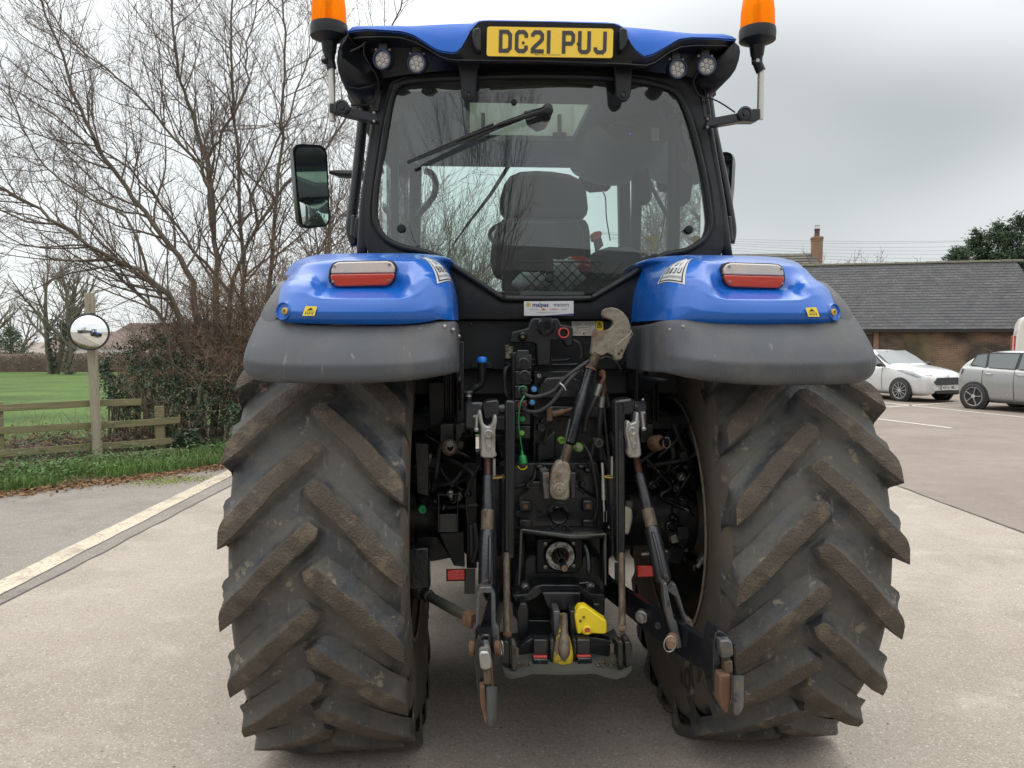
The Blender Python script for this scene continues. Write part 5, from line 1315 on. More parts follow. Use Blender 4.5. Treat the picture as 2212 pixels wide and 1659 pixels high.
T_ = byx(BT, NR, 752, 1590); B_ = byx(BL, NR, 752, 1588); Fl_ = byx(FL, NR, 756, 1582)
def edgey(i):      # rear edge sweeps forward near the corners
    u = abs(i / (NR - 1) - .5) * 2
    return 0.10 * max(0, (u - .86) / .14) ** 2
t3 = [P(a, b_, YR + .05 + edgey(i)) for i, (a, b_) in enumerate(T_)]
b3 = [P(a, b_, YR + .0 + edgey(i)) for i, (a, b_) in enumerate(B_)]
f3 = [P(a, b_, YR + .02 + edgey(i)) for i, (a, b_) in enumerate(Fl_)]
mb = MB()
crown = [V((p.x, p.y + .12, max(p.z + .012, 2.885 + .05 * (1 - (p.x / .8) ** 2)))) for p in t3]
midr = [V((p.x * .99, .45, 2.93 + .03 * (1 - (p.x / .8) ** 2))) for p in t3]
# keep an opening for the roof hatch: shell made as a ring
front = [V((p.x * .95, 1.45, 2.90)) for p in t3]
low = [V((p.x * .95, 1.52, 2.80)) for p in t3]
hx0, hx1, hy0, hy1 = -.30, .30, .12, .78
rows_ = [[p + V((0, -.006, -.002)) for p in b3], b3 and [b_.lerp(t, .5) + V((0, -.012, 0)) for b_, t in zip(b3, t3)], t3, crown]
mb.grid(rows_)
def flat(y): return [V((p.x * .98, y, 2.93 + .03 * (1 - (p.x / .8) ** 2))) for p in t3]
mb.grid([crown, flat(hy0)])
a_, c_ = flat(hy0), flat(hy1)
i0 = min(range(NR), key=lambda i: abs(a_[i].x - hx0)); i1 = min(range(NR), key=lambda i: abs(a_[i].x - hx1))
mb.grid([a_[:i0 + 1], c_[:i0 + 1]]); mb.grid([a_[i1:], c_[i1:]]); mb.grid([c_, flat(1.1), front, low])
for s in (0, -1):     # side lips
    sd_ = [r[s] for r in (crown, flat(hy0), flat(hy1), flat(1.1), front)]
    mb.grid([sd_, [p + V((0.004 if s else -.004, 0, -.07)) for p in sd_]])
blue_shell = part(mb, 'roof_shell', M['roof_blue'], roofp, smooth=45)
# black fascia, underside and side skirts
mb = MB()
fa = [b_ + V((0, -.008, .004)) for b_ in b3]
lip = [p for p in f3]; lip2 = [p + V((0, .022, -.004)) for p in f3]
und = []      # recessed underside running forward and down to the window header
for i, p in enumerate(f3):
    u = i / (NR - 1); q = P(826 + (1510 - 826) * u, 170 - 22 * (1 - abs(2 * u - 1) ** 3), -.205); und.append(q)
rec = [p.lerp(q, .25) + V((0, .055, .015)) for p, q in zip(f3, und)]
mb.grid([fa, [a.lerp(b_, .5) + V((0, -.004, 0)) for a, b_ in zip(fa, lip)], lip, lip2, rec, und])
part(mb, 'roof_fascia', M['black'], roofp, smooth=40)
# light grey edge line of the fascia
mb = MB(); mb.tube([p + V((0, -.003, -.001)) for p in f3], .0022, 6); part(mb, 'fascia_trim', M['grey'], roofp, smooth=180)
for s in (-1, 1):
    e0_ = f3[0] if s < 0 else f3[-1]; top0 = fa[0] if s < 0 else fa[-1]; inn = und[0] if s < 0 else und[-1]
    if s < 0: prof = [(752, 78), (741, 88), (734, 106), (731, 128), (733, 150), (740, 172), (752, 186), (775, 190), (800, 184), (826, 171)]
    else: prof = [(1588, 92), (1597, 100), (1599, 112), (1596, 130), (1589, 150), (1578, 166), (1562, 178), (1545, 182), (1526, 180), (1508, 171)]
    A0 = [P(a, b_, -.31 + .012 * k) for k, (a, b_) in enumerate(prof)]
    rows_ = [A0]
    for y, sc, dz in ((-.12, 1.0, 0), (.3, 1.0, -.01), (.8, .99, -.01), (1.2, .96, 0), (1.5, .90, .02)):
        rows_.append([V((p.x * sc if k < 8 else p.x, y + (p.y - A0[0].y), p.z + dz)) for k, p in enumerate(A0)])
    mb = MB(); mb.grid(rows_); mb.add(A0 + [inn, e0_, top0], [tuple(range(len(A0) + 3))])
    sk = part(mb, 'roof_skirt', M['black'], roofp, smooth=50, solid=.006)
    # louvred vent in the skirt
    mb = MB()
    for k in range(7):
        y = .02 + k * .022; z = rows_[2][5].z + .045
        mb.box((A0[4].x * 1.0 + (-.004 if s < 0 else .004), y, z), (.012, .010, .05))
    part(mb, 'vent_louvre', M['ink'], sk)
# roof lining with hatch
mb = MB(); z = 2.715
X0, X1, Y0_, Y1_ = -.62, .62, -.16, 1.36
for (xa, xb, ya, yb) in ((X0, X1, Y0_, .10), (X0, X1, .74, Y1_), (X0, -.31, .10, .74), (.235, X1, .10, .74)): mb.box(((xa + xb) / 2, (ya + yb) / 2, z), (xb - xa - .0006, yb - ya - .0006, .03))
part(mb, 'roof_lining', M['liner'], roofp, bevel=.004)
mb = MB()
for (xa, xb, ya, yb) in ((-.31, .235, .085, .10), (-.31, .235, .74, .755), (-.325, -.31, .085, .755), (.235, .25, .085, .755)): mb.box(((xa + xb) / 2, (ya + yb) / 2, z + .115), (xb - xa, yb - ya, .20))
part(mb, 'hatch_well', pm('cream_moulding', (0.74, 0.72, 0.62), 0.7, var=0.05), roofp)
MB().box((0, .44, 2.972), (.62, .68, .006)).build('roof_hatch', M['glass_front'], roofp)
for xx_ in (-.24, .16):
    mb = MB(); mb.box((xx_, .70, 2.77), (.02, .02, .12)); mb.box((xx_, .698, 2.72), (.07, .03, .03)); part(mb, 'hatch_catch', M['interior'], roofp, bevel=.003)
# right-hand overhead console with radio
mb = MB()
cons = [(.36, -.10, 2.70), (.62, -.10, 2.70), (.64, -.10, 2.62)]
rows_ = [[V((.30, .30, 2.70)), V((.34, .20, 2.56)), V((.62, .20, 2.52)), V((.66, .2, 2.70))], [V((.26, .55, 2.70)), V((.30, .50, 2.49)), V((.62, .45, 2.46)), V((.66, .5, 2.70))], [V((.26, .95, 2.70)), V((.31, .95, 2.50)), V((.60, .95, 2.46)), V((.64, .95, 2.70))], [V((.28, 1.30, 2.70)), V((.33, 1.30, 2.62)), V((.58, 1.30, 2.60)), V((.60, 1.30, 2.70))]]
mb.grid(rows_); mb.add(rows_[0], [(0, 1, 2, 3)]); part(mb, 'overhead_console', M['liner'], roofp, subsurf=2, smooth=180)
mb = MB(); mb.box((.44, .245, 2.615), (.17, .03, .06), Matrix.Rotation(.15, 3, 'Y')); rd = part(mb, 'radio', M['interior'], roofp, bevel=.006)
mm_, nn_, bb_ = newmat('blue_display'); bb_.inputs['Base Color'].default_value = (0.02, 0.02, 0.1, 1); bb_.inputs['Emission Color'].default_value = (0.06, 0.06, 1, 1); bb_.inputs['Emission Strength'].default_value = 1.6
mb = MB(); mb.box((.455, .2285, 2.605), (.045, .002, .006), Matrix.Rotation(.2, 3, 'Y')); mb.box((.50, .2285, 2.625), (.012, .002, .02), Matrix.Rotation(.2, 3, 'Y')); part(mb, 'display', mm_, rd)
MB().box((.545, .19, 2.60), (.035, .002, .06)).build('console_label', M['white_sticker'], roofp)

# number plate
ply = YR - .028
cn = [P(1052.5, 57, ply), P(1325, 62, ply), P(1323.5, 126, ply - .004), P(1051, 120, ply - .004)]
ux = (cn[1] - cn[0]).normalized(); wz = (cn[0] - cn[3]).normalized(); pw = ((cn[1] - cn[0]).length + (cn[2] - cn[3]).length) / 2; ph = ((cn[0] - cn[3]).length + (cn[1] - cn[2]).length) / 2
nrm = ux.cross(wz).normalized(); pc = (cn[0] + cn[1] + cn[2] + cn[3]) / 4
PM = Matrix(((ux.x, wz.x, nrm.x, pc.x), (ux.y, wz.y, nrm.y, pc.y), (ux.z, wz.z, nrm.z, pc.z), (0, 0, 0, 1)))
if nrm.y > 0: nrm = -nrm
def plate_outline(w, h, r, n=5):
    out = []
    for cx1, cy1, a0 in ((w / 2 - r, h / 2 - r, 0), (-w / 2 + r, h / 2 - r, pi / 2), (-w / 2 + r, -h / 2 + r, pi), (w / 2 - r, -h / 2 + r, 1.5 * pi)):
        for k in range(n + 1): a = a0 + pi / 2 * k / n; out.append((cx1 + r * cos(a), cy1 + r * sin(a)))
    return out
mb = MB(); mb.prism([pc + ux * a + wz * b_ + nrm * .0 for a, b_ in plate_outline(pw, ph, .010)], -nrm * .004)
plate = part(mb, 'number_plate', M['plate_yellow'], roofp, smooth=30)
def stroke(mb, pts, w, tf, closed=False, mi=0):
    n = len(pts); L1 = []; R1 = []
    for i in range(n):
        def un(a, b_): d = (b_[0] - a[0], b_[1] - a[1]); l = math.hypot(*d); return (d[0] / l, d[1] / l)
        if closed: d0 = un(pts[i - 1], pts[i]); d1 = un(pts[i], pts[(i + 1) % n])
        elif i == 0: d0 = d1 = un(pts[0], pts[1])
        elif i == n - 1: d0 = d1 = un(pts[-2], pts[-1])
        else: d0 = un(pts[i - 1], pts[i]); d1 = un(pts[i], pts[i + 1])
        nx, ny = -(d0[1] + d1[1]), d0[0] + d1[0]; l = math.hypot(nx, ny); nx /= l; ny /= l
        k = w / 2 / max(.5, nx * -d0[1] + ny * d0[0]); L1.append(tf(pts[i][0] + nx * k, pts[i][1] + ny * k)); R1.append(tf(pts[i][0] - nx * k, pts[i][1] - ny * k))
    if closed: L1.append(L1[0]); R1.append(R1[0])
    mb.grid([L1, R1], mi)
GLY = {'D': ([(0, 0), (26, 0), (36, 10), (36, 55), (26, 65), (0, 65)], True), 'C': ([(36, 46), (36, 57), (28, 65), (8, 65), (0, 57), (0, 8), (8, 0), (28, 0), (36, 8), (36, 19)], False),
       '2': ([(0, 50), (0, 57), (8, 65), (28, 65), (36, 57), (36, 41), (30, 34), (6, 14), (0, 7), (0, 0), (43, 0)], False), '1': ([(0, -7), (0, 72)], False),
       'P': ([(0, -7), (0, 65), (28, 65), (36, 57), (36, 36), (28, 28), (7, 28)], False), 'U': ([(0, 72), (0, 8), (8, 0), (28, 0), (36, 8), (36, 72)], False), 'J': ([(0, 17), (0, 8), (8, 0), (28, 0), (36, 8), (36, 72)], False)}
mb = MB(); xx = (1085 - 1188) * 1.905; k_ = .001 * ph * 1000 / 122.0
for ch, wd in (('D', 50), ('C', 50), ('2', 50), ('1', 14), (' ', 22), ('P', 50), ('U', 50), ('J', 50)):
    if ch != ' ':
        g_, cl = GLY[ch]
        stroke(mb, g_, 14, lambda a, b_: pc + ux * (xx + a + 7) * .001 + wz * (b_ - 32) * .001 * 1.10 + nrm * .0016, cl)
    xx += wd + 11
part(mb, 'plate_characters', M['ink'], plate, smooth=0)
mb = MB(); mt = Matrix(((ux.x, wz.x, nrm.x, 0), (ux.y, wz.y, nrm.y, 0), (ux.z, wz.z, nrm.z, 0), (0, 0, 0, 1)))
mb.text('Malpas Tractors Whitchurch Ltd', .0075, Matrix.Translation(pc + ux * -.01 + wz * -(ph / 2 - .008) + nrm * .0012) @ mt); part(mb, 'plate_small_print', M['ink'], plate, smooth=0)
for a in (-.103, .107): MB().lathe(pc + ux * a + wz * -.004 + nrm * .001, nrm, [(.0058, 0), (.0045, .003), (0, .0035)], 12).build('plate_screw', M['ink'], plate)
# plate lamps at both sides
for px, sg in ((1030, 1), (1347, -1)):
    pts = [(px - 8 * sg, 62), (px + 4 * sg, 58), (px + 9 * sg, 64), (px + 9 * sg, 108), (px + 3 * sg, 110), (px - 6 * sg, 98), (px - 10 * sg, 80)]
    mb = MB(); mb.prism(PP(pts, YR - .035), V((0, .05, 0))); part(mb, 'plate_lamp', M['black'], roofp, bevel=.008, segs=3)

# work lights
M['bez'] = pm('blue_bezel', (.010, .025, .09), .4)
for px, py, yaw in ((826, 129, -.32), (900, 137, -.22), (1464, 149, .10), (1527, 142, -.25)):
    c = P(px, py, -.33); d = V((sin(yaw), -1, -.22)).normalized(); r_ = .037
    mb = MB(); mb.lathe(c - d * .055, d, [(r_ * .5, 0), (r_ * .92, .012), (r_ * .98, .05), (r_, .058), (r_ * .86, .060), (r_ * .84, .050)], 28, False); wl_ = part(mb, 'work_light', M['black_m'], roofp, smooth=50)
    MB().lathe(c - d * .055, d, [(r_ * .98, .0575), (r_ * 1.0, .061), (r_ * .90, .063), (r_ * .88, .058)], 32, False).build('light_bezel', M['bez'], wl_, smooth=180)
    mb = MB(); mb.lathe(c - d * .055, d, [(r_ * .88, .053), (0, .055)], 24, False, 0)
    uu = d.orthogonal().normalized(); vv = d.cross(uu)
    for k in range(7):
        a = 2 * pi * k / 6; o = (uu * cos(a) + vv * sin(a)) * (r_ * .52 if k < 6 else 0)
        mb.lathe(c - d * .055 + o, d, [(r_ * .20, .0552), (r_ * .12, .0545), (.0, .060)], 10, False, 1)
    mb.build('light_lens', [M['led_lens'], M['clear_lens']], wl_, smooth=60)
    mb = MB(); mb.box(c + V((.0, .035, .048)), (.035, .02, .05)); mb.cyl(c + V((-.022, .03, .046)), c + V((.022, .03, .046)), .007, 8); part(mb, 'light_bracket', M['black_m'], wl_, bevel=.003)
    for dx in (-.026, .026): MB().ball(c + V((dx, .025, .046)), .006, 6).build('bracket_bolt', M['steel'], wl_)
# lamp leads
for pts in ([(786, 96, -.30), (787, 118, -.29), (800, 142, -.27), (814, 165, -.24), (818, 195, -.20), (806, 222, -.19), (780, 227, -.17), (758, 227, -.16)], [(1522, 110, -.30), (1527, 135, -.29), (1505, 160, -.26), (1498, 180, -.23), (1510, 205, -.2), (1540, 214, -.18), (1563, 226, -.16), (1588, 243, -.16)], [(792, 88, -.3), (780, 100, -.30), (756, 112, -.3)]):
    mb = MB(); mb.tube(spline([P(*q) for q in pts], 6), .0035, 6); part(mb, 'lamp_lead', M['seal'], cab, smooth=180)

# beacons
for s, cx_, by, py0, arm0, arm1 in ((-1, 711, 40, 56, 718, 822), (1, 1636, 48, 66, 1642, 1522)):
    yb = -.22
    bs = empty('beacon', (0, 0, 0)); bs.parent = TR
    c = P(cx_, 70, yb); q = pl(1, yb)
    if s > 0: c = P(cx_ , 78, yb)
    mb = MB(); mb.lathe(c, (0, 0, 1), [(16 * q, -22 * q), (20 * q, -18 * q), (38 * q, -10 * q), (39 * q, 4 * q), (38 * q, 14 * q), (36 * q, 15 * q)], 36); mb.lathe(c, (0, 0, 1), [(17 * q, -17 * q), (14 * q, -40 * q), (12 * q, -44 * q), (11 * q, -58 * q)], 24); mb.build('beacon_base', M['black'], bs, smooth=50)
    MB().lathe(c, (0, 0, 1), [(36.5 * q, 13 * q), (36 * q, 22 * q), (35 * q, 50 * q), (31 * q, 80 * q), (24 * q, 98 * q), (12 * q, 106 * q), (0, 108 * q)], 40, False).build('beacon_dome', M['amber'], bs, smooth=180)
    mb = MB(); mb.lathe(c, (0, 0, 1), [(32 * q, 15 * q), (20 * q, 22 * q), (8 * q, 26 * q), (6 * q, 48 * q), (3 * q, 50 * q), (3 * q, 78 * q), (0, 79 * q)], 24, False, 0)
    for k in range(9): mb.box(c + V((-6 * q, 0, 46 * q)) + V((0, 0, 0)), (2 * q, 22 * q, 34 * q), None, 1) if k == 0 else None
    mb.ball(c + V((0, 0, 62 * q)), 9 * q, 10, 1); mb.build('beacon_bulb', [M['orange_knob'], M['clear_lens']], bs, smooth=60)
    pt0 = c - V((0, 0, 60 * q)); pt1 = P(cx_ + 6 if s > 0 else cx_ + 7, 262 if s < 0 else 258, yb)
    pt0b = V((pt1.x + (0.0), pt0.y, pt0.z - 12 * q))
    mb = MB(); mb.tube([pt0b, pt1], 7 * q, 14); mb.build('beacon_pole', M['alu'], bs, smooth=60)
    mb = MB(); mb.tube([pt0 + V((0, 0, 6 * q)), pt0b - V((0, 0, 2 * q))], 10.5 * q, 14); mb.ball(pt0b + V((-s * 0 - 12 * q, -.01, 14 * q)), 9 * q, 10); cl2 = mb.build('pole_clamp', M['black'], bs, smooth=60)
    MB().cyl(pt0b + V((-14 * q, -.035, 15 * q)), pt0b + V((-12 * q, -.0, 14 * q)), 4 * q, 6).build('clamp_bolt', M['steel'], cl2)
    # bracket arm to the door frame
    ex = -1 if s < 0 else 1
    if s < 0: arm = [(711, 222), (726, 222), (735, 224), (746, 222), (760, 232), (812, 244), (818, 262), (800, 262), (742, 248), (730, 244), (711, 242)]
    else: arm = [(1643, 234), (1629, 234), (1620, 236), (1608, 236), (1590, 244), (1530, 256), (1524, 274), (1545, 271), (1600, 262), (1630, 262), (1643, 256)]
    mb = MB(); mb.prism(PP(arm, yb - .025), V((0, .05, 0))); ar = mb.build('beacon_bracket', M['black_s'], bs, bevel=.004, smooth=30)
    kx = 739 if s < 0 else 1608; ky = 233 if s < 0 else 247
    MB().lathe(P(kx, ky, yb - .025), (0, -1, 0), [(.030, 0), (.030, .012), (.022, .014), (.020, .010), (.012, .010), (.010, .016), (0, .016)], 28).build('bracket_knuckle', M['black_s'], ar, smooth=40)
    for dz in (-9, 9): MB().ball(P((808 if s < 0 else 1528), (253 if s < 0 else 266) + dz, yb - .028), .006, 8).build('bracket_rivet', M['steel'], ar)

# door mirrors
def mirror(side):
    mr_ = empty('door_mirror', (0, 0, 0)); mr_.parent = TR; ym = .80
    if side < 0: ol = [(640, 313), (650, 311), (690, 313), (702, 320), (707, 334), (713, 470), (711, 482), (704, 489), (668, 493), (654, 490), (646, 480), (633, 330), (633, 320)]
    else: ol = [(1535, 330), (1570, 328), (1579, 331), (1583, 340), (1580, 400), (1576, 440), (1569, 492), (1560, 500), (1545, 500), (1535, 494)]
    pc0 = P(675 if side < 0 else 1556, 400, ym); nv = V((-side * .60, -.80, -.02)).normalized()
    def PT(q, off=0.0):      # point on the inclined face of the mirror
        r = _Ri @ ray(q[0], q[1]); o = _Ri @ (CO - TRL); return o + r * ((pc0 + nv * off - o).dot(nv) / r.dot(nv))
    o3 = [PT(q) for q in ol]; c = sum(o3, V((0, 0, 0))) / len(o3)
    mb = MB(); back = [c + (p - c) * .86 - nv * .07 for p in o3]; mid_ = [p - nv * .035 for p in o3]
    mb.grid([o3, mid_, back], wrap=True); mb.add(back, [tuple(range(len(back)))]); mb.add([p - nv * .004 for p in o3], [tuple(range(len(o3)))[::-1]])
    sh_ = mb.build('mirror_shell', M['black_s'], mr_, smooth=40, bevel=.004)
    if side < 0:
        up = [(638, 330), (645, 319), (692, 319), (702, 330), (709, 424), (645, 427)]; dn = [(647, 436), (653, 432), (704, 430), (709, 436), (709, 476), (703, 486), (668, 489), (654, 484)]
    else: up = [(1540, 338), (1572, 337), (1576, 345), (1572, 430), (1540, 430)]; dn = [(1541, 438), (1571, 437), (1566, 488), (1545, 490)]
    for nm, poly in (('mirror_glass', up), ('wide_angle_mirror', dn)):
        p3 = [PT(q, .003) for q in poly]; cc = sum(p3, V((0, 0, 0))) / len(p3)
        if nm == 'mirror_glass': MB().add(p3, [tuple(range(len(p3)))[::-1]]).build(nm, M['chrome_dark'], mr_, smooth=0)
        else:      # domed pane: rings shrinking towards the centre
            rings = [[cc + (p - cc) * k + nv * (.010 * (1 - k * k)) for p in p3] for k in (1, .8, .6, .4, .2, .02)]
            MB().grid(rings, wrap=True).build(nm, M['chrome_dark'], mr_, smooth=180)
    if side < 0: pts = [(713, 372, ym + .07), (735, 375, ym + .05), (800, 378, ym)]
    else: pts = [(1572, 372, ym + .03), (1550, 375, ym + .03), (1500, 378, ym)]
    mb = MB(); mb.tube([P(*q) for q in pts], [.010, .022, .026], 8); mb.build('mirror_arm', M['black'], mr_, smooth=40)
M['chrome_dark'] = pm('door_mirror_glass', (0.62, 0.72, 0.70), 0.02, 1.0, var=0.02, rvar=0.0)
mirror(-1); mirror(1)
# ---- inside of the cab
def pr(name, pts, y, t, mat, parent, bevel=.004, slope=0.0, smooth=35):
    mb = MB(); mb.prism(PP(pts, y), V((0, t, slope))); return mb.build(name, mat, parent, bevel=bevel, smooth=smooth)
inter = empty('cab_interior', (0, 0, 0)); inter.parent = TR
XS = .665
for s in (-1, 1):
    # side window frame: sill, front pillar, mid pillar and pane
    mb = MB(); mb.box((s * XS, .62, 1.62), (.05, 1.50, .36)); mb.box((s * XS, .62, 2.70), (.05, 1.50, .05)); mb.beam((s * XS, 1.35, 1.45), (s * (XS - .03), 1.38, 2.72), .07, .07, up=(0, 1, 0)); mb.beam((s * XS, .36, 1.6), (s * XS, .33, 2.7), .05, .035, up=(1, 0, 0))
    part(mb, 'side_frame', M['interior'], inter, bevel=.004)
    MB().quad((s * (XS + .01), -.10, 1.80), (s * (XS + .01), 1.33, 1.80), (s * (XS + .01), 1.33, 2.68), (s * (XS + .01), -.10, 2.68)).build('side_window', M['glass_front'], inter, smooth=0)
mb = MB(); mb.box((0, 1.38, 1.52), (1.33, .06, .50)); mb.box((0, 1.40, 2.765), (1.3, .05, .05)); part(mb, 'front_frame', M['interior'], inter, bevel=.004)
MB().quad((-.64, 1.40, 1.77), (.64, 1.40, 1.77), (.62, 1.42, 2.74), (-.62, 1.42, 2.74)).build('windscreen', M['glass_front'], inter, smooth=0)
mb = MB(); mb.box((0, .62, 1.30), (1.36, 1.55, .06)); mb.box((0, -.08, 1.62), (1.30, .05, .40)); mb.box((0, .03, 1.79), (1.28, .20, .03)); part(mb, 'cab_floor', M['interior'], inter, bevel=.005)
# seat
st = empty('seat', (0, 0, 0)); st.parent = TR
hd = [(1082, 420), (1090, 395), (1102, 378), (1125, 368), (1160, 366), (1195, 368), (1232, 374), (1256, 386), (1268, 410), (1272, 445), (1272, 462), (1262, 470), (1180, 470), (1090, 464), (1080, 455)]
pr('headrest', hd, .30, .13, M['seat'], st, bevel=.03)
bk = [(1088, 466), (1180, 472), (1270, 470), (1276, 500), (1278, 540), (1279, 600), (1070, 600), (1060, 560), (1064, 520), (1072, 490)]
pr('seat_back', bk, .28, .16, M['seat'], st, bevel=.03)
bp_ = [(1104, 478), (1250, 478), (1262, 500), (1266, 560), (1262, 630), (1085, 630), (1082, 570), (1090, 510)]
pr('seat_back_shell', bp_, .255, .03, M['seat_b'], st, bevel=.012)
mb = MB(); mb.tube(spline([P(1112, 482, .25), P(1098, 520, .25), P(1094, 560, .25), P(1082, 590, .25)], 5), .004, 6); mb.build('seat_piping', M['console'], st)
mb = MB(); mb.box((-.03, .50, 1.66), (.50, .46, .14)); mb.box((-.03, .50, 1.46), (.3, .3, .3)); mb.build('seat_cushion', M['seat'], st, bevel=.03)
# controls
col = empty('controls', (0, 0, 0)); col.parent = TR
mb = MB(); c = P(1085, 508, .98); mb.tube([c + V((.19 * cos(a), .14 * sin(a) , .10 * sin(a))) + V((.12, 0, 0)) for a in [2 * pi * k / 28 for k in range(28)]], .014, 8, closed=True); mb.tube([c + V((.12, 0, 0)), c + V((.12, .12, -.5))], .03, 8); mb.build('steering_wheel', M['interior'], col, smooth=180)
pr('armrest_console', [(1270, 560), (1290, 540), (1318, 532), (1370, 534), (1392, 548), (1372, 590), (1330, 612), (1268, 640), (1262, 600)], .18, .45, M['console'], col, bevel=.02)
pr('console_box', [(1232, 640), (1248, 615), (1262, 604), (1330, 594), (1362, 574), (1400, 552), (1436, 548), (1430, 575), (1380, 605), (1330, 640)], -.02, .25, M['interior'], col, bevel=.015)
pr('orange_lever', [(1279, 522), (1276, 506), (1284, 500), (1298, 498), (1302, 503), (1298, 514), (1288, 520)], .46, .04, M['orange_knob'], col, bevel=.008)
pr('lever_stem', [(1283, 518), (1298, 508), (1304, 530), (1288, 545)], .48, .03, M['interior'], col)
pr('yellow_lever', [(1398, 512), (1406, 508), (1420, 508), (1424, 516), (1416, 524), (1418, 535), (1410, 545), (1404, 538), (1408, 524), (1400, 520)], .30, .03, M['yellow_worn'], col, bevel=.008)
pr('dash_panel', [(1278, 600), (1284, 560), (1300, 545), (1352, 542), (1368, 550), (1368, 620), (1278, 640)], .62, .12, M['console'], col, bevel=.01)
mb = MB(); mb.prism(PP([(1254, 372), (1262, 365), (1300, 362), (1316, 368), (1322, 380), (1320, 405), (1312, 412), (1275, 415), (1258, 405), (1251, 385)], 1.24), V((0, .03, 0))); mb.build('interior_mirror', M['interior'], inter, bevel=.008)
pr('sun_visor_speaker', [(1372, 362), (1382, 352), (1396, 352), (1408, 362), (1410, 425), (1402, 440), (1384, 443), (1370, 430), (1366, 390)], .55, .05, M['interior'], inter, bevel=.015)
mb = MB(); mb.tube(spline([P(1404, 392, .5), P(1412, 412, .5), P(1430, 445, .45), P(1448, 478, .4), P(1466, 497, .3), P(1485, 500, .1)], 5), .011, 8); mb.build('grab_rail', M['liner'], inter, smooth=180)
mb = MB(); mb.tube([P(1104, 350, 1.36), P(1060, 420, 1.36), P(1010, 485, 1.36), P(978, 530, 1.36)], [.014, .012, .008, .005], 6); mb.build('front_wiper', M['interior'], inter)
mb = MB(); mb.tube(spline([P(1303, 415, 1.2), P(1308, 430, 1.2), P(1310, 470, 1.2), P(1318, 520, 1.2)], 5), .004, 5); mb.build('mirror_lead', M['seal'], inter)
mb = MB(); mb.tube(spline([P(917, 369, 1.0), P(932, 375, 1.0), P(941, 395, 1.0), P(938, 420, 1.0), P(925, 440, 1.0), P(905, 462, 1.0)], 5), .018, 8); mb.build('curved_rail', M['interior'], inter, smooth=180)
lamp = pr('inside_work_lamp', [(1424, 212), (1440, 206), (1456, 210), (1464, 228), (1460, 246), (1446, 256), (1432, 248), (1422, 232)], -.06, .06, M['ink'], inter, bevel=.01)
mb = MB(); mb.tube([P(1449, 254, -.04), P(1462, 290, -.04), P(1478, 340, -.04)], .006, 6); mb.tube(spline([P(1440, 232, -.06), P(1450, 260, -.07), P(1470, 278, -.05), P(1490, 292, -.04)], 4), .003, 5); mb.build('lamp_rod', M['interior'], lamp)
pr('rod_clamp', [(1472, 320), (1486, 318), (1489, 345), (1478, 352), (1470, 340)], -.05, .03, M['ink'], lamp)
# net, bag and rag on the shelf behind the seat
net = MB()
for k in range(9):
    x0 = 1128 + k * 22
    net.tube([P(x0, 632, -.10), P(x0 + 66, 566, -.06)], .0028, 5); net.tube([P(x0 + 40, 632, -.10), P(x0 - 26, 566, -.06)], .0028, 5)
net.tube([P(1120, 566, -.06), P(1300, 566, -.06)], .004, 5); net.build('cargo_net', M['ink'], inter, smooth=180)
bagr = random.Random(3); mb = MB()
def lump(mb, c, sx, sy, sz, seed, amp=.3, n=26):
    rows_ = []
    for i in range(n // 2 + 1):
        t = pi * i / (n // 2); row = []
        for j in range(n):
            a = 2 * pi * j / n; d = V((sin(t) * cos(a), sin(t) * sin(a), cos(t))); k = 1 + amp * noise.noise(d * 1.7 + V((seed, 0, 0))) + amp * .5 * noise.noise(d * 4.5 + V((seed, 3, 0)))
            row.append(c + V((d.x * sx * k, d.y * sy * k, d.z * sz * k)))
        rows_.append(row)
    mb.grid(rows_, wrap=True)
def toworld(p): return TR.matrix_basis @ p
for nm, q, sc, mt_, lab, cat in (('plastic_bag', (1215, 600, .02), (.085, .07, .085), M['bag'], 'white crumpled plastic bag held behind the net under the rear window', 'bag'),
                        ('plastic_bag', (1148, 612, .02), (.075, .06, .05), M['bag'], 'smaller pale plastic bag lying left of the latch behind the rear window', 'bag'),
                        ('red_packet', (1244, 572, .05), (.07, .04, .035), M['red_lens'], 'red and white packet lying on top of the white bag in the cab', 'packet')):
    c = P(*q); mb = MB(); lump(mb, V((0, 0, 0)), *sc, bagr.random() * 9, .35)
    o = mb.build(nm, mt_, None, smooth=180); o.location = toworld_p = TRL + Matrix.Rotation(RZ, 3, 'Z') @ c; o.rotation_euler = (0, 0, RZ); tag(o, lab, cat)
MB().add(PP([(1124, 628), (1262, 630), (1262, 637), (1124, 637)], -.105), [(0, 1, 2, 3)]).build('shelf_label', M['ink_grey'], inter, smooth=0)
# bonnet ahead of the cab
hood = empty('bonnet', (0, 0, 0)); hood.parent = TR
rows_ = []
for y, w, zt, zb in ((1.45, .42, 1.74, 1.05), (2.2, .41, 1.74, 1.02), (3.0, .38, 1.68, 1.0), (3.55, .33, 1.52, .98), (3.72, .28, 1.30, .98)):
    rows_.append([V((-w, y, zb)), V((-w, y, zt - .14)), V((-w * .8, y, zt - .03)), V((0, y, zt)), V((w * .8, y, zt - .03)), V((w, y, zt - .14)), V((w, y, zb))])
mb = MB(); mb.grid(rows_); mb.build('bonnet_cover', M['blue'], hood, subsurf=2, smooth=180)
mb = MB(); mb.box((0, 2.5, .86), (.46, 2.2, .5)); mb.box((0, 2.82, .66), (1.3, .22, .2)); mb.cyl((-.5, 2.82, .66), (.5, 2.82, .66), .1, 16); mb.build('engine_block', M['black_m'], hood, bevel=.02)
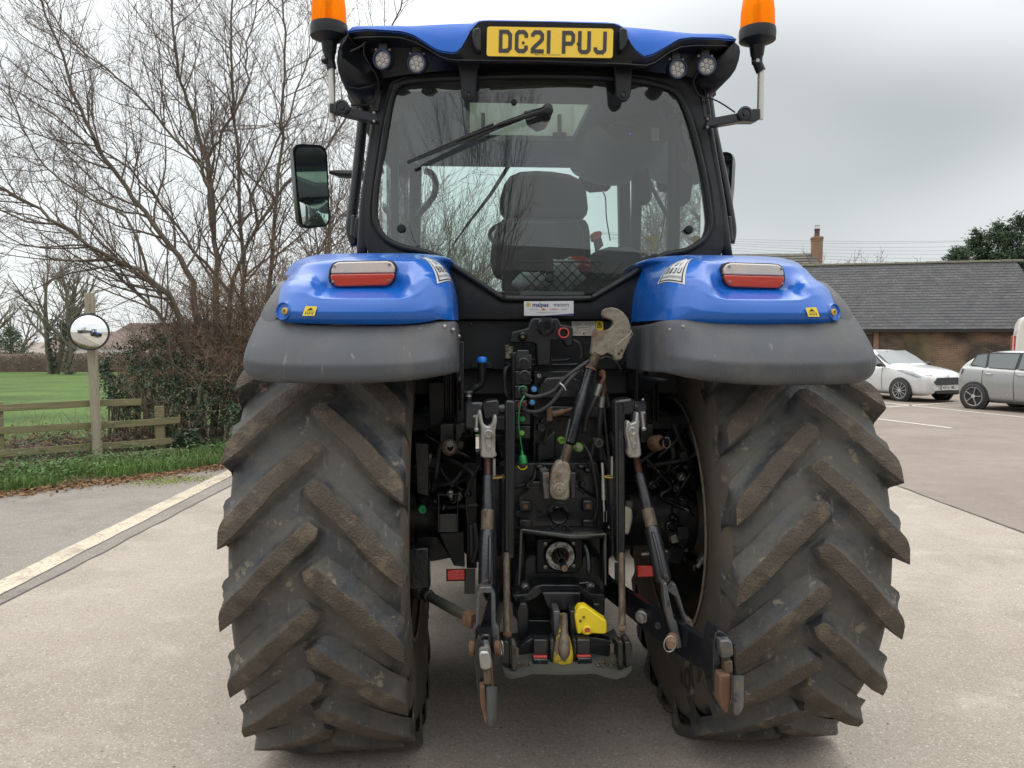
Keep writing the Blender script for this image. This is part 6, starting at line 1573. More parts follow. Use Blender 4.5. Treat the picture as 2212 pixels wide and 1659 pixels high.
for s in (-1, 1):
    mb = MB(); rows_ = [[V((s * a, y, b_)) for a, b_ in ((.28, .46), (.62, .46), (.74, .58), (.76, 1.15), (.70, 1.38), (.28, 1.40))] for y in (1.02, 1.9)]
    mb.grid(rows_); mb.add(rows_[0], [tuple(range(6))]); mb.add(rows_[1], [tuple(range(6))]); mb.build('fuel_tank', M['black'], TR, bevel=.02)
    mb = MB()
    for z in (.55, .80, 1.05): mb.box((s * .86, 1.45, z), (.22, .45, .03))
    mb.box((s * .93, 1.22, .80), (.02, .03, .56)); mb.box((s * .93, 1.68, .80), (.02, .03, .56)); mb.build('cab_steps', M['black_m'], TR, bevel=.004)
# ---- rear of the transmission, linkage, hitch
body = empty('rear_body', (0, 0, 0)); body.parent = TR
mb = MB(); mb.box((0, -.02, 1.55), (.80, .04, .62)); mb.box((0, .35, 1.40), (.74, .5, .30)); mb.box((-.56, .40, 1.50), (.34, .06, .90)); mb.box((.56, .40, 1.50), (.34, .06, .90)); part(mb, 'bulkhead', M['black'], body, bevel=.006)
pr('rear_panel', [(983, 691), (1391, 691), (1388, 800), (986, 800)], -.165, .03, M['black'], body, bevel=.006)
mb = MB(); mb.box((0, 1.0, .86), (.42, 2.2, .56)); mb.box((0, .02, .84), (.52, .62, .54)); part(mb, 'transmission', M['black_m'], body, bevel=.03)
for s in (-1, 1):
    mb = MB(); mb.lathe((s * .24, 0, .872), (s, 0, 0), [(.21, 0), (.20, .05), (.145, .12), (.135, .30), (.17, .36), (.17, .42)], 32); 
    for k in range(8): mb.cyl(V((s * .27, cos(k * .785) * .18, .872 + sin(k * .785) * .18)), V((s * .30, cos(k * .785) * .18, .872 + sin(k * .785) * .18)), .014, 6)
    part(mb, 'axle_housing', M['black_m'], body, smooth=40)
    # upright channels under the fenders
    x = [985, 1002] if s < 0 else [1374, 1392]
    mb = MB(); mb.prism(PP([(x[0], 738), (x[1], 738), (x[1] + 1, 912), (x[0] + 1, 912)], -.34), V((0, .05, 0)))
    x2 = [955, 978] if s < 0 else [1398, 1420]
    mb.prism(PP([(x2[0], 800), (x2[1], 800), (x2[1], 912), (x2[0], 912)], -.25), V((0, .04, 0)))
    xx_ = 968 if s < 0 else 1410
    for k in range(3): mb.prism(PP([(xx_ + k * 11 - 12, 815), (xx_ + k * 11 - 8, 815), (xx_ + k * 11 - 8, 912), (xx_ + k * 11 - 12, 912)], -.30), V((0, .03, 0)))
    part(mb, 'support_channel', M['black_m'], body, bevel=.003)
    bx = [(950, 915), (980, 915), (980, 956), (950, 956)] if s < 0 else [(1384, 915), (1412, 915), (1412, 956), (1384, 956)]
    pr('bracket_block', bx, -.42, .10, M['black_m'], body)
    bx = [(983, 915), (1009, 915), (990, 958), (983, 958)] if s < 0 else [(1360, 915), (1381, 915), (1381, 958), (1374, 958)]
    pr('gusset', bx, -.40, .02, M['black_s'], body)
    # rusty stored hitch ball
    c = P(971, 967, -.50) if s < 0 else P(1419, 957, -.50); d = V((0.05, -1, .25)).normalized() if s < 0 else V((.55, -1, .25)).normalized()
    mb = MB(); mb.lathe(c - d * .03, d, [(.012, 0), (.027, .005), (.030, .02), (.030, .045), (.024, .055), (.014, .057), (.013, .045)], 24); b0_ = part(mb, 'stored_link_ball', M['rust'], body, smooth=50)
    mb = MB(); mb.cyl(c + d * .01, c + d * .055 + V((.0, 0, .008)), .012, 14); mb.build('ball_pin', M['black_s'], b0_, smooth=40)
    mb = MB(); cc = c + d * .05 + V((.002, 0, -.004)); u_ = d.orthogonal().normalized(); w_ = V((0, 0, 1)); mb.tube([cc + V((.014 * cos(a), -.004, .020 * sin(a))) for a in [2 * pi * k / 18 for k in range(18)]], .0016, 5, closed=True); mb.build('pin_ring', M['steel'], b0_, smooth=180)
# dealer sticker
sy = -.236
STK = PP([(1132, 651), (1239, 650), (1239, 682), (1132, 682)], sy)
def on(quadp, u, v, k=.0008): return quadp[0].lerp(quadp[1], u).lerp(quadp[3].lerp(quadp[2], u), v) + V((0, -k, 0))
def textq(mb, body_, quadp, u, v, h, mi, bold=0.0, wsc=1.0, align='LEFT', k=.0009):
    w = (quadp[1] - quadp[0]).length; hh = (quadp[0] - quadp[3]).length; t5 = MB(); t5.text(body_, 1.0, Matrix.Identity(4), 0, align=align, bold=bold)
    mb.add([on(quadp, u + q[0] * h * wsc * hh / w, v - q[1] * h, k) for q in t5.v], t5.f, mi)
mb = MB(); mb.add(STK, [(0, 1, 2, 3)], 0)
mb.add([on(STK, .40, 1), on(STK, 1, 1), on(STK, 1, .84), on(STK, .75, .90)], [(0, 1, 2, 3)], 1)
textq(mb, 'malpas', STK, .165, .25, .42, 1, .022); textq(mb, 'tractors', STK, .595, .25, .34, 1, .004)
ring = [on(STK, .085 + .045 * cos(a), .22 + .15 * sin(a)) for a in [2 * pi * k / 20 for k in range(20)]]; mb.add(ring, [tuple(range(20))], 2)
textq(mb, 'ALÖ-KS', STK, .13, .56, .15, 3, .01); textq(mb, 'KVERNE', STK, .52, .56, .15, 4, .01); textq(mb, 'CLAAS', STK, .74, .56, .15, 3, .01)
mb.add([on(STK, .34, .56), on(STK, .39, .48), on(STK, .44, .56), on(STK, .39, .64)], [(0, 1, 2, 3)], 4)
textq(mb, 'www.malpas-tractors.co.uk', STK, .25, .76, .14, 3)
part(mb, 'dealer_sticker', [M['white_sticker'], M['ink_navy'], M['gold'], M['ink_grey'], M['ink_red']], body, smooth=0)
# diagram sticker
DG = PP([(1235, 694), (1303, 693.5), (1303, 725), (1235, 725)], -.172); mb = MB()
mb.add([on(DG, 0, 0, 0), on(DG, .75, 0, 0), on(DG, .75, 1, 0), on(DG, 0, 1, 0)], [(0, 1, 2, 3)], 0); mb.add([on(DG, .76, 0, 0), on(DG, 1, 0, 0), on(DG, 1, 1, 0), on(DG, .76, 1, 0)], [(0, 1, 2, 3)], 1)
def lineq(a, b_, w=.012, mi=2):
    A_, B2 = on(DG, *a), on(DG, *b_); d = (B2 - A_).normalized(); n_ = V((-d.z, 0, d.x)) * w * .055; mb.add([A_ + n_, B2 + n_, B2 - n_, A_ - n_], [(0, 1, 2, 3)], mi)
for x0, y0, x1, y1 in ((.06, .15, .28, .26), (.42, .15, .70, .26), (.06, .76, .28, .88), (.42, .76, .70, .88)):
    for a, b_ in (((x0, y0), (x1, y0)), ((x1, y0), (x1, y1)), ((x1, y1), (x0, y1)), ((x0, y1), (x0, y0))): lineq(a, b_)
for a, b_ in (((.17, .26), (.17, .76)), ((.17, .5), (.33, .42)), ((.33, .42), (.52, .42)), ((.52, .42), (.6, .3)), ((.33, .58), (.52, .58)), ((.52, .58), (.6, .7)), ((.6, .3), (.6, .7))): lineq(a, b_)
mb.add([on(DG, .34, .92), on(DG, .38, .76), on(DG, .42, .92)], [(0, 1, 2)], 2)
for a, b_ in (((.80, .42), (.88, .10)), ((.88, .10), (.96, .42)), ((.96, .42), (.80, .42)), ((.88, .20), (.88, .33))): lineq(a, b_, .03)
part(mb, 'diagram_sticker', [M['cream'], M['yellow'], M['ink']], body, smooth=0)
# socket panel
SP = [(1099, 741), (1105, 717), (1140, 709), (1146, 692), (1153, 687), (1206, 688), (1212, 701), (1232, 704), (1238, 710), (1238, 748), (1222, 748), (1217, 735), (1192, 735), (1190, 790), (1160, 790), (1158, 745), (1150, 741)]
sk = pr('socket_panel', SP, -.36, .06, M['black'], body, bevel=.006)
c = P(1179, 705, -.36); q = pl(1, -.36)
mb = MB(); mb.lathe(c, (0, -1, 0), [(19 * q, 0), (19 * q, .012), (16 * q, .018), (13 * q, .018), (12 * q, .030), (9.5 * q, .030), (9 * q, .008), (0, .008)], 32)
for k in range(6): mb.cyl(c + V((cos(k * 1.047) * 5 * q, -.008, sin(k * 1.047) * 5 * q)), c + V((cos(k * 1.047) * 5 * q, -.014, sin(k * 1.047) * 5 * q)), 1.6 * q, 8)
mb.box(c + V((0, -.02, 14 * q)), (.04, .02, .02)); mb.build('trailer_socket', M['black_s'], sk, smooth=40)
mb = MB(); mb.lathe(P(1216, 719, -.365), (0, -1, 0), [(11.5 * q, -.01), (11.5 * q, .03), (9 * q, .03), (8 * q, .0), (0, .0)], 28); mb.build('red_socket', M['red_ring'], sk, smooth=40)
mb = MB(); mb.lathe(P(1216, 719, -.365), (0, -1, 0), [(8.2 * q, .024), (7.5 * q, .001), (0, .001)], 24, False); mb.build('socket_bore', M['ink'], sk, smooth=40)
mb = MB(); mb.lathe(P(1129, 727, -.365), (0, -1, 0), [(9.5 * q, -.01), (9.5 * q, .01), (6 * q, .018), (5 * q, .018), (4.5 * q, .006), (0, .006)], 24); so = mb.build('small_socket', M['black_s'], sk, smooth=40)
mb = MB(); o = P(1129, 727, -.374)
for k in range(3): mb.beam(o, o + V((cos(1.57 + k * 2.09) * 3.6 * q, -.0, sin(1.57 + k * 2.09) * 3.6 * q)), .004, .003, up=(0, 1, 0))
mb.build('brass_contact', M['gold'], so)
# pipes behind
for k, (pts, r_) in enumerate(([(1098, 776, -.30), (1150, 777, -.30), (1225, 778, -.30), (1232, 770, -.28)], .006), ) if False else enumerate([([(1090, 775, -.30), (1150, 777, -.30), (1222, 778, -.30), (1230, 771, -.28)], .006), ([(1090, 786, -.30), (1150, 787, -.30), (1225, 788, -.30), (1250, 787, -.30)], .006)]):
    mb = MB(); mb.tube(spline([P(*a) for a in pts], 4), r_, 8); part(mb, 'steel_pipe', M['black_s'], body, smooth=180)
pr('pipe_clamp', [(1182, 771), (1193, 771), (1193, 793), (1182, 793)], -.315, .02, M['black_m'], body)
# remote valve stack
vs_ = empty('valve_block', (0, 0, 0)); vs_.parent = TR
yv = -.43; qv = pl(1, yv)
mb = MB()
for y0, y1, x0, x1 in ((756, 770, 1116, 1143), (766, 800, 1114, 1149), (801, 832, 1113, 1148), (833, 862, 1112, 1140), (864, 888, 1111, 1140), (890, 918, 1113, 1146), (920, 948, 1114, 1146)): mb.prism(PP([(x0, y0), (x1, y0), (x1, y1), (x0, y1)], yv), V((0, .14, 0)))
mb.prism(PP([(1106, 762), (1118, 760), (1118, 950), (1106, 946)], yv + .03), V((0, .1, 0))); mb.build('valve_body', M['black_m'], vs_, bevel=.004)
for (x, y) in ((1131, 785), (1133, 812)):
    mb = MB(); mb.lathe(P(x, y, yv), (0, -1, 0), [(13 * qv, -.005), (13 * qv, .010), (10 * qv, .012), (10 * qv, .009), (6.5 * qv, .009), (6 * qv, .014), (0, .014)], 28); mb.ball(P(x + 14, y + 10, yv - .004), 3 * qv, 8); mb.build('coupler_cover', M['black_s'], vs_, smooth=40)
for (x, y, mt_, r_) in ((1129, 843, 'green_cap', 10), (1128, 876, 'red_ring', 10)):
    c = P(x, y, yv - .02); mb = MB(); mb.lathe(c, (0, -1, 0), [(r_ * qv, 0), (r_ * qv, .010), ((r_ - 1.5) * qv, .012), ((r_ - 2) * qv, .006)], 28); cr__ = mb.build('coupler_ring', M[mt_], vs_, smooth=40)
    MB().lathe(c, (.15, -1, -.1), [(7.5 * qv, .0), (7 * qv, .03), (5 * qv, .045), (0, .046)], 20).build('hose_coupler', M['cast'] if False else M['hose'], cr__, smooth=40)
for (x, y, mt_, r_, rb) in ((1153, 840, 'lightblue_cap', 5.6, 9), (1149, 868.5, 'lightblue_cap', 5.4, 9), (1128.5, 904, 'green_cap', 5.4, 9), (1127, 934, 'lime_cap', 5.2, 9)):
    c = P(x, y, yv - .01); MB().lathe(c, (0, -1, 0), [(rb * qv, 0), (rb * qv, .010), ((rb - 1) * qv, .014), (r_ * qv, .014)], 24, True).build('cap_holder', M['black_s'], vs_, smooth=40)
    MB().lathe(c, (0, -1, 0), [(r_ * qv, .0142), (r_ * qv, .018), (0, .019)], 20).build('colour_cap', M[mt_], vs_, smooth=40)
# hydraulic hoses, green lead
hz = [[(1130, 849, -.48), (1136, 854, -.52), (1160, 857, -.53), (1195, 845, -.53), (1215, 822, -.53), (1240, 802, -.53), (1272, 780, -.50)], [(1130, 883, -.48), (1137, 888, -.52), (1163, 889, -.54), (1190, 872, -.55), (1212, 845, -.55), (1235, 815, -.54), (1262, 792, -.50)]]
for pts in hz:
    mb = MB(); mb.tube(spline([P(*a) for a in pts], 8), 4.4 * pl(1, -.5), 12); part(mb, 'hydraulic_hose', M['hose'], body, smooth=180)
mb = MB(); mb.tube(spline([P(1209, 827, -.56), P(1217, 834, -.56), P(1222, 843, -.545)], 4), .003, 6); part(mb, 'cable_tie', M['white_sticker'], body)
mb = MB(); mb.tube(spline([P(1133, 855, -.54), P(1126, 868, -.55), P(1121, 890, -.55), P(1121, 925, -.55), P(1125, 955, -.54), P(1128, 972, -.53)], 6), .0028, 6); part(mb, 'green_lead', M['green_cap'], body, smooth=180)
c = P(1127, 972, -.53); mb = MB(); mb.lathe(c, (.12, -.15, -1), [(.004, 0), (.006, .012), (.005, .016), (.012, .022), (.014, .026), (.015, .05), (.013, .052)], 18); part(mb, 'green_plug', M['green_cap'], body, smooth=40)
c = P(1128, 1003, -.50); mb = MB(); mb.lathe(c, (0, -1, -.2), [(.024, 0), (.024, .01), (.02, .012), (0, .012)], 24); cp = part(mb, 'hanging_cap', M['black_s'], body, smooth=40)
mb = MB()
for k in range(9): a = pi * 1.1 + k * .30; mb.box(c + V((cos(a) * .017, -.0145, sin(a) * .017)), (.005, .002, .005), Matrix.Rotation(-a, 3, 'Y'))
mb.build('cap_marks', M['yellow'], cp)
# corrugated hoses and cables: give the dark gap its clutter
rr = random.Random(77)
cl = [[(1106, 787, -.3), (1092, 800, -.32), (1091, 830, -.32), (1096, 855, -.32), (1110, 872, -.3)], [(1260, 960, -.4), (1275, 985, -.45), (1283, 1020, -.46), (1290, 1060, -.46), (1290, 1100, -.45), (1276, 1140, -.44)], [(1290, 780, -.3), (1310, 772, -.3), (1330, 782, -.3), (1342, 800, -.3)],
      [(1308, 840, -.3), (1316, 880, -.3), (1322, 940, -.35), (1330, 1000, -.35)], [(1305, 880, -.35), (1310, 940, -.38), (1318, 1020, -.4), (1322, 1090, -.4)], [(1150, 895, -.36), (1165, 905, -.35), (1180, 930, -.35), (1175, 960, -.36)],
      [(1285, 945, -.35), (1275, 1000, -.38), (1262, 1010, -.4)], [(1160, 1000, -.4), (1150, 1040, -.42), (1110, 1052, -.4)], [(1210, 1070, -.4), (1240, 1050, -.45), (1262, 1065, -.45)], [(1395, 990, -.3), (1425, 1020, -.28), (1470, 1050, -.2), (1500, 1075, -.15)],
      [(1380, 1000, -.3), (1430, 965, -.3), (1465, 955, -.2)], [(1010, 1000, -.3), (980, 1040, -.32), (945, 1050, -.3)], [(1035, 1005, -.35), (1012, 1050, -.35), (1008, 1100, -.35), (1015, 1150, -.35)], [(1025, 1130, -.34), (1030, 1180, -.36), (1020, 1215, -.36)],
      [(1238, 735, -.34), (1250, 742, -.34), (1256, 758, -.34), (1256, 775, -.34)], [(950, 1010, -.25), (970, 1040, -.26), (1000, 1060, -.28)]]
for i, pts in enumerate(cl):
    mb = MB(); mb.tube(spline([P(*a) for a in pts], 7), rr.uniform(.005, .010), 8); part(mb, 'black_cable', M['hose'], body, smooth=180)
# small fittings
for x, y, r_, mt_, yy in ((1174, 910, 9, 'black_s', -.40), (1168, 923, 10, 'black_s', -.42), (1175, 888, 7, 'black_s', -.4), (1163, 812, 5, 'steel', -.36), (1205, 838, 5, 'black_s', -.36), (1292, 957, 11, 'olive', -.46), (1212, 951, 8, 'lime_cap', -.44), (1249, 966, 10, 'lime_cap', -.46), (1118, 1108, 8, 'black_s', -.46), (1119, 1176, 8, 'black_s', -.46), (1142, 1047, 8, 'black_s', -.46), (1258, 1045, 8, 'black_s', -.46), (912, 1100, 9, 'green_cap', -.38), (940, 1082, 4, 'black_s', -.3)):
    q = pl(1, yy); mb = MB(); mb.lathe(P(x, y, yy), (0.1, -1, .05), [(r_ * q, -.01), (r_ * q, .012), (r_ * .8 * q, .017), (r_ * .5 * q, .017), (r_ * .45 * q, .008), (0, .008)], 22)
    part(mb, 'round_fitting', M[mt_], body, smooth=40)
MB().lathe(P(1249, 966, -.475), (.1, -1, .05), [(6 * q, 0), (5 * q, .006), (0, .007)], 18).build('fitting_core', M['steel'], body)
# casting of the rear face
mb = MB()
mb.prism(PP([(1112, 1000), (1290, 1000), (1310, 1090), (1310, 1145), (1108, 1145), (1108, 1040)], -.40), V((0, .25, 0)))
mb.prism(PP([(1152, 800), (1290, 800), (1300, 1000), (1150, 1000)], -.30), V((0, .2, 0)))
mb.prism(PP([(1150, 1040), (1140, 1060), (1120, 1078), (1120, 1140), (1290, 1140), (1290, 1078), (1262, 1060), (1250, 1040)], -.44), V((0, .1, 0)))
for x0, x1, y0, y1 in ((1122, 1149, 1083, 1106), (1258, 1283, 1081, 1105), (1122, 1149, 1123, 1140), (1258, 1283, 1123, 1140)): mb.prism(PP([(x0, y0), (x1, y0), (x1, y1), (x0, y1)], -.47), V((0, .05, 0)))
part(mb, 'rear_casting', M['black_m'], body, bevel=.006)
for x, y in ((1135, 1095), (1271, 1094)):
    MB().lathe(P(x, y, -.4715), (0, -1, 0), [(.010, 0), (.007, .001), (0, .0005)], 14).build('threaded_hole', M['rust'], body)
mb = MB(); mb.prism(PP([(1158, 840), (1180, 815), (1235, 812), (1265, 830), (1268, 860), (1160, 862)], -.36), V((0, .08, 0))); mb.prism(PP([(1180, 875), (1300, 880), (1296, 905), (1180, 900)], -.34), V((0, .08, 0))); mb.prism(PP([(1160, 960), (1200, 930), (1200, 990), (1160, 1000)], -.36), V((0, .08, 0)))
for k in range(8): mb.box(P(1165 + k * 15, 1008 + (k % 3) * 8, -.42), (.03, .03, .02))
part(mb, 'lift_cover', M['black_m'], body, bevel=.008)
mb = MB(); mb.lathe(P(1205, 1111, -.44), (0, -1, 0), [(.036, 0), (.036, .022), (.031, .026), (.028, .024), (0, .026)], 32); mb.lathe(P(1205, 1106, -.44), (0, -1, 0), [(.044, -.01), (.044, .01), (.036, .012)], 32); part(mb, 'round_cap', M['black_s'], body, smooth=40)
# rusty cross pin
mb = MB(); mb.cyl(P(1194, 895, -.46), P(1218, 889, -.46), .012, 12); mb.cyl(P(1218, 889, -.46), P(1246, 882, -.46), .008, 10); mb.box(P(1187, 894, -.45), (.02, .03, .05)); part(mb, 'cross_pin', M['rust'], body, smooth=40)
# filler with blue cap, silver-topped filler
q = pl(1, -.30)
mb = MB(); mb.lathe(P(1041, 822, -.30), (0, 0, 1), [(8 * q, 0), (9 * q, 20 * q), (9 * q, 38 * q)], 20); mb.tube(spline([P(1041, 822, -.30), P(1036, 832, -.30), P(1020, 842, -.30), P(1004, 856, -.28)], 5), 8 * q, 12); fi = part(mb, 'filler_neck', M['black'], body, smooth=40)
mb = MB(); mb.lathe(P(1041, 784, -.30), (0, 0, 1), [(9 * q, 0), (11 * q, 2 * q), (11 * q, 10 * q), (9 * q, 13 * q), (0, 14 * q)], 20); mb.build('blue_cap', M['blue_cap'], fi, smooth=40)
for x in (1024, 1058): MB().lathe(P(x, 792, -.17), (0, -1, 0), [(4.5 * q, 0), (4 * q, .005), (0, .007)], 14).build('panel_bolt', M['steel'], body)
mb = MB(); mb.prism(PP([(1016, 788), (1030, 780), (1052, 780), (1066, 788), (1066, 796), (1016, 796)], -.19), V((0, .015, 0))); mb.build('filler_flange', M['black'], fi, bevel=.003)
MB().lathe(P(1016, 700, -.166), (0, -1, 0), [(4 * q, 0), (3 * q, .004), (0, .005)], 14).build('panel_bolt', M['black_s'], body)
mb = MB(); mb.tube(spline([P(1012, 856, -.33), P(1013, 880, -.33), P(1018, 905, -.33), P(1024, 925, -.32)], 5), 7 * q, 12); f2 = part(mb, 'dipstick_tube', M['black'], body, smooth=180)
mb = MB(); mb.lathe(P(1012, 857, -.33), (0, 0, 1), [(8 * q, 0), (7 * q, 5 * q), (10 * q, 9 * q), (10 * q, 12 * q), (0, 13 * q)], 20); mb.build('dipstick_cap', M['steel'], f2, smooth=40)
mb = MB(); mb.cyl(P(1097, 745, -.30), P(1097, 758, -.30), 6 * q, 8); mb.cyl(P(1103, 748, -.32), P(1103, 764, -.32), 6 * q, 8); mb.cyl(P(1099, 760, -.31), P(1099, 774, -.31), 7 * q, 8); part(mb, 'pipe_union', M['cast'], body, smooth=40)
pr('spec_plate', [(1262, 740), (1300, 741), (1300, 775), (1262, 774)], -.172, .004, M['black_s'], body, bevel=.001)
mb = MB()
for k in range(6): mb.box(P(1345, 772 + k * 6, -.175), (.05, .004, .003))
part(mb, 'grille_slot', M['black_s'], body)
# ---- top link
tl0 = empty('top_link', (0, 0, 0)); tl0.parent = TR
q = pl(1, -.47)
HOOK = [(1302, 680), (1304, 670), (1312, 665), (1322, 664), (1335, 667), (1347, 675), (1357, 688), (1362, 701), (1363, 723), (1360, 740), (1351, 756), (1343, 777), (1336, 780), (1327, 778), (1324, 768), (1313, 762), (1301, 768), (1288, 768), (1277, 765), (1280, 741), (1282, 717), (1285, 710), (1289, 709), (1294, 716), (1302, 713), (1312, 713), (1320, 709), (1326, 701), (1325, 693), (1317, 689), (1307, 687)]
mb = MB(); mb.prism(PP(HOOK, -.455), V((0, .045, 0))); hk = mb.build('link_hook', M['cast'], tl0, bevel=.009, segs=3, smooth=50)
pr('hook_latch', [(1330, 745), (1358, 722), (1366, 712), (1362, 735), (1350, 758), (1344, 776), (1330, 779), (1326, 766)], -.468, .015, M['cast'], hk, bevel=.004)
mb = MB(); mb.tube([P(1361, 712, -.46), P(1367, 722, -.465), P(1358, 735, -.465)], .0022, 6); mb.build('latch_ring', M['steel'], hk)
for x, y in ((1337, 764), (1343, 757)): MB().lathe(P(x, y, -.4685), (0, -1, 0), [(.006, 0), (.005, .002), (.002, .0)], 10).build('latch_pin', M['rust'], hk)
def threaded(mb, a, b_, r, pitch=.006, mi=0):
    a = V(a); b_ = V(b_); L_ = (b_ - a).length; n_ = max(4, int(L_ / pitch)); pf = []
    for k in range(n_): pf += [(r, L_ * k / n_), (r * .90, L_ * (k + .5) / n_)]
    pf.append((r, L_)); mb.lathe(a, b_ - a, pf, 16, True, mi)
t0_, t1_ = P(1289, 766, -.445), P(1273, 800, -.462); mb = MB(); threaded(mb, t0_, t1_, 11.5 * q); mb.build('upper_thread', M['rod'], tl0, smooth=40)
mb = MB(); a, b_ = P(1274, 798, -.462), P(1231, 958, -.54); d = (b_ - a); L_ = d.length
mb.lathe(a, d, [(14.5 * q, -.002), (14.5 * q, .004), (12.5 * q, .006), (12.5 * q, L_ * .30), (15 * q, L_ * .36), (15 * q, L_ * .62), (13.5 * q, L_ * .66), (13.5 * q, L_ * .985), (12 * q, L_)], 22); mb.build('link_barrel', M['worn_black'], tl0, smooth=50)
MB().lathe(a, d, [(15.2 * q, -.004), (15.2 * q, .003), (12 * q, .0035)], 22).build('lock_nut', M['rust'], tl0, smooth=40)
mb = MB(); threaded(mb, P(1228, 962, -.545), P(1217, 1003, -.565), 11 * q); mb.build('lower_thread', M['rod'], tl0, smooth=40)
mb = MB(); mb.tube(spline([P(1231, 905, -.60), P(1222, 950, -.61), P(1215, 1000, -.60)], 4), .0035, 6); mb.build('link_handle', M['olive'], tl0)
CL = [(1203, 998), (1216, 995), (1230, 1002), (1234, 1020), (1230, 1045), (1231, 1075), (1222, 1082), (1196, 1080), (1189, 1068), (1189, 1042), (1194, 1015)]
cv = pr('link_clevis', CL, -.605, .05, M['cast'], tl0, bevel=.008, smooth=50)
MB().lathe(P(1208, 1056, -.605), (0, -1, 0), [(.024, 0), (.024, .008), (.019, .011), (.014, .010), (.013, .016), (.004, .017), (.003, .012), (0, .012)], 26).build('clevis_pin', M['cast'], cv, smooth=40)
for x0, x1 in ((1171, 1187), (1229, 1244)): pr('clevis_lug', [(x0, 1022), (x1, 1020), (x1 + 1, 1078), (x0 + 4, 1079)], -.575, .14, M['slate_metal'] if x0 < 1200 else M['black_s'], tl0, bevel=.004)
# hose ends beside the top link
mb = MB(); mb.tube(spline([P(1300, 800, -.44), P(1305, 815, -.45), P(1299, 828, -.45), P(1296, 838, -.45)], 5), 4.5 * q, 10); mb.lathe(P(1301, 806, -.44), (.3, -.4, 1), [(7 * q, -.01), (7 * q, .008), (5 * q, .01)], 6); el_ = part(mb, 'hydraulic_elbow', M['rust'], body, smooth=40)
mb = MB(); mb.cyl(P(1297, 830, -.45), P(1288, 855, -.45), 7.5 * q, 16); part(mb, 'hose_ferrule', M['steel'], body, smooth=40)
mb = MB(); mb.tube(spline([P(1290, 852, -.45), P(1278, 878, -.46), P(1266, 905, -.46), P(1262, 935, -.45)], 5), 6.3 * q, 12); part(mb, 'hydraulic_hose', M['hose'], body, smooth=180)
mb = MB(); mb.tube(spline([P(1304, 826, -.43), P(1304, 845, -.43), P(1301, 862, -.43)], 4), 4.2 * q, 10); part(mb, 'steel_bend', M['rust'], body, smooth=180)
mb = MB(); mb.cyl(P(1301, 857, -.43), P(1299, 880, -.43), 7.2 * q, 16); part(mb, 'hose_ferrule', M['steel'], body, smooth=40)
mb = MB(); mb.tube(spline([P(1299, 878, -.43), P(1296, 910, -.43), P(1295, 950, -.42), P(1300, 1000, -.40)], 5), 6.2 * q, 12); part(mb, 'hydraulic_hose', M['hose'], body, smooth=180)
mb = MB(); mb.cyl(P(1301, 1000, -.50), P(1303, 1035, -.50), .006, 10); mb.cyl(P(1303, 1035, -.50), P(1304, 1080, -.50), .0075, 10); mb.cyl(P(1304, 1080, -.5), P(1305, 1104, -.5), .004, 8); ct = part(mb, 'cable_end', M['alu'], body, smooth=40)
for dx in (-3, 3): MB().beam(P(1307 + dx, 1104, -.5), P(1307 + dx, 1127, -.5), .003, .010, up=(0, 1, 0)).build('cable_fork', M['steel'], ct)
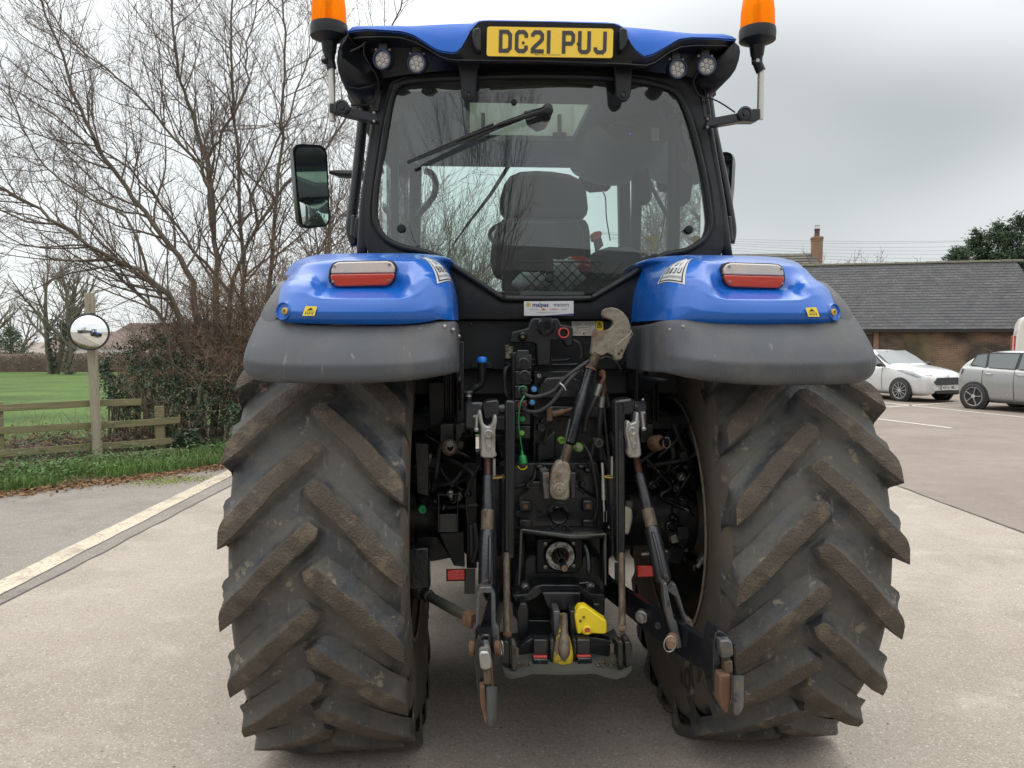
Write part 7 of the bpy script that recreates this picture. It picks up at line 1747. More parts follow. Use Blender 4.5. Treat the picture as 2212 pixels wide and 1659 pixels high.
# ---- lift arms, lift rods, lower links
for s in (-1, 1):
    lk_ = empty('lift_arm', (0, 0, 0)); lk_.parent = TR
    X = (lambda a: a)
    if s < 0:
        blk = [(1043, 878), (1048, 867), (1074, 864), (1078, 868), (1078, 898), (1070, 904), (1046, 905)]; cy = (P(1062, 884, -.62), P(1096, 884, -.62)); ch_ = [(1091, 868), (1096, 865), (1110, 866), (1113, 870), (1111, 1208), (1090, 1208)]; rodp = (1094, 1208, 1100 - 5, 1366); rx = 7.5
    else:
        blk = [(1331, 874), (1336, 864), (1366, 860), (1373, 868), (1372, 890), (1366, 898), (1333, 896)]; cy = (P(1344, 878, -.62), P(1376, 880, -.62)); ch_ = [(1328, 868), (1333, 865), (1348, 868), (1351, 874), (1351, 1214), (1331, 1214)]; rodp = (1343, 1208, 1344, 1352); rx = 7.5
    pr('arm_head', blk, -.66, .10, M['worn_black'], lk_, bevel=.010, smooth=50)
    mb = MB(); mb.cyl(cy[0], cy[1], 10.5 * pl(1, -.62), 22); mb.build('cross_shaft', M['worn_black'], lk_, smooth=40)
    mb = MB(); mb.beam((s * .30, -.62, 1.38), (s * .24, -.10, 1.30), .07, .10); mb.build('rocker_arm', M['black_m'], lk_, bevel=.01)
    g_ = pr('guide_channel', ch_, -.66, .055, M['black_s'], lk_, bevel=.006)
    xa, xb = (1098, 1108) if s < 0 else (1337, 1346)
    pr('channel_face', [(xa, 874), (xb, 876), (xb - .5, 1196), (xa, 1196)], -.668, .006, M['black'], g_, bevel=.001)
    mb = MB(); mb.tube([P(rodp[0], 1195, -.66), P(rodp[2], rodp[3], -.78)], rx * pl(1, -.7), 14); mb.build('pull_rod', M['rod'], lk_, smooth=50)
    mb = MB(); mb.lathe(P(rodp[2], rodp[3], -.78), (0, 0, -1), [(8 * pl(1, -.78), -.004), (10 * pl(1, -.78), 0), (10 * pl(1, -.78), .012), (6 * pl(1, -.78), .016), (6 * pl(1, -.78), .05)], 14); mb.build('rod_nut', M['rust'], lk_, smooth=50)
    # lift rod
    lr = empty('lift_rod', (0, 0, 0)); lr.parent = TR
    if s < 0: A, B, Cc, D_, E = (1053, 984, -.68), (1053, 1030, -.70), (1053, 1102, -.74), (1052, 1146, -.77), (1051, 1268, -.85)
    else: A, B, Cc, D_, E = (1372, 984, -.66), (1382, 1026, -.68), (1399, 1100, -.72), (1408, 1138, -.75), (1434, 1258, -.83)
    A, B, Cc, D_, E = [P(*q_) for q_ in (A, B, Cc, D_, E)]
    if s < 0: fk = [(1030, 900), (1032, 887), (1039, 886), (1042, 900), (1044, 914), (1050, 921), (1058, 921), (1063, 913), (1066, 897), (1073, 897), (1074, 910), (1070, 930), (1070, 975), (1074, 984), (1066, 990), (1044, 990), (1037, 984), (1039, 970), (1038, 925)]
    else: fk = [(1353, 912), (1359, 908), (1364, 915), (1372, 912), (1375, 890), (1381, 892), (1383, 915), (1381, 935), (1385, 972), (1386, 984), (1378, 990), (1360, 989), (1356, 980), (1357, 960), (1352, 935)]
    f_ = pr('upper_fork', fk, -.70, .05, M['steel'], lr, bevel=.006, smooth=50)
    px0, py0 = (1055, 937) if s < 0 else (1366, 931)
    MB().lathe(P(px0, py0, -.702), (0, -1, 0), [(.0155, -.002), (.0155, .007), (.011, .009), (.008, .006), (.004, .006), (0, .002)], 24).build('fork_pin', M['steel'], f_, smooth=40)
    pr('safety_plate', [(px0 - 8, py0 + 2), (px0 + 8, py0 + 2), (px0 + 4 + (3 if s > 0 else 0), py0 + 36), (px0 + 1 + (3 if s > 0 else 0), py0 + 39), (px0 - 3 + (3 if s > 0 else 0), py0 + 36)], -.705, .003, M['steel'], f_, bevel=.001)
    MB().lathe(P(px0 + (2 if s < 0 else 4), py0 + 27, -.7055), (0, -1, 0), [(.007, -.002), (.007, .005), (.003, .006)], 8).build('plate_bolt', M['steel'], f_, smooth=40)
    xx_, yy_ = (1027, 1032) if s < 0 else (1388, 1392)
    mb = MB(); mb.beam(P(1030, 896, -.71) if s < 0 else P(1386, 890, -.70), P(1029, 930, -.71) if s < 0 else P(1390, 928, -.70), .007, .02, up=(0, 1, 0)); mb.ball(P(1029, 928, -.72) if s < 0 else P(1391, 926, -.71), .009, 8); mb.ball(P(1025, 900, -.71) if s < 0 else P(1391, 892, -.70), .006, 8); mb.build('side_link', M['steel'], f_, smooth=40)
    kq = pl(1, -.72)
    mb = MB(); threaded(mb, A + V((0, 0, .01)), B, 8.5 * kq, .004); mb.build('rod_thread', M['thread'], lr, smooth=40)
    mb = MB(); mb.lathe(B, Cc - B, [(10.5 * kq, -.004), (11 * kq, 0), (11 * kq, (Cc - B).length * .45), (12.6 * kq, (Cc - B).length * .60), (12.6 * kq, (Cc - B).length + .002)], 22); mb.build('inner_tube', M['worn_black'], lr, smooth=50)
    mb = MB(); mb.lathe(Cc, D_ - Cc, [(13.4 * kq, 0), (13.4 * kq, (D_ - Cc).length)], 22); mb.build('worn_sleeve', M['rod'], lr, smooth=50)
    k2 = pl(1, -.8); mb = MB(); L2 = (E - D_).length; mb.lathe(D_, E - D_, [(14.5 * k2, 0), (16.5 * k2, .008), (18 * k2, L2 * .5), (18 * k2, L2 * .93), (16 * k2, L2)], 26); ot = mb.build('outer_tube', M['worn_black'], lr, smooth=50)
    dd = (E - D_).normalized(); nv_ = V((0, -1, 0)); sidev = dd.cross(nv_).normalized()
    off = -sidev * (6 * k2) if s < 0 else sidev * (4 * k2) 
    mb = MB(); o1 = D_ + dd * .02 + nv_ * 17 * k2 + off; o2 = D_ + dd * (L2 * .84) + nv_ * 22 * k2 + off
    mb.tube(spline([o1 - nv_ * .012, o1 + nv_ * .006, o1.lerp(o2, .5) + nv_ * .012, o2, o2 - nv_ * .02], 6), .006, 8); mb.build('folding_handle', M['black_s'], ot, smooth=180)
    mb = MB(); c_ = D_ + dd * (L2 * .90) + nv_ * 16.6 * k2; mb.lathe(c_, nv_, [(.014, -.004), (.014, .004), (.011, .005), (.010, .001), (0, .0)], 18); mb.build('tube_window', M['rust'], ot, smooth=40)
    # lower fork down to the link
    if s < 0:
        arms = [[(1036, 1268), (1030, 1280), (1028, 1350), (1022, 1357), (1022, 1381), (1030, 1384), (1030, 1400), (1037, 1400), (1037, 1290), (1042, 1282), (1064, 1282), (1062, 1268)], [(1060, 1268), (1070, 1285), (1071, 1350), (1078, 1356), (1077, 1398), (1070, 1404), (1062, 1400), (1061, 1290)]]
        nuts = [((1020, 1400), 9), ((1074, 1400), 9)]
    else:
        arms = [[(1432, 1262), (1440, 1258), (1446, 1290), (1456, 1336), (1462, 1345), (1472, 1384), (1474, 1400), (1462, 1402), (1455, 1380), (1446, 1346), (1436, 1310)], [(1446, 1258), (1460, 1262), (1468, 1285), (1478, 1320), (1486, 1337), (1494, 1338), (1498, 1356), (1490, 1362), (1484, 1355), (1474, 1330), (1460, 1290), (1438, 1275)]]
        nuts = [((1450, 1391), 13)]
    lf = empty('lower_fork', (0, 0, 0)); lf.parent = lr
    for j, a_ in enumerate(arms): pr('fork_arm', a_, -.90 + (.06 * j if s > 0 else 0), .04, M['slate_metal'], lr, bevel=.004)
    for (x, y), r_ in nuts:
        kk = pl(1, -.95)
        if s < 0: mb = MB(); c0 = P(x, y, -.93); mb.lathe(c0 - V((.010, 0, 0)), (1, 0, 0), [(.022, 0), (.024, .004), (.024, .016), (.02, .02)], 14)
        else: mb = MB(); mb.lathe(P(x, y, -1.0), (-.35, -1, .0), [(r_ * kk, -.05), (r_ * kk, -.01), (r_ * .72 * kk, .0), (r_ * .70 * kk, .012), (0, .014)], 22)
        mb.build('link_pin', M['rust'], lr, smooth=40)
    if s > 0: mb = MB(); c0 = P(1447, 1391, -1.02); mb.tube([c0 + V((.019 * cos(a), -.006 * sin(a), .028 * sin(a))) for a in [2 * pi * k / 22 for k in range(22)]], .0022, 6, closed=True); mb.build('linch_ring', M['steel'], lr, smooth=180)
    else: mb = MB(); c0 = P(1084, 1400, -.95); mb.tube([c0 + V((.003 * cos(a), -.012 * cos(a), .024 * sin(a))) for a in [2 * pi * k / 22 for k in range(22)]], .0022, 6, closed=True); mb.build('linch_ring', M['steel'], lr, smooth=180)
    bpy.data.objects.remove(lf)
    # lower link with hook end
    ll = empty('lower_link', (0, 0, 0)); ll.parent = TR
    if s < 0: rowsL = [(V((-.19, -.20, .62)), .05, .11), (V((-.215, -.55, .56)), .05, .11)]; hx_ = P(1046, 1400, -.98)
    if s < 0:
        p0, p1 = V((-.17, -.15, .66)), P(1045, 1410, -.96)
        mb = MB(); mb.beam(p0, p1, .045, .11, up=(0, 0, 1), w1=.040, t1=.12)
        mb.build('link_bar', M['worn_black'], ll, bevel=.006)
        pr('hook_plate', [(1028, 1384), (1034, 1372), (1048, 1400), (1054, 1560), (1050, 1568), (1040, 1545), (1033, 1500), (1026, 1440)], -1.05, .10, M['worn_black'], ll, bevel=.004)
        pr('hook_nose', [(1034, 1412), (1040, 1408), (1056, 1408), (1062, 1430), (1062, 1444), (1050, 1450), (1038, 1446)], -1.09, .10, M['steel'], ll, bevel=.006)
        pr('hook_latch', [(1043, 1449), (1058, 1447), (1062, 1476), (1060, 1480), (1046, 1480)], -1.08, .03, M['rod'], ll, bevel=.003)
        pr('hook_back', [(1058, 1440), (1063, 1432), (1067, 1484), (1060, 1484)], -1.05, .04, M['rust'], ll, bevel=.002)
        mb = MB(); rows_ = []
        for zy, w in ((1483, 1.0), (1500, 1.0), (1530, 1.0), (1550, .95), (1562, .7), (1569, .3)):
            cxp = 1061; a_ = [P(cxp - 13 * w, zy, -1.07), P(cxp - 8 * w, zy, -1.10), P(cxp, zy, -1.11), P(cxp + 10 * w, zy, -1.10), P(cxp + 14 * w, zy, -1.06), P(cxp + 14 * w, zy, -1.0), P(cxp - 13 * w, zy, -1.0)]; rows_.append(a_)
        mb.grid(rows_, wrap=True); mb.add(rows_[0], [tuple(range(7))]); mb.add(rows_[-1], [tuple(range(7))[::-1]]); mb.build('hook_claw', M['steel_dark'] if 'steel_dark' in M else M['slate_metal'], ll, smooth=60)
        pr('claw_edge', [(1036, 1484), (1047, 1482), (1050, 1510), (1053, 1560), (1050, 1569), (1044, 1548), (1038, 1520)], -1.085, .06, M['rust'], ll, bevel=.003)
    else:
        st_ = [(1290, 1225, 1270, -.30), (1312, 1250, 1295, -.36), (1353, 1276, 1328, -.50), (1397, 1304, 1366, -.66), (1448, 1334, 1406, -.83), (1499, 1366, 1438, -.96), (1543, 1393, 1466, -1.05)]
        mb = MB(); rows_ = []
        for x, y0, y1, yy in st_:
            a_, b_ = P(x, y0, yy), P(x, y1, yy); nn2 = V((.75, .66, 0)) * .035
            rows_.append([a_, a_ + nn2 + V((0, 0, -.004)), b_ + nn2, b_])
        mb.grid(rows_, wrap=True); mb.add(rows_[-1], [(0, 1, 2, 3)]); mb.build('link_bar', M['worn_black'], ll, bevel=.004, smooth=40)
        pr('hook_plate', [(1541, 1390), (1546, 1368), (1552, 1362), (1560, 1372), (1558, 1458), (1560, 1530), (1556, 1535), (1546, 1500), (1540, 1466)], -1.12, .10, M['worn_black'], ll, bevel=.004)
        pr('hook_nose', [(1556, 1385), (1575, 1382), (1583, 1388), (1586, 1415), (1576, 1423), (1560, 1424)], -1.16, .10, M['steel'] if False else M['slate_metal'], ll, bevel=.006)
        pr('nose_catch', [(1549, 1364), (1556, 1362), (1578, 1376), (1582, 1386), (1562, 1385)], -1.13, .05, M['worn_black'], ll, bevel=.003)
        pr('hook_latch', [(1566, 1429), (1582, 1428), (1584, 1450), (1582, 1455), (1566, 1456)], -1.15, .04, M['rod'], ll, bevel=.003)
        pr('hook_back', [(1584, 1400), (1590, 1396), (1592, 1458), (1586, 1460)], -1.12, .04, M['worn_black'], ll, bevel=.002)
        mb = MB(); rows_ = []
        for zy, w in ((1459, 1.0), (1480, 1.0), (1510, 1.0), (1528, .92), (1539, .65), (1545, .25)):
            cxp = 1590; a_ = [P(cxp - 12 * w, zy, -1.16), P(cxp - 4 * w, zy, -1.19), P(cxp + 6 * w, zy, -1.19), P(cxp + 14 * w, zy, -1.17), P(cxp + 17 * w, zy, -1.12), P(cxp + 16 * w, zy, -1.06), P(cxp - 12 * w, zy, -1.06)]; rows_.append(a_)
        mb.grid(rows_, wrap=True); mb.add(rows_[0], [tuple(range(7))]); mb.add(rows_[-1], [tuple(range(7))[::-1]]); mb.build('hook_claw', M['slate_metal'], ll, smooth=60)
        pr('claw_edge', [(1554, 1460), (1579, 1458), (1580, 1500), (1576, 1538), (1568, 1543), (1558, 1525), (1554, 1500)], -1.165, .08, M['rust'], ll, bevel=.006)
        mb = MB(); c0 = P(1387, 1331, -.64); mb.lathe(c0, (-.55, -1, 0), [(.024, -.02), (.024, .010), (.018, .012), (.016, .024), (0, .026)], 12); mb.build('bar_bolt', M['steel'], ll, smooth=40)
        MB().lathe(P(1421, 1352, -.765), (-.6, -.8, 0), [(.012, .0), (.010, .001), (0, -.004)], 14).build('bar_hole', M['ink'], ll)
# stabiliser on the left
sb = empty('stabiliser', (0, 0, 0)); sb.parent = TR
a, b_ = P(925, 1287, -.50), P(1008, 1332, -.80); k3 = pl(1, -.65); L_ = (b_ - a).length
mb = MB(); mb.lathe(a, b_ - a, [(8 * k3, 0), (11 * k3, .01), (11.5 * k3, L_ * .7), (9.5 * k3, L_ * .95), (9 * k3, L_)], 20); mb.build('stabiliser_tube', M['olive'], sb, smooth=50)
mb = MB(); mb.lathe(a, b_ - a, [(6 * k3, -.05), (12 * k3, -.035), (14 * k3, -.02), (13 * k3, -.008), (15 * k3, .004), (10 * k3, .014)], 20); mb.ball(P(905, 1272, -.44), .04, 14); mb.build('rubber_boot', M['seal'], sb, smooth=180)
mb = MB(); mb.lathe(a, b_ - a, [(12.5 * k3, .012), (13 * k3, .02), (12.5 * k3, .03)], 20, False); mb.build('boot_clip', M['steel'], sb, smooth=50)
mb = MB(); mb.beam(b_, P(1024, 1342, -.84), .04, .045, w1=.03, t1=.05); mb.ball(b_, 10 * k3, 12); mb.build('stabiliser_end', M['rust'], sb, bevel=.004, smooth=50)
mb = MB(); mb.beam(P(902, 1180, -.42), P(905, 1270, -.44), .09, .08, up=(0, 1, 0)); mb.build('stabiliser_bracket', M['black_m'], sb, bevel=.008)
# ---- PTO
pto = empty('power_take_off', (0, 0, 0)); pto.parent = TR
mb = MB()
tp = [(1128, 1141), (1138, 1139), (1296, 1140), (1306, 1148)]
mb.add(PP([(1134, 1146), (1236, 1158), (1306, 1152)], -.66) + PP([(1296, 1138), (1140, 1137)], -.50), [(0, 1, 2, 3, 4)])
o = MB(); f3_ = PP([(1127, 1144), (1236, 1158), (1308, 1154)], -.66); b3_ = PP([(1140, 1137), (1232, 1139), (1298, 1138)], -.50)
o.grid([f3_, b3_]); o.grid([f3_, [p - V((0, 0, .012)) for p in f3_]])
lft = [P(1127, 1144, -.66), P(1121, 1262, -.66)]; lfb = [P(1140, 1137, -.5), P(1135, 1250, -.5)]; rgt = [P(1308, 1154, -.66), P(1308, 1264, -.66)]; rgb = [P(1298, 1138, -.5), P(1300, 1250, -.5)]
o.grid([lft, lfb]); o.grid([rgt, rgb]); gd = o.build('guard_hood', M['black_m'], pto, solid=.006, smooth=30)
mb = MB()
for k in range(7): mb.box(P(1186 + (k % 4) * 16 + (k // 4) * 8, 1145 - (k // 4) * 4, -.58) + V((0, 0, .006)), (.010, .010, .006))
mb.build('tread_stud', M['black_m'], gd)
mb = MB(); mb.tube([P(1127, 1144, -.664), P(1236, 1158, -.664), P(1308, 1154, -.664)], .0035, 6); mb.tube([P(1127, 1144, -.664), P(1121, 1262, -.664)], .0035, 6); mb.tube([P(1308, 1154, -.664), P(1308, 1264, -.664)], .0035, 6); mb.build('hood_edge', M['olive'], gd)
plt = pr('cover_plate', [(1158, 1163), (1260, 1163), (1260, 1222), (1244, 1239), (1158, 1239)], -.52, .06, M['black'], pto, bevel=.006)
k4 = pl(1, -.53); c = P(1209, 1198, -.52)
MB().lathe(c, (0, -1, 0), [(36 * k4, 0), (36 * k4, .006), (33 * k4, .014), (31 * k4, .016)], 40, False).build('ring_seat', M['black_s'], pto, smooth=50)
MB().lathe(c, (0, -1, 0), [(31.5 * k4, .010), (31 * k4, .020), (20 * k4, .022), (19 * k4, .010)], 44, False).build('seal_ring', pm('spotted_light_ring', (.46, .45, .40), .6, var=.2, vs=30, dirt=((.14, .12, .10), .52, 50, .04)), pto, smooth=50)
MB().lathe(c, (0, -1, 0), [(20 * k4, .016), (14 * k4, .004), (13 * k4, -.02), (0, -.02)], 36, False).build('inner_bore', M['rust'], pto, smooth=50)
mb = MB(); mb.lathe(P(1208, 1200, -.50), (0, -1, -.0), [(11 * k4, 0), (11 * k4, .05), (8 * k4, .06), (8 * k4, .16), (7 * k4, .165), (0, .166)], 14)
for k in range(8): a_ = k * pi / 4; mb.box(P(1208, 1200, -.56) + V((cos(a_) * 8 * k4, -.03, sin(a_) * 8 * k4)), (.006, .09, .006), Matrix.Rotation(-a_, 3, 'Y'))
mb.build('splined_shaft', M['black_m'], pto, smooth=40)
MB().lathe(P(1208, 1200, -.50) + V((0, -.1665, 0)), (0, -1, 0), [(6.8 * k4, 0), (6.4 * k4, .002), (1.5 * k4, .0015), (0, -.002)], 20).build('shaft_end', M['rust'], pto, smooth=40)
for x, y in ((1178, 1174), (1239, 1173), (1178, 1224), (1239, 1222)): MB().lathe(P(x, y, -.522), (0, -1, 0), [(4 * k4, 0), (4 * k4, .006), (2.2 * k4, .007), (1.5 * k4, .003), (0, .003)], 14).build('plate_screw', M['steel'], plt, smooth=40)
# lower bracket of the casting
pr('lower_casting', [(1112, 1240), (1140, 1200), (1290, 1200), (1307, 1215), (1307, 1330), (1290, 1345), (1120, 1345), (1108, 1330)], -.50, .2, M['black_m'], pto, bevel=.008)
pr('wing_bracket', [(1106, 1285), (1120, 1285), (1140, 1283), (1152, 1268), (1170, 1263), (1250, 1263), (1262, 1272), (1275, 1282), (1306, 1284), (1306, 1298), (1280, 1300), (1266, 1296), (1252, 1282), (1170, 1282), (1160, 1292), (1140, 1301), (1112, 1300)], -.60, .10, M['black_s'], pto, bevel=.004)
pr('centre_tongue', [(1170, 1280), (1255, 1280), (1253, 1316), (1242, 1320), (1190, 1320), (1182, 1312)], -.66, .06, M['black_s'], pto, bevel=.005)
for x, y in ((1136, 1268), (1275, 1266)):
    mb = MB(); mb.lathe(P(x, y, -.51), (0, -1, 0), [(10 * k4, -.01), (10 * k4, .004), (9 * k4, .006)], 20); mb.lathe(P(x, y, -.51), (0, -1, 0), [(7.5 * k4, .005), (7.5 * k4, .016), (5 * k4, .018), (4 * k4, .014), (0, .014)], 6); mb.build('flange_bolt', M['steel'], pto, smooth=30)
mb = MB(); mb.tube(spline([P(1262, 1172, -.6), P(1270, 1200, -.62), P(1272, 1240, -.64)], 4), .010, 8); mb.build('gas_spring', M['black_s'], pto, smooth=180)
mb = MB(); mb.tube([P(1272, 1240, -.64), P(1272, 1258, -.64), P(1252, 1260, -.64), P(1252, 1275, -.64)], .004, 6); mb.build('release_lever', M['black_s'], pto)
# ---- pick-up hitch
hit = empty('pick_up_hitch', (0, 0, 0)); hit.parent = TR
for x0, x1 in ((1195, 1210), (1231, 1249)): pr('hitch_cheek', [(x0, 1320), (x1, 1320), (x1, 1378), (x0 + 2, 1378)], -.74, .12, M['slate_metal'] if x0 < 1200 else M['black_s'], hit, bevel=.004)
k5 = pl(1, -.78)
mb = MB(); rows_ = []
for yy, w, dpt in ((1328, 8, .0), (1345, 9, -.01), (1362, 9, -.02), (1375, 14, -.04), (1390, 19, -.06), (1410, 23, -.07), (1428, 23, -.07), (1438, 20, -.06), (1442, 12, -.04)):
    cp_ = P(1216, yy, -.72 + dpt); rows_.append([cp_ + V((cos(a) * w * k5, sin(a) * (.018 if w < 12 else .03), 0)) for a in [2 * pi * k / 16 for k in range(16)]])
mb.grid(rows_, wrap=True); mb.add(rows_[-1], [tuple(range(16))]); mb.add(rows_[0], [tuple(range(16))[::-1]]); mb.build('tow_hook', M['yellow_worn'], hit, smooth=180)
mb = MB(); rows_ = []
for yy, w, dpt in ((1326, 7, -.02), (1345, 8, -.035), (1362, 8, -.045), (1380, 11, -.074), (1400, 14, -.094), (1416, 11, -.100), (1426, 4, -.098)):
    cp_ = P(1219, yy, -.72 + dpt); rows_.append([cp_ + V((cos(a) * w * k5, sin(a) * .012, 0)) for a in [2 * pi * k / 12 for k in range(12)]])
mb.grid(rows_, wrap=True); mb.add(rows_[-1], [tuple(range(12))]); mb.build('hook_wear', M['rod'], hit, smooth=180)
pr('yellow_bracket', [(1242, 1330), (1248, 1316), (1254, 1311), (1266, 1311), (1302, 1337), (1309, 1340), (1311, 1350), (1311, 1367), (1306, 1370), (1280, 1369), (1272, 1372), (1263, 1373), (1256, 1368), (1251, 1371), (1247, 1368)], -.76, .05, M['yellow'], hit, bevel=.007, smooth=50)
MB().lathe(P(1268, 1360, -.76), (0, -1, 0), [(10 * k5, -.01), (10 * k5, .008), (7 * k5, .010), (6 * k5, .004)], 22, False).build('bracket_boss', M['yellow'], hit, smooth=50)
MB().lathe(P(1268, 1360, -.76), (0, -1, 0), [(6.2 * k5, .004), (5.5 * k5, .006), (0, .007)], 18).build('red_plug', M['red_lens'], hit, smooth=40)
for x, y in ((1261, 1333), (1254, 1341)): MB().lathe(P(x, y, -.762), (0, -1, 0), [(3 * k5, 0), (2.6 * k5, .003), (0, .003)], 12).build('bracket_screw', M['rust'], hit)
# base frame
bs_ = []
L1 = [(1085, 1448, -.86), (1090, 1460, -.88), (1105, 1467, -.89), (1130, 1462, -.88), (1150, 1456, -.87), (1220, 1458, -.87), (1285, 1455, -.87), (1305, 1462, -.88), (1330, 1468, -.89), (1352, 1462, -.89), (1365, 1448, -.87)]
mb = MB(); fr = [P(*q_) for q_ in L1]; bk_ = [V((p.x, -.55, p.z + .01)) for p in fr]; fr2 = [p + V((0, .0, .012)) for p in fr]; bk2 = [p + V((0, 0, .012)) for p in bk_]
mb.grid([bk_, fr, fr2, bk2]); mb.build('hitch_base', M['cast_dirt'] if 'cast_dirt' in M else M['olive'], hit, smooth=40)
for pts, yy, t, mt_ in (([(1083, 1390), (1093, 1384), (1102, 1390), (1103, 1452), (1084, 1452)], -.84, .10, 'black_s'), ([(1105, 1388), (1114, 1392), (1116, 1450), (1106, 1450)], -.86, .05, 'olive'), ([(1334, 1390), (1338, 1384), (1346, 1388), (1347, 1446), (1336, 1450)], -.86, .05, 'black_s'), ([(1350, 1388), (1360, 1386), (1366, 1394), (1366, 1446), (1352, 1446)], -.86, .08, 'black_s'),
                     ([(1116, 1400), (1150, 1378), (1180, 1378), (1182, 1440), (1116, 1444)], -.74, .04, 'black_m'), ([(1245, 1378), (1284, 1376), (1320, 1384), (1334, 1392), (1332, 1442), (1245, 1442)], -.74, .04, 'black_m'),
                     ([(1152, 1382), (1182, 1382), (1182, 1416), (1152, 1416)], -.80, .05, 'black_s'), ([(1246, 1382), (1276, 1382), (1276, 1416), (1246, 1416)], -.80, .05, 'black_s'), ([(1152, 1424), (1184, 1424), (1184, 1444), (1150, 1446)], -.82, .05, 'black_s'), ([(1248, 1422), (1278, 1422), (1280, 1442), (1248, 1444)], -.82, .05, 'black_s'),
                     ([(1188, 1384), (1196, 1380), (1197, 1438), (1188, 1440)], -.80, .06, 'black_s'), ([(1238, 1380), (1246, 1384), (1246, 1440), (1240, 1438)], -.80, .06, 'black_s'),
                     ([(1116, 1320), (1124, 1304), (1136, 1304), (1142, 1316), (1142, 1378), (1132, 1384), (1120, 1376)], -.66, .05, 'black_s'), ([(1282, 1304), (1296, 1304), (1300, 1320), (1300, 1372), (1286, 1378)], -.66, .05, 'black_m'),
                     ([(1120, 1340), (1300, 1340), (1300, 1384), (1120, 1384)], -.58, .06, 'black_m')):
    pr('hitch_plate', pts, yy, t, M[mt_], hit, bevel=.004)
for pts in ([(1152, 1418), (1182, 1418), (1182, 1423), (1152, 1423)], [(1247, 1417), (1276, 1417), (1276, 1422), (1247, 1422)]): pr('red_pad', pts, -.81, .03, M['red_ring'], hit, bevel=.001)
rr = random.Random(9); mb = MB()
for i in range(500):
    px, py = (rr.uniform(1116, 1150), rr.uniform(1432, 1452)) if i % 2 else (rr.uniform(1288, 1334), rr.uniform(1425, 1450)); c = P(px, py, rr.uniform(-.84, -.77)); s_ = rr.uniform(.003, .007)
    mb.add([c + V((rr.uniform(-s_, s_), rr.uniform(-s_, s_), rr.uniform(-s_, s_))) for k in range(4)], [(0, 1, 2), (0, 3, 1), (1, 3, 2), (2, 3, 0)])
mb.build('packed_mud', M['soil'], hit, smooth=0)['kind'] = 'stuff'
for x, y in ((1116, 1408), (1322, 1400)):
    mb = MB(); mb.cyl(P(x, y - 8, -.88), P(x, y + 10, -.88), .007, 8); mb.tube([P(x, y + 8, -.89), P(x + 3, y + 14, -.89), P(x, y + 20, -.89), P(x - 3, y + 14, -.89)], .0018, 5, closed=True); mb.tube([P(x - 3, y - 20, -.89), P(x + 1, y - 4, -.885)], .0018, 5); mb.build('split_pin', M['rod'], hit, smooth=50)
# reflectors and their plates, box bracket, sloping plate
for s, pts, pp in ((-1, [(966, 1232), (1004, 1231), (1004, 1253), (966, 1254)], [(1003, 1229), (1027, 1229), (1027, 1283), (1003, 1283)]), (1, [(1376, 1223), (1410, 1222), (1412, 1246), (1377, 1247)], [(1328, 1216), (1349, 1216), (1349, 1282), (1328, 1280)])):
    r0_ = pr('red_reflector', pts, -.34, .012, M['red'], body, bevel=.003)
    pr('reflector_plate', pp, -.325, .006, M['olive'], body, bevel=.001)
    pr('reflector_back', [(pts[0][0] - 2, pts[0][1] - 2), (pts[1][0] + 2, pts[1][1] - 2), (pts[2][0] + 2, pts[2][1] + 2), (pts[3][0] - 2, pts[3][1] + 2)], -.326, .005, M['black'], body, bevel=.001)
mb = MB(); y_ = -.36
mb.prism(PP([(944, 1068), (990, 1067), (990, 1070), (944, 1071)], y_), V((0, .2, 0))); mb.prism(PP([(946, 1071), (949, 1071), (950, 1150), (946, 1150)], y_), V((0, .2, 0))); mb.prism(PP([(987, 1071), (990, 1071), (990, 1150), (987, 1150)], y_), V((0, .2, 0))); mb.prism(PP([(946, 1110), (990, 1110), (990, 1150), (946, 1150)], y_ + .02), V((0, .15, 0)))
part(mb, 'box_bracket', M['black_s'], body, bevel=.002)
pr('sloping_plate', [(948, 1151), (1002, 1150), (1004, 1225), (980, 1222)], -.33, .03, M['black'], body, bevel=.003)
mb = MB(); mb.prism(PP([(900, 1160), (946, 1160), (975, 1205), (940, 1212), (900, 1216)], -.22), V((0, .2, 0))); mb.prism(PP([(1005, 1000), (1030, 1000), (1030, 1228), (1008, 1228)], -.24), V((0, .1, 0))); mb.prism(PP([(1013, 1135), (1022, 1135), (1024, 1215), (1014, 1215)], -.36), V((0, .02, 0))); part(mb, 'step_support', M['black_m'], body, bevel=.004)
pr('mud_flap', [(925, 825), (958, 825), (962, 900), (955, 935), (928, 925)], -.30, .02, M['seal'], body, bevel=.004)
pr('fender_stay', [(896, 955), (926, 960), (926, 1072), (900, 1066)], -.40, .03, M['black_m'], body, bevel=.004)
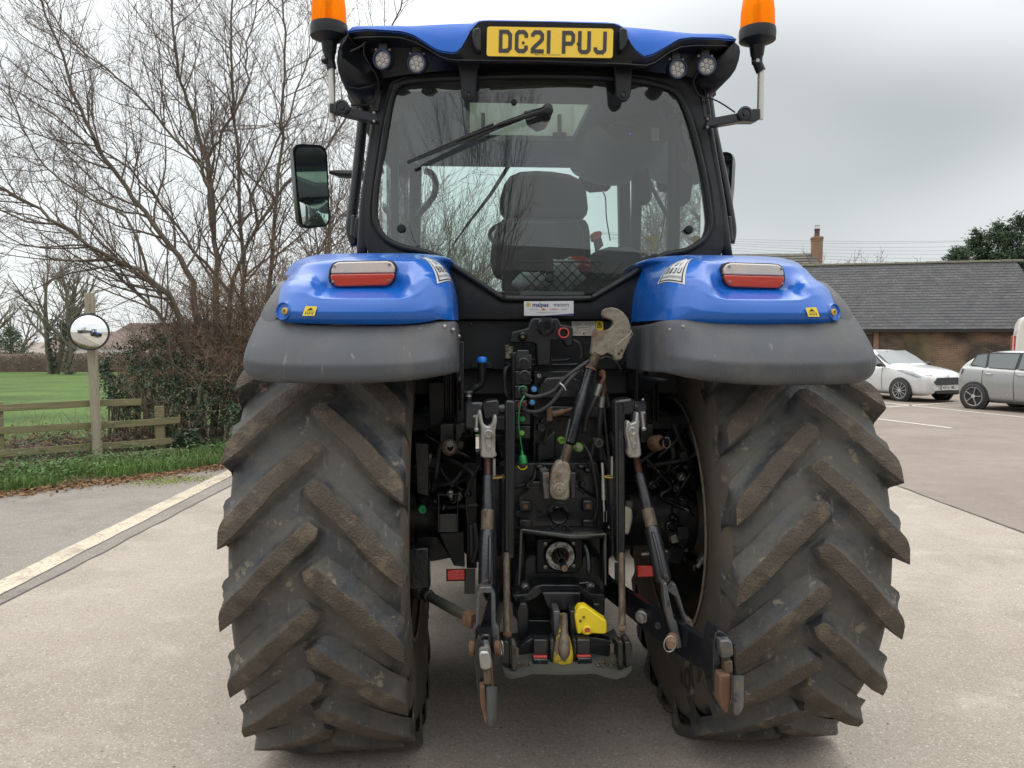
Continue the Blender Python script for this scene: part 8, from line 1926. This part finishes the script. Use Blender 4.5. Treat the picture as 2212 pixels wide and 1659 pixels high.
# right: battery box, stay inside the wheel, bottle, silver tubes
pr('battery_box', [(1418, 1088), (1492, 1090), (1497, 1155), (1424, 1152)], -.12, .25, M['black'], body, bevel=.012)
pr('control_box', [(1442, 1030), (1478, 1036), (1478, 1075), (1442, 1070)], -.10, .12, M['black_s'], body, bevel=.005)
mb = MB(); mb.beam(P(1452, 940, -.10), P(1540, 1190, -.10), .055, .04, up=(0, 1, 0)); mb.beam(P(1438, 932, -.12), P(1470, 948, -.12), .03, .05, up=(0, 1, 0)); mb.beam(P(1472, 950, -.06), P(1560, 1195, -.06), .04, .03, up=(0, 1, 0)); part(mb, 'fender_brace', M['black_m'], body, bevel=.004)
mb = MB(); mb.tube([P(1385, 1198, -.2), P(1450, 1190, -.2), P(1485, 1188, -.2)], .009, 10); mb.tube([P(1506, 1226, -.25), P(1515, 1212, -.25), P(1530, 1192, -.25)], .011, 8); mb.lathe(P(1512, 1216, -.26), P(1530, 1192, -.26) - P(1512, 1216, -.26), [(.016, 0), (.016, .03), (.012, .032)], 6); part(mb, 'steel_line', M['steel'], body, smooth=40)
MB().lathe(P(1478, 1178, -.2), (-.6, -1, 0), [(.014, 0), (.016, .03), (.012, .04), (0, .042)], 14).build('sensor_cap', M['milky'] if False else M['olive'], body, smooth=40)
pr('reservoir_bottle', [(1315, 1100), (1322, 1094), (1330, 1096), (1356, 1096), (1366, 1100), (1367, 1120), (1360, 1155), (1345, 1156), (1330, 1152), (1318, 1150), (1313, 1140)], -.50, .07, M['milky'], body, bevel=.008, smooth=50)
MB().lathe(P(1358, 1096, -.465), (0, 0, 1), [(.018, 0), (.018, .022), (.015, .026), (0, .026)], 18).build('bottle_cap', M['olive'], body, smooth=40)
for x0, x1, y0, y1 in ((1064, 1071, 991, 1030), (1319, 1327, 986, 1029)):
    mb = MB(); mb.cyl(P((x0 + x1) / 2, y0, -.50), P((x0 + x1) / 2, y1, -.50), (x1 - x0) * .5 * pl(1, -.5), 14); mb.build('ram_rod', M['steel'] if False else M['alu'], body, smooth=50)
    mb = MB(); mb.cyl(P((x0 + x1) / 2, y1 - 2, -.50), P((x0 + x1) / 2, y1 + 165, -.46), .030, 18); mb.build('lift_ram', M['black_s'], body, smooth=50)
    mb = MB(); c_ = P((x0 + x1) / 2, y1 + 1, -.52); mb.tube([c_ + V((.030 * cos(a), .02 * sin(a), 0)) for a in [2 * pi * k / 16 for k in range(16)]], .003, 5, closed=True); mb.build('brass_band', M['gold'], body, smooth=180)

# more lines and fittings in the dark gaps beside the casting
rr = random.Random(15)
for k in range(22):
    xa, xb = ((905, 1035) if k % 2 else (1285, 1330)) if k < 12 else (1395, 1500)
    y0 = rr.uniform(860, 1060); pts = [P(rr.uniform(xa, xb), y0 + j * rr.uniform(20, 48), rr.uniform(-.36, -.20)) for j in range(4)]
    part(MB().tube(spline(pts, 6), rr.uniform(.005, .011), 8), 'black_cable', M['hose'] if k % 3 else M['black_s'], body, smooth=180)
for k in range(26):
    xa, xb = ((905, 1020) if k % 2 else (1400, 1480)); c = P(rr.uniform(xa, xb), rr.uniform(960, 1200), rr.uniform(-.34, -.22)); q = rr.uniform(.010, .022)
    mb = MB()
    if k % 3: mb.lathe(c, (rr.uniform(-.4, .4), -1, rr.uniform(-.3, .3)), [(q, 0), (q, .02), (q * .6, .024), (q * .5, .04), (0, .041)], 8)
    else: mb.box(c, (q * 2.6, .05, q * 3.2), Matrix.Rotation(rr.uniform(-.4, .4), 3, 'Y'))
    part(mb, 'small_fitting', M[('black_m', 'black_s', 'black_m', 'steel', 'black_m')[k % 5]], body, bevel=.002, smooth=40)
# ================================================================== PARKED VEHICLES
M['silver'] = pm('silver_white_car_paint', (0.56, 0.555, 0.545), 0.25, 0.10, var=0.04, coat=0.8, rvar=.04)
M['silver2'] = pm('grey_silver_car_paint', (0.30, 0.30, 0.295), 0.25, 0.25, var=0.04, coat=0.8, rvar=.04)
M['car_glass'] = pm('car_window', (0.03, 0.045, 0.045), 0.04, 0.0, var=0.05, coat=1.0, rvar=.0, spec=1.0)
M['car_black'] = pm('car_black_trim', (0.012, 0.012, 0.013), 0.4)
M['car_tyre'] = pm('car_tyre', (0.03, 0.03, 0.03), 0.8)
M['alloy'] = pm('alloy_wheel', (0.50, 0.50, 0.50), 0.3, 0.7, var=.05)
M['plate_white'] = pm('white_plate', (0.72, 0.72, 0.70), 0.4, var=.02)
M['lamp_clear'] = pm('headlamp_glass', (0.20, 0.21, 0.22), 0.08, 0.3, var=.5, vs=14, coat=1)
def hatch_car(name, loc, rz, sc, label, paint, front=True, plate=None, spokes=10, hgt=1.46, L=4.0, tail=1.0):
    rt = empty(name, loc, rz); rt.scale = (sc, sc, sc); tag(rt, label, 'car', 'cars parked in the bays by the barn')
    # stations: x, half width at belt, belt height, roof height (0 = none), low edge
    X = [(-.02, .54, .62, 0, .30), (.05, .70, .74, 0, .22), (.18, .79, .81, 0, .19), (.45, .84, .87, 0, .18), (.80, .858, .925, 0, .18), (1.10, .86, .965, 0, .18), (1.22, .86, .98, 1.01, .18), (1.55, .86, .965, 1.20, .18), (1.95, .86, .975, hgt - .04, .18), (2.30, .86, .985, hgt, .18), (2.80, .86, 1.0, hgt - .01, .18), (3.30, .855, 1.02, hgt - .07, .18), (3.62, .84, 1.03, hgt - .17, .19), (3.80, .82, 1.03, 1.16, .20), (3.92, .79, .98, 1.03, .24), (3.98, .72, .80, 0, .32)]
    f = L / 4.0; rows = []
    for x, w, b_, r_, lo in X:
        x = 3.3 + (x - 3.3) * tail if x > 3.3 else x
        x = L / 2 - x * f
        if r_ == 0: top = [(w * .93, b_), (w * .80, b_ + .035), (w * .55, b_ + .055), (w * .28, b_ + .062), (0, b_ + .065)]
        else: top = [(w * .93, b_), (w * .90, b_ + .02), (w * (.93 - .20 * min(1, (r_ - b_) / .45)), max(b_ + .03, r_ - .05)), (w * .50, r_), (0, r_ + .01)]
        half = [(w * .80, lo), (w * .97, lo + .05), (w * 1.0, lo + .22), (w * 1.01, (lo + b_) / 2 + .10), (w * .985, b_ - .06)] + top
        rows.append([V((x, y, z)) for y, z in half] + [V((x, -y, z)) for y, z in half[:-1][::-1]])
    mb = MB(); mb.grid(rows); mb.add(rows[0], [tuple(range(len(rows[0])))]); mb.add(rows[-1], [tuple(range(len(rows[0])))[::-1]])
    body_ = mb.build('body', paint, rt, subsurf=2, smooth=180)
    s_ = L / 2
    bpy.context.view_layer.update(); bev = body_.evaluated_get(bpy.context.evaluated_depsgraph_get())
    def on_body(a, b_, c_, d_, k, n=5):
        rows_ = []
        for i in range(n + 1):
            r__ = []
            for j in range(n + 1):
                p = a.lerp(b_, j / n).lerp(d_.lerp(c_, j / n), i / n); ok, lo_, no_, i_ = bev.closest_point_on_mesh(p)
                if no_.dot(p - V((0, 0, .6))) < 0: no_ = -no_
                r__.append(lo_ + no_ * k)
            rows_.append(r__)
        return MB().grid(rows_)
    # glass: windscreen, rear window, side windows
    def px_(x): return s_ - (3.3 + (x - 3.3) * tail if x > 3.3 else x) * f
    def roofw(x): return .86 * .73
    ws = [[V((px_(1.26), y * .74, 1.01)) for y in (-1, -.5, 0, .5, 1)], [V((px_(1.60), y * .69, 1.235)) for y in (-1, -.5, 0, .5, 1)], [V((px_(1.93), y * .62, hgt - .045)) for y in (-1, -.5, 0, .5, 1)]]
    for r__ in ws:
        for i, p in enumerate(r__): p.x += .05 - .05 * abs(i - 2) / 2; p.z += .012
    MB().grid(ws).build('windscreen', M['car_glass'], rt, smooth=180)
    rw = [[V((px_(3.66), y * .50, hgt - .19)) for y in (-1, 0, 1)], [V((px_(3.92), y * .60, 1.07)) for y in (-1, 0, 1)]]
    for r__ in rw:
        for p in r__: p.x -= .0; p.z += .008
    MB().grid(rw).build('rear_window', M['car_glass'], rt, smooth=180)
    for sd_ in (-1, 1):
        def sp(x, z):
            t = max(0, min(1, (z - 1.0) / (hgt - 1.05))); return V((px_(x), sd_ * (.800 - .155 * t + .012), z))
        z1 = hgt - .09
        mb = MB(); mb.add([sp(1.42, 1.0), sp(2.32, 1.02), sp(2.30, z1), sp(1.98, z1 - .005)], [(0, 1, 2, 3)]); wa = mb.build('door_window', M['car_glass'], rt, smooth=0)
        mb = MB(); mb.add([sp(2.40, 1.02), sp(3.02, 1.04), sp(3.06, z1 - .01), sp(2.37, z1)], [(0, 1, 2, 3)]); mb.build('door_window', M['car_glass'], rt, smooth=0)
        mb = MB(); mb.add([sp(3.08, 1.04), sp(3.48, 1.10), sp(3.36, z1 - .05), sp(3.12, z1 - .015)], [(0, 1, 2, 3)]); mb.build('quarter_window', M['car_glass'], rt, smooth=0)
        mb = MB()
        fr_ = [sp(1.34, .985), sp(3.55, 1.075), sp(3.40, z1 - .02), sp(2.9, z1 + .03), sp(1.97, z1 + .025)]
        c_ = sum(fr_, V((0, 0, 0))) / 5; mb.add([p - V((0, sd_ * .004, 0)) for p in fr_], [tuple(range(5))]); mb.build('window_surround', M['car_black'], rt, smooth=0)
        # door seams and handles, sill, crease
        mb = MB()
        for x in (1.42, 2.36, 3.10):
            mb.beam((px_(x), sd_ * .862, .30), (px_(x + .02), sd_ * .871, .62), .008, .006, up=(0, 1, 0)); mb.beam((px_(x + .02), sd_ * .871, .62), (px_(x + .02), sd_ * .842, .98), .008, .006, up=(0, 1, 0))
        mb.beam((px_(.85), sd_ * .845, .235), (px_(3.2), sd_ * .845, .235), .012, .05, up=(0, 1, 0)); mb.build('door_seam', M['car_black'], rt)
        for x in (2.15, 2.88): MB().tube([V((px_(x), sd_ * .862, .88)), V((px_(x + .09), sd_ * .88, .885)), V((px_(x + .18), sd_ * .862, .885))], .012, 8).build('door_handle', M['alloy'] if not front else paint, rt, smooth=180)
        mb = MB(); lump(mb, V((px_(1.42), sd_ * .98, 1.03)), .07, .11, .065, 1, 0.0, 14); mb.beam((px_(1.40), sd_ * .82, .98), (px_(1.40), sd_ * .92, 1.0), .06, .03); mb.build('wing_mirror', M['car_black'] if front else paint, rt, smooth=60)
        # lamps
        mb = MB(); hl = [V((px_(.10), sd_ * .60, .66)), V((px_(.18), sd_ * .735, .66)), V((px_(.62), sd_ * .845, .80)), V((px_(.72), sd_ * .835, .86)), V((px_(.40), sd_ * .76, .815)), V((px_(.22), sd_ * .62, .745))]
        for p in hl: p.x += .016; p.y += sd_ * .020; p.z += .075
        mb = on_body(V((px_(.10), sd_ * .50, .70)), V((px_(.30), sd_ * .82, .70)), V((px_(.95), sd_ * .87, .90)), V((px_(.42), sd_ * .66, .90)), .010); mb.build('headlight', M['lamp_clear'], rt, smooth=180)
        mb = MB(); mb.prism([V((px_(.055) + .02, sd_ * .40 + sd_ * .06, .36)), V((px_(.13) + .02, sd_ * .72, .40)), V((px_(.13) + .02, sd_ * .72, .47)), V((px_(.06) + .02, sd_ * .52, .49))], V((-.05, 0, 0))); mb.build('fog_light_recess', M['car_black'], rt)
        mb = MB(); mb.add([V((px_(3.97), sd_ * .66, .86)), V((px_(3.80), sd_ * .845, .86)), V((px_(3.74), sd_ * .84, 1.0)), V((px_(3.93), sd_ * .66, 1.0))], [(0, 1, 2, 3)]); mb.build('tail_light', M['red_lens'], rt)
        for x in (.80, 3.30):
            wc = V((px_(x), sd_ * .80, .315)); wh = empty('wheel', wc); wh.parent = rt
            MB().lathe((0, 0, 0), (0, sd_, 0), [(.365, -.02), (.372, .066), (.350, .076), (.0, .05)], 36, False).build('wheel_arch', M['car_black'], wh, smooth=30)
            MB().lathe((0, 0, 0), (0, sd_, 0), [(.20, -.14), (.31, -.12), (.315, .05), (.305, .085), (.27, .095), (.235, .088), (.225, .05)], 36, False).build('tyre', M['car_tyre'], wh, smooth=60)
            mb = MB(); mb.lathe((0, 0, 0), (0, sd_, 0), [(.235, .086), (.222, .084), (.212, .04)], 36, False)
            for k in range(spokes):
                a = 2 * pi * k / spokes; d = V((cos(a), 0, sin(a))); e2 = V((cos(a + .08), 0, sin(a + .08))); mb.beam(d * .04 + V((0, sd_ * .075, 0)), e2 * .222 + V((0, sd_ * .082, 0)), .014, .03 if spokes > 8 else .04, up=(0, 1, 0))
            mb.lathe((0, 0, 0), (0, sd_, 0), [(.05, .05), (.05, .088), (0, .092)], 16); rm = mb.build('rim', M['alloy'], wh, smooth=30)
            MB().lathe((0, 0, 0), (0, sd_, 0), [(.21, .04), (0, .035)], 24, False).build('brake_disc', M['car_black'], wh)
    # grille, bumper slot, plate
    gx = px_(-.02) + .035
    mb = MB(); mb.prism([V((gx, -.42, .50)), V((gx, .42, .50)), V((gx - .02, .54, .58)), V((gx - .025, .40, .70)), V((gx - .025, -.40, .70)), V((gx - .02, -.54, .58))], V((-.08, 0, 0)))
    for k in range(4): pass
    mb.build('grille', M['car_black'], rt, bevel=.005)
    mb = MB(); mb.box((gx - .03, 0, .30), (.08, .90, .09)); mb.build('lower_grille', M['car_black'], rt, bevel=.01)
    mb = MB(); mb.lathe((gx - .02, 0, .745), (1, 0, .4), [(.045, 0), (.04, .01), (0, .012)], 18); mb.build('badge', M['alloy'], rt)
    if plate:
        pb = MB(); pb.box((gx + .01, 0, .42), (.012, .52, .115)); po = pb.build('number_plate', M['plate_white'], rt)
        mt = Matrix(((0, 0, 1, gx + .0175), (1, 0, 0, 0), (0, 1, 0, .42), (0, 0, 0, 1)))
        MB().text(plate, .115, mt, 0, bold=.004, sx=.86).build('plate_characters', M['ink'], po, smooth=0)
    mb = MB(); mb.tube([V((px_(2.10), -.0, hgt)), V((px_(2.02) + .1, 0, hgt + .16))] if front else [V((px_(3.5), 0, hgt - .06)), V((px_(3.75), 0, hgt + .02))], .006, 5); mb.build('aerial', M['car_black'], rt)
    mb = MB(); mb.tube([V((px_(1.20), .05, .985)), V((px_(1.32), -.40, 1.04))], .010, 5); mb.build('wiper', M['car_black'], rt)
    return rt
def place_by_wheel(px, py, hd, sc, wx, wy):      # wheel contact (local wx, wy) at a picture point
    g_ = G(px, py); rz = hd; c, s = cos(rz), sin(rz); return (g_.x - sc * (wx * c - wy * s), g_.y - sc * (wx * s + wy * c), 0)
HD = radians(-68)
hatch_car('hatchback_car', place_by_wheel(1943, 867, HD, .95, 1.20, -.86), HD, .95, 'pearl silver hatchback with black grille and dark wing mirror, nose towards the yard', M['silver'], True, 'WX16 VMU', 11)
HD2 = radians(-66)
hatch_car('hatchback_car', place_by_wheel(2103, 883.5, HD2, .97, -1.36, -.86), HD2, .97, 'grey silver hatchback with five-spoke wheels cut off by the right edge', M['silver2'], False, None, 5, 1.47, 4.2, .72)
# white van
vg = G(2230, 862); v0 = W(2195, 735, 24.5)
van = empty('panel_van', (v0.x, v0.y, 0), radians(-30)); tag(van, 'tall white panel van behind the grey silver hatchback at the right edge', 'van')
M['van_white'] = pm('dull_white_van_paint', (0.60, 0.58, 0.53), 0.4, var=.05, vs=2, coat=.3)
prof = [(0, .45), (-.02, 1.0), (.0, 1.7), (.06, 2.18), (.16, 2.38), (.32, 2.43), (3.4, 2.43), (3.9, 2.25), (4.5, 1.55), (5.3, 1.25), (5.5, .9), (5.5, .35), (.1, .35)]
mb = MB(); mb.prism([V((a, 0, b_)) for a, b_ in prof], V((0, 1.95, 0))); mb.build('body', M['van_white'], van, bevel=.09, segs=4, smooth=50)
MB().prism([V((3.75, -.012, 2.0)), V((4.45, -.012, 1.5)), V((3.55, -.012, 1.5)), V((3.5, -.012, 2.0))], V((0, .01, 0))).build('cab_window', M['car_glass'], van)
mb = MB(); mb.beam((2.0, -.01, 1.0), (2.0, -.01, 2.2), .02, .02, up=(0, 1, 0)); mb.beam((.05, -.01, 1.05), (3.4, -.01, 1.05), .02, .05, up=(0, 1, 0)); mb.build('side_seam', M['car_black'], van)
for x in (.95, 4.5):
    for y in (0, 1.95): MB().lathe((x, y + (.0 if y == 0 else .0), .34), (0, -1 if y == 0 else 1, 0), [(.2, -.2), (.34, -.18), (.34, .02), (.22, .03), (.2, .0), (0, .01)], 28).build('wheel', M['car_tyre'], van, smooth=50)
for y in (.18, 1.77): mb = MB(); mb.box((-.02, y, 1.55), (.05, .12, .5)); mb.build('tail_light', M['red_lens'], van, bevel=.01)
for z in (1.25, 1.95): MB().box((-.015, .05, z), (.04, .05, .09)).build('door_hinge', M['van_white'], van, bevel=.005)
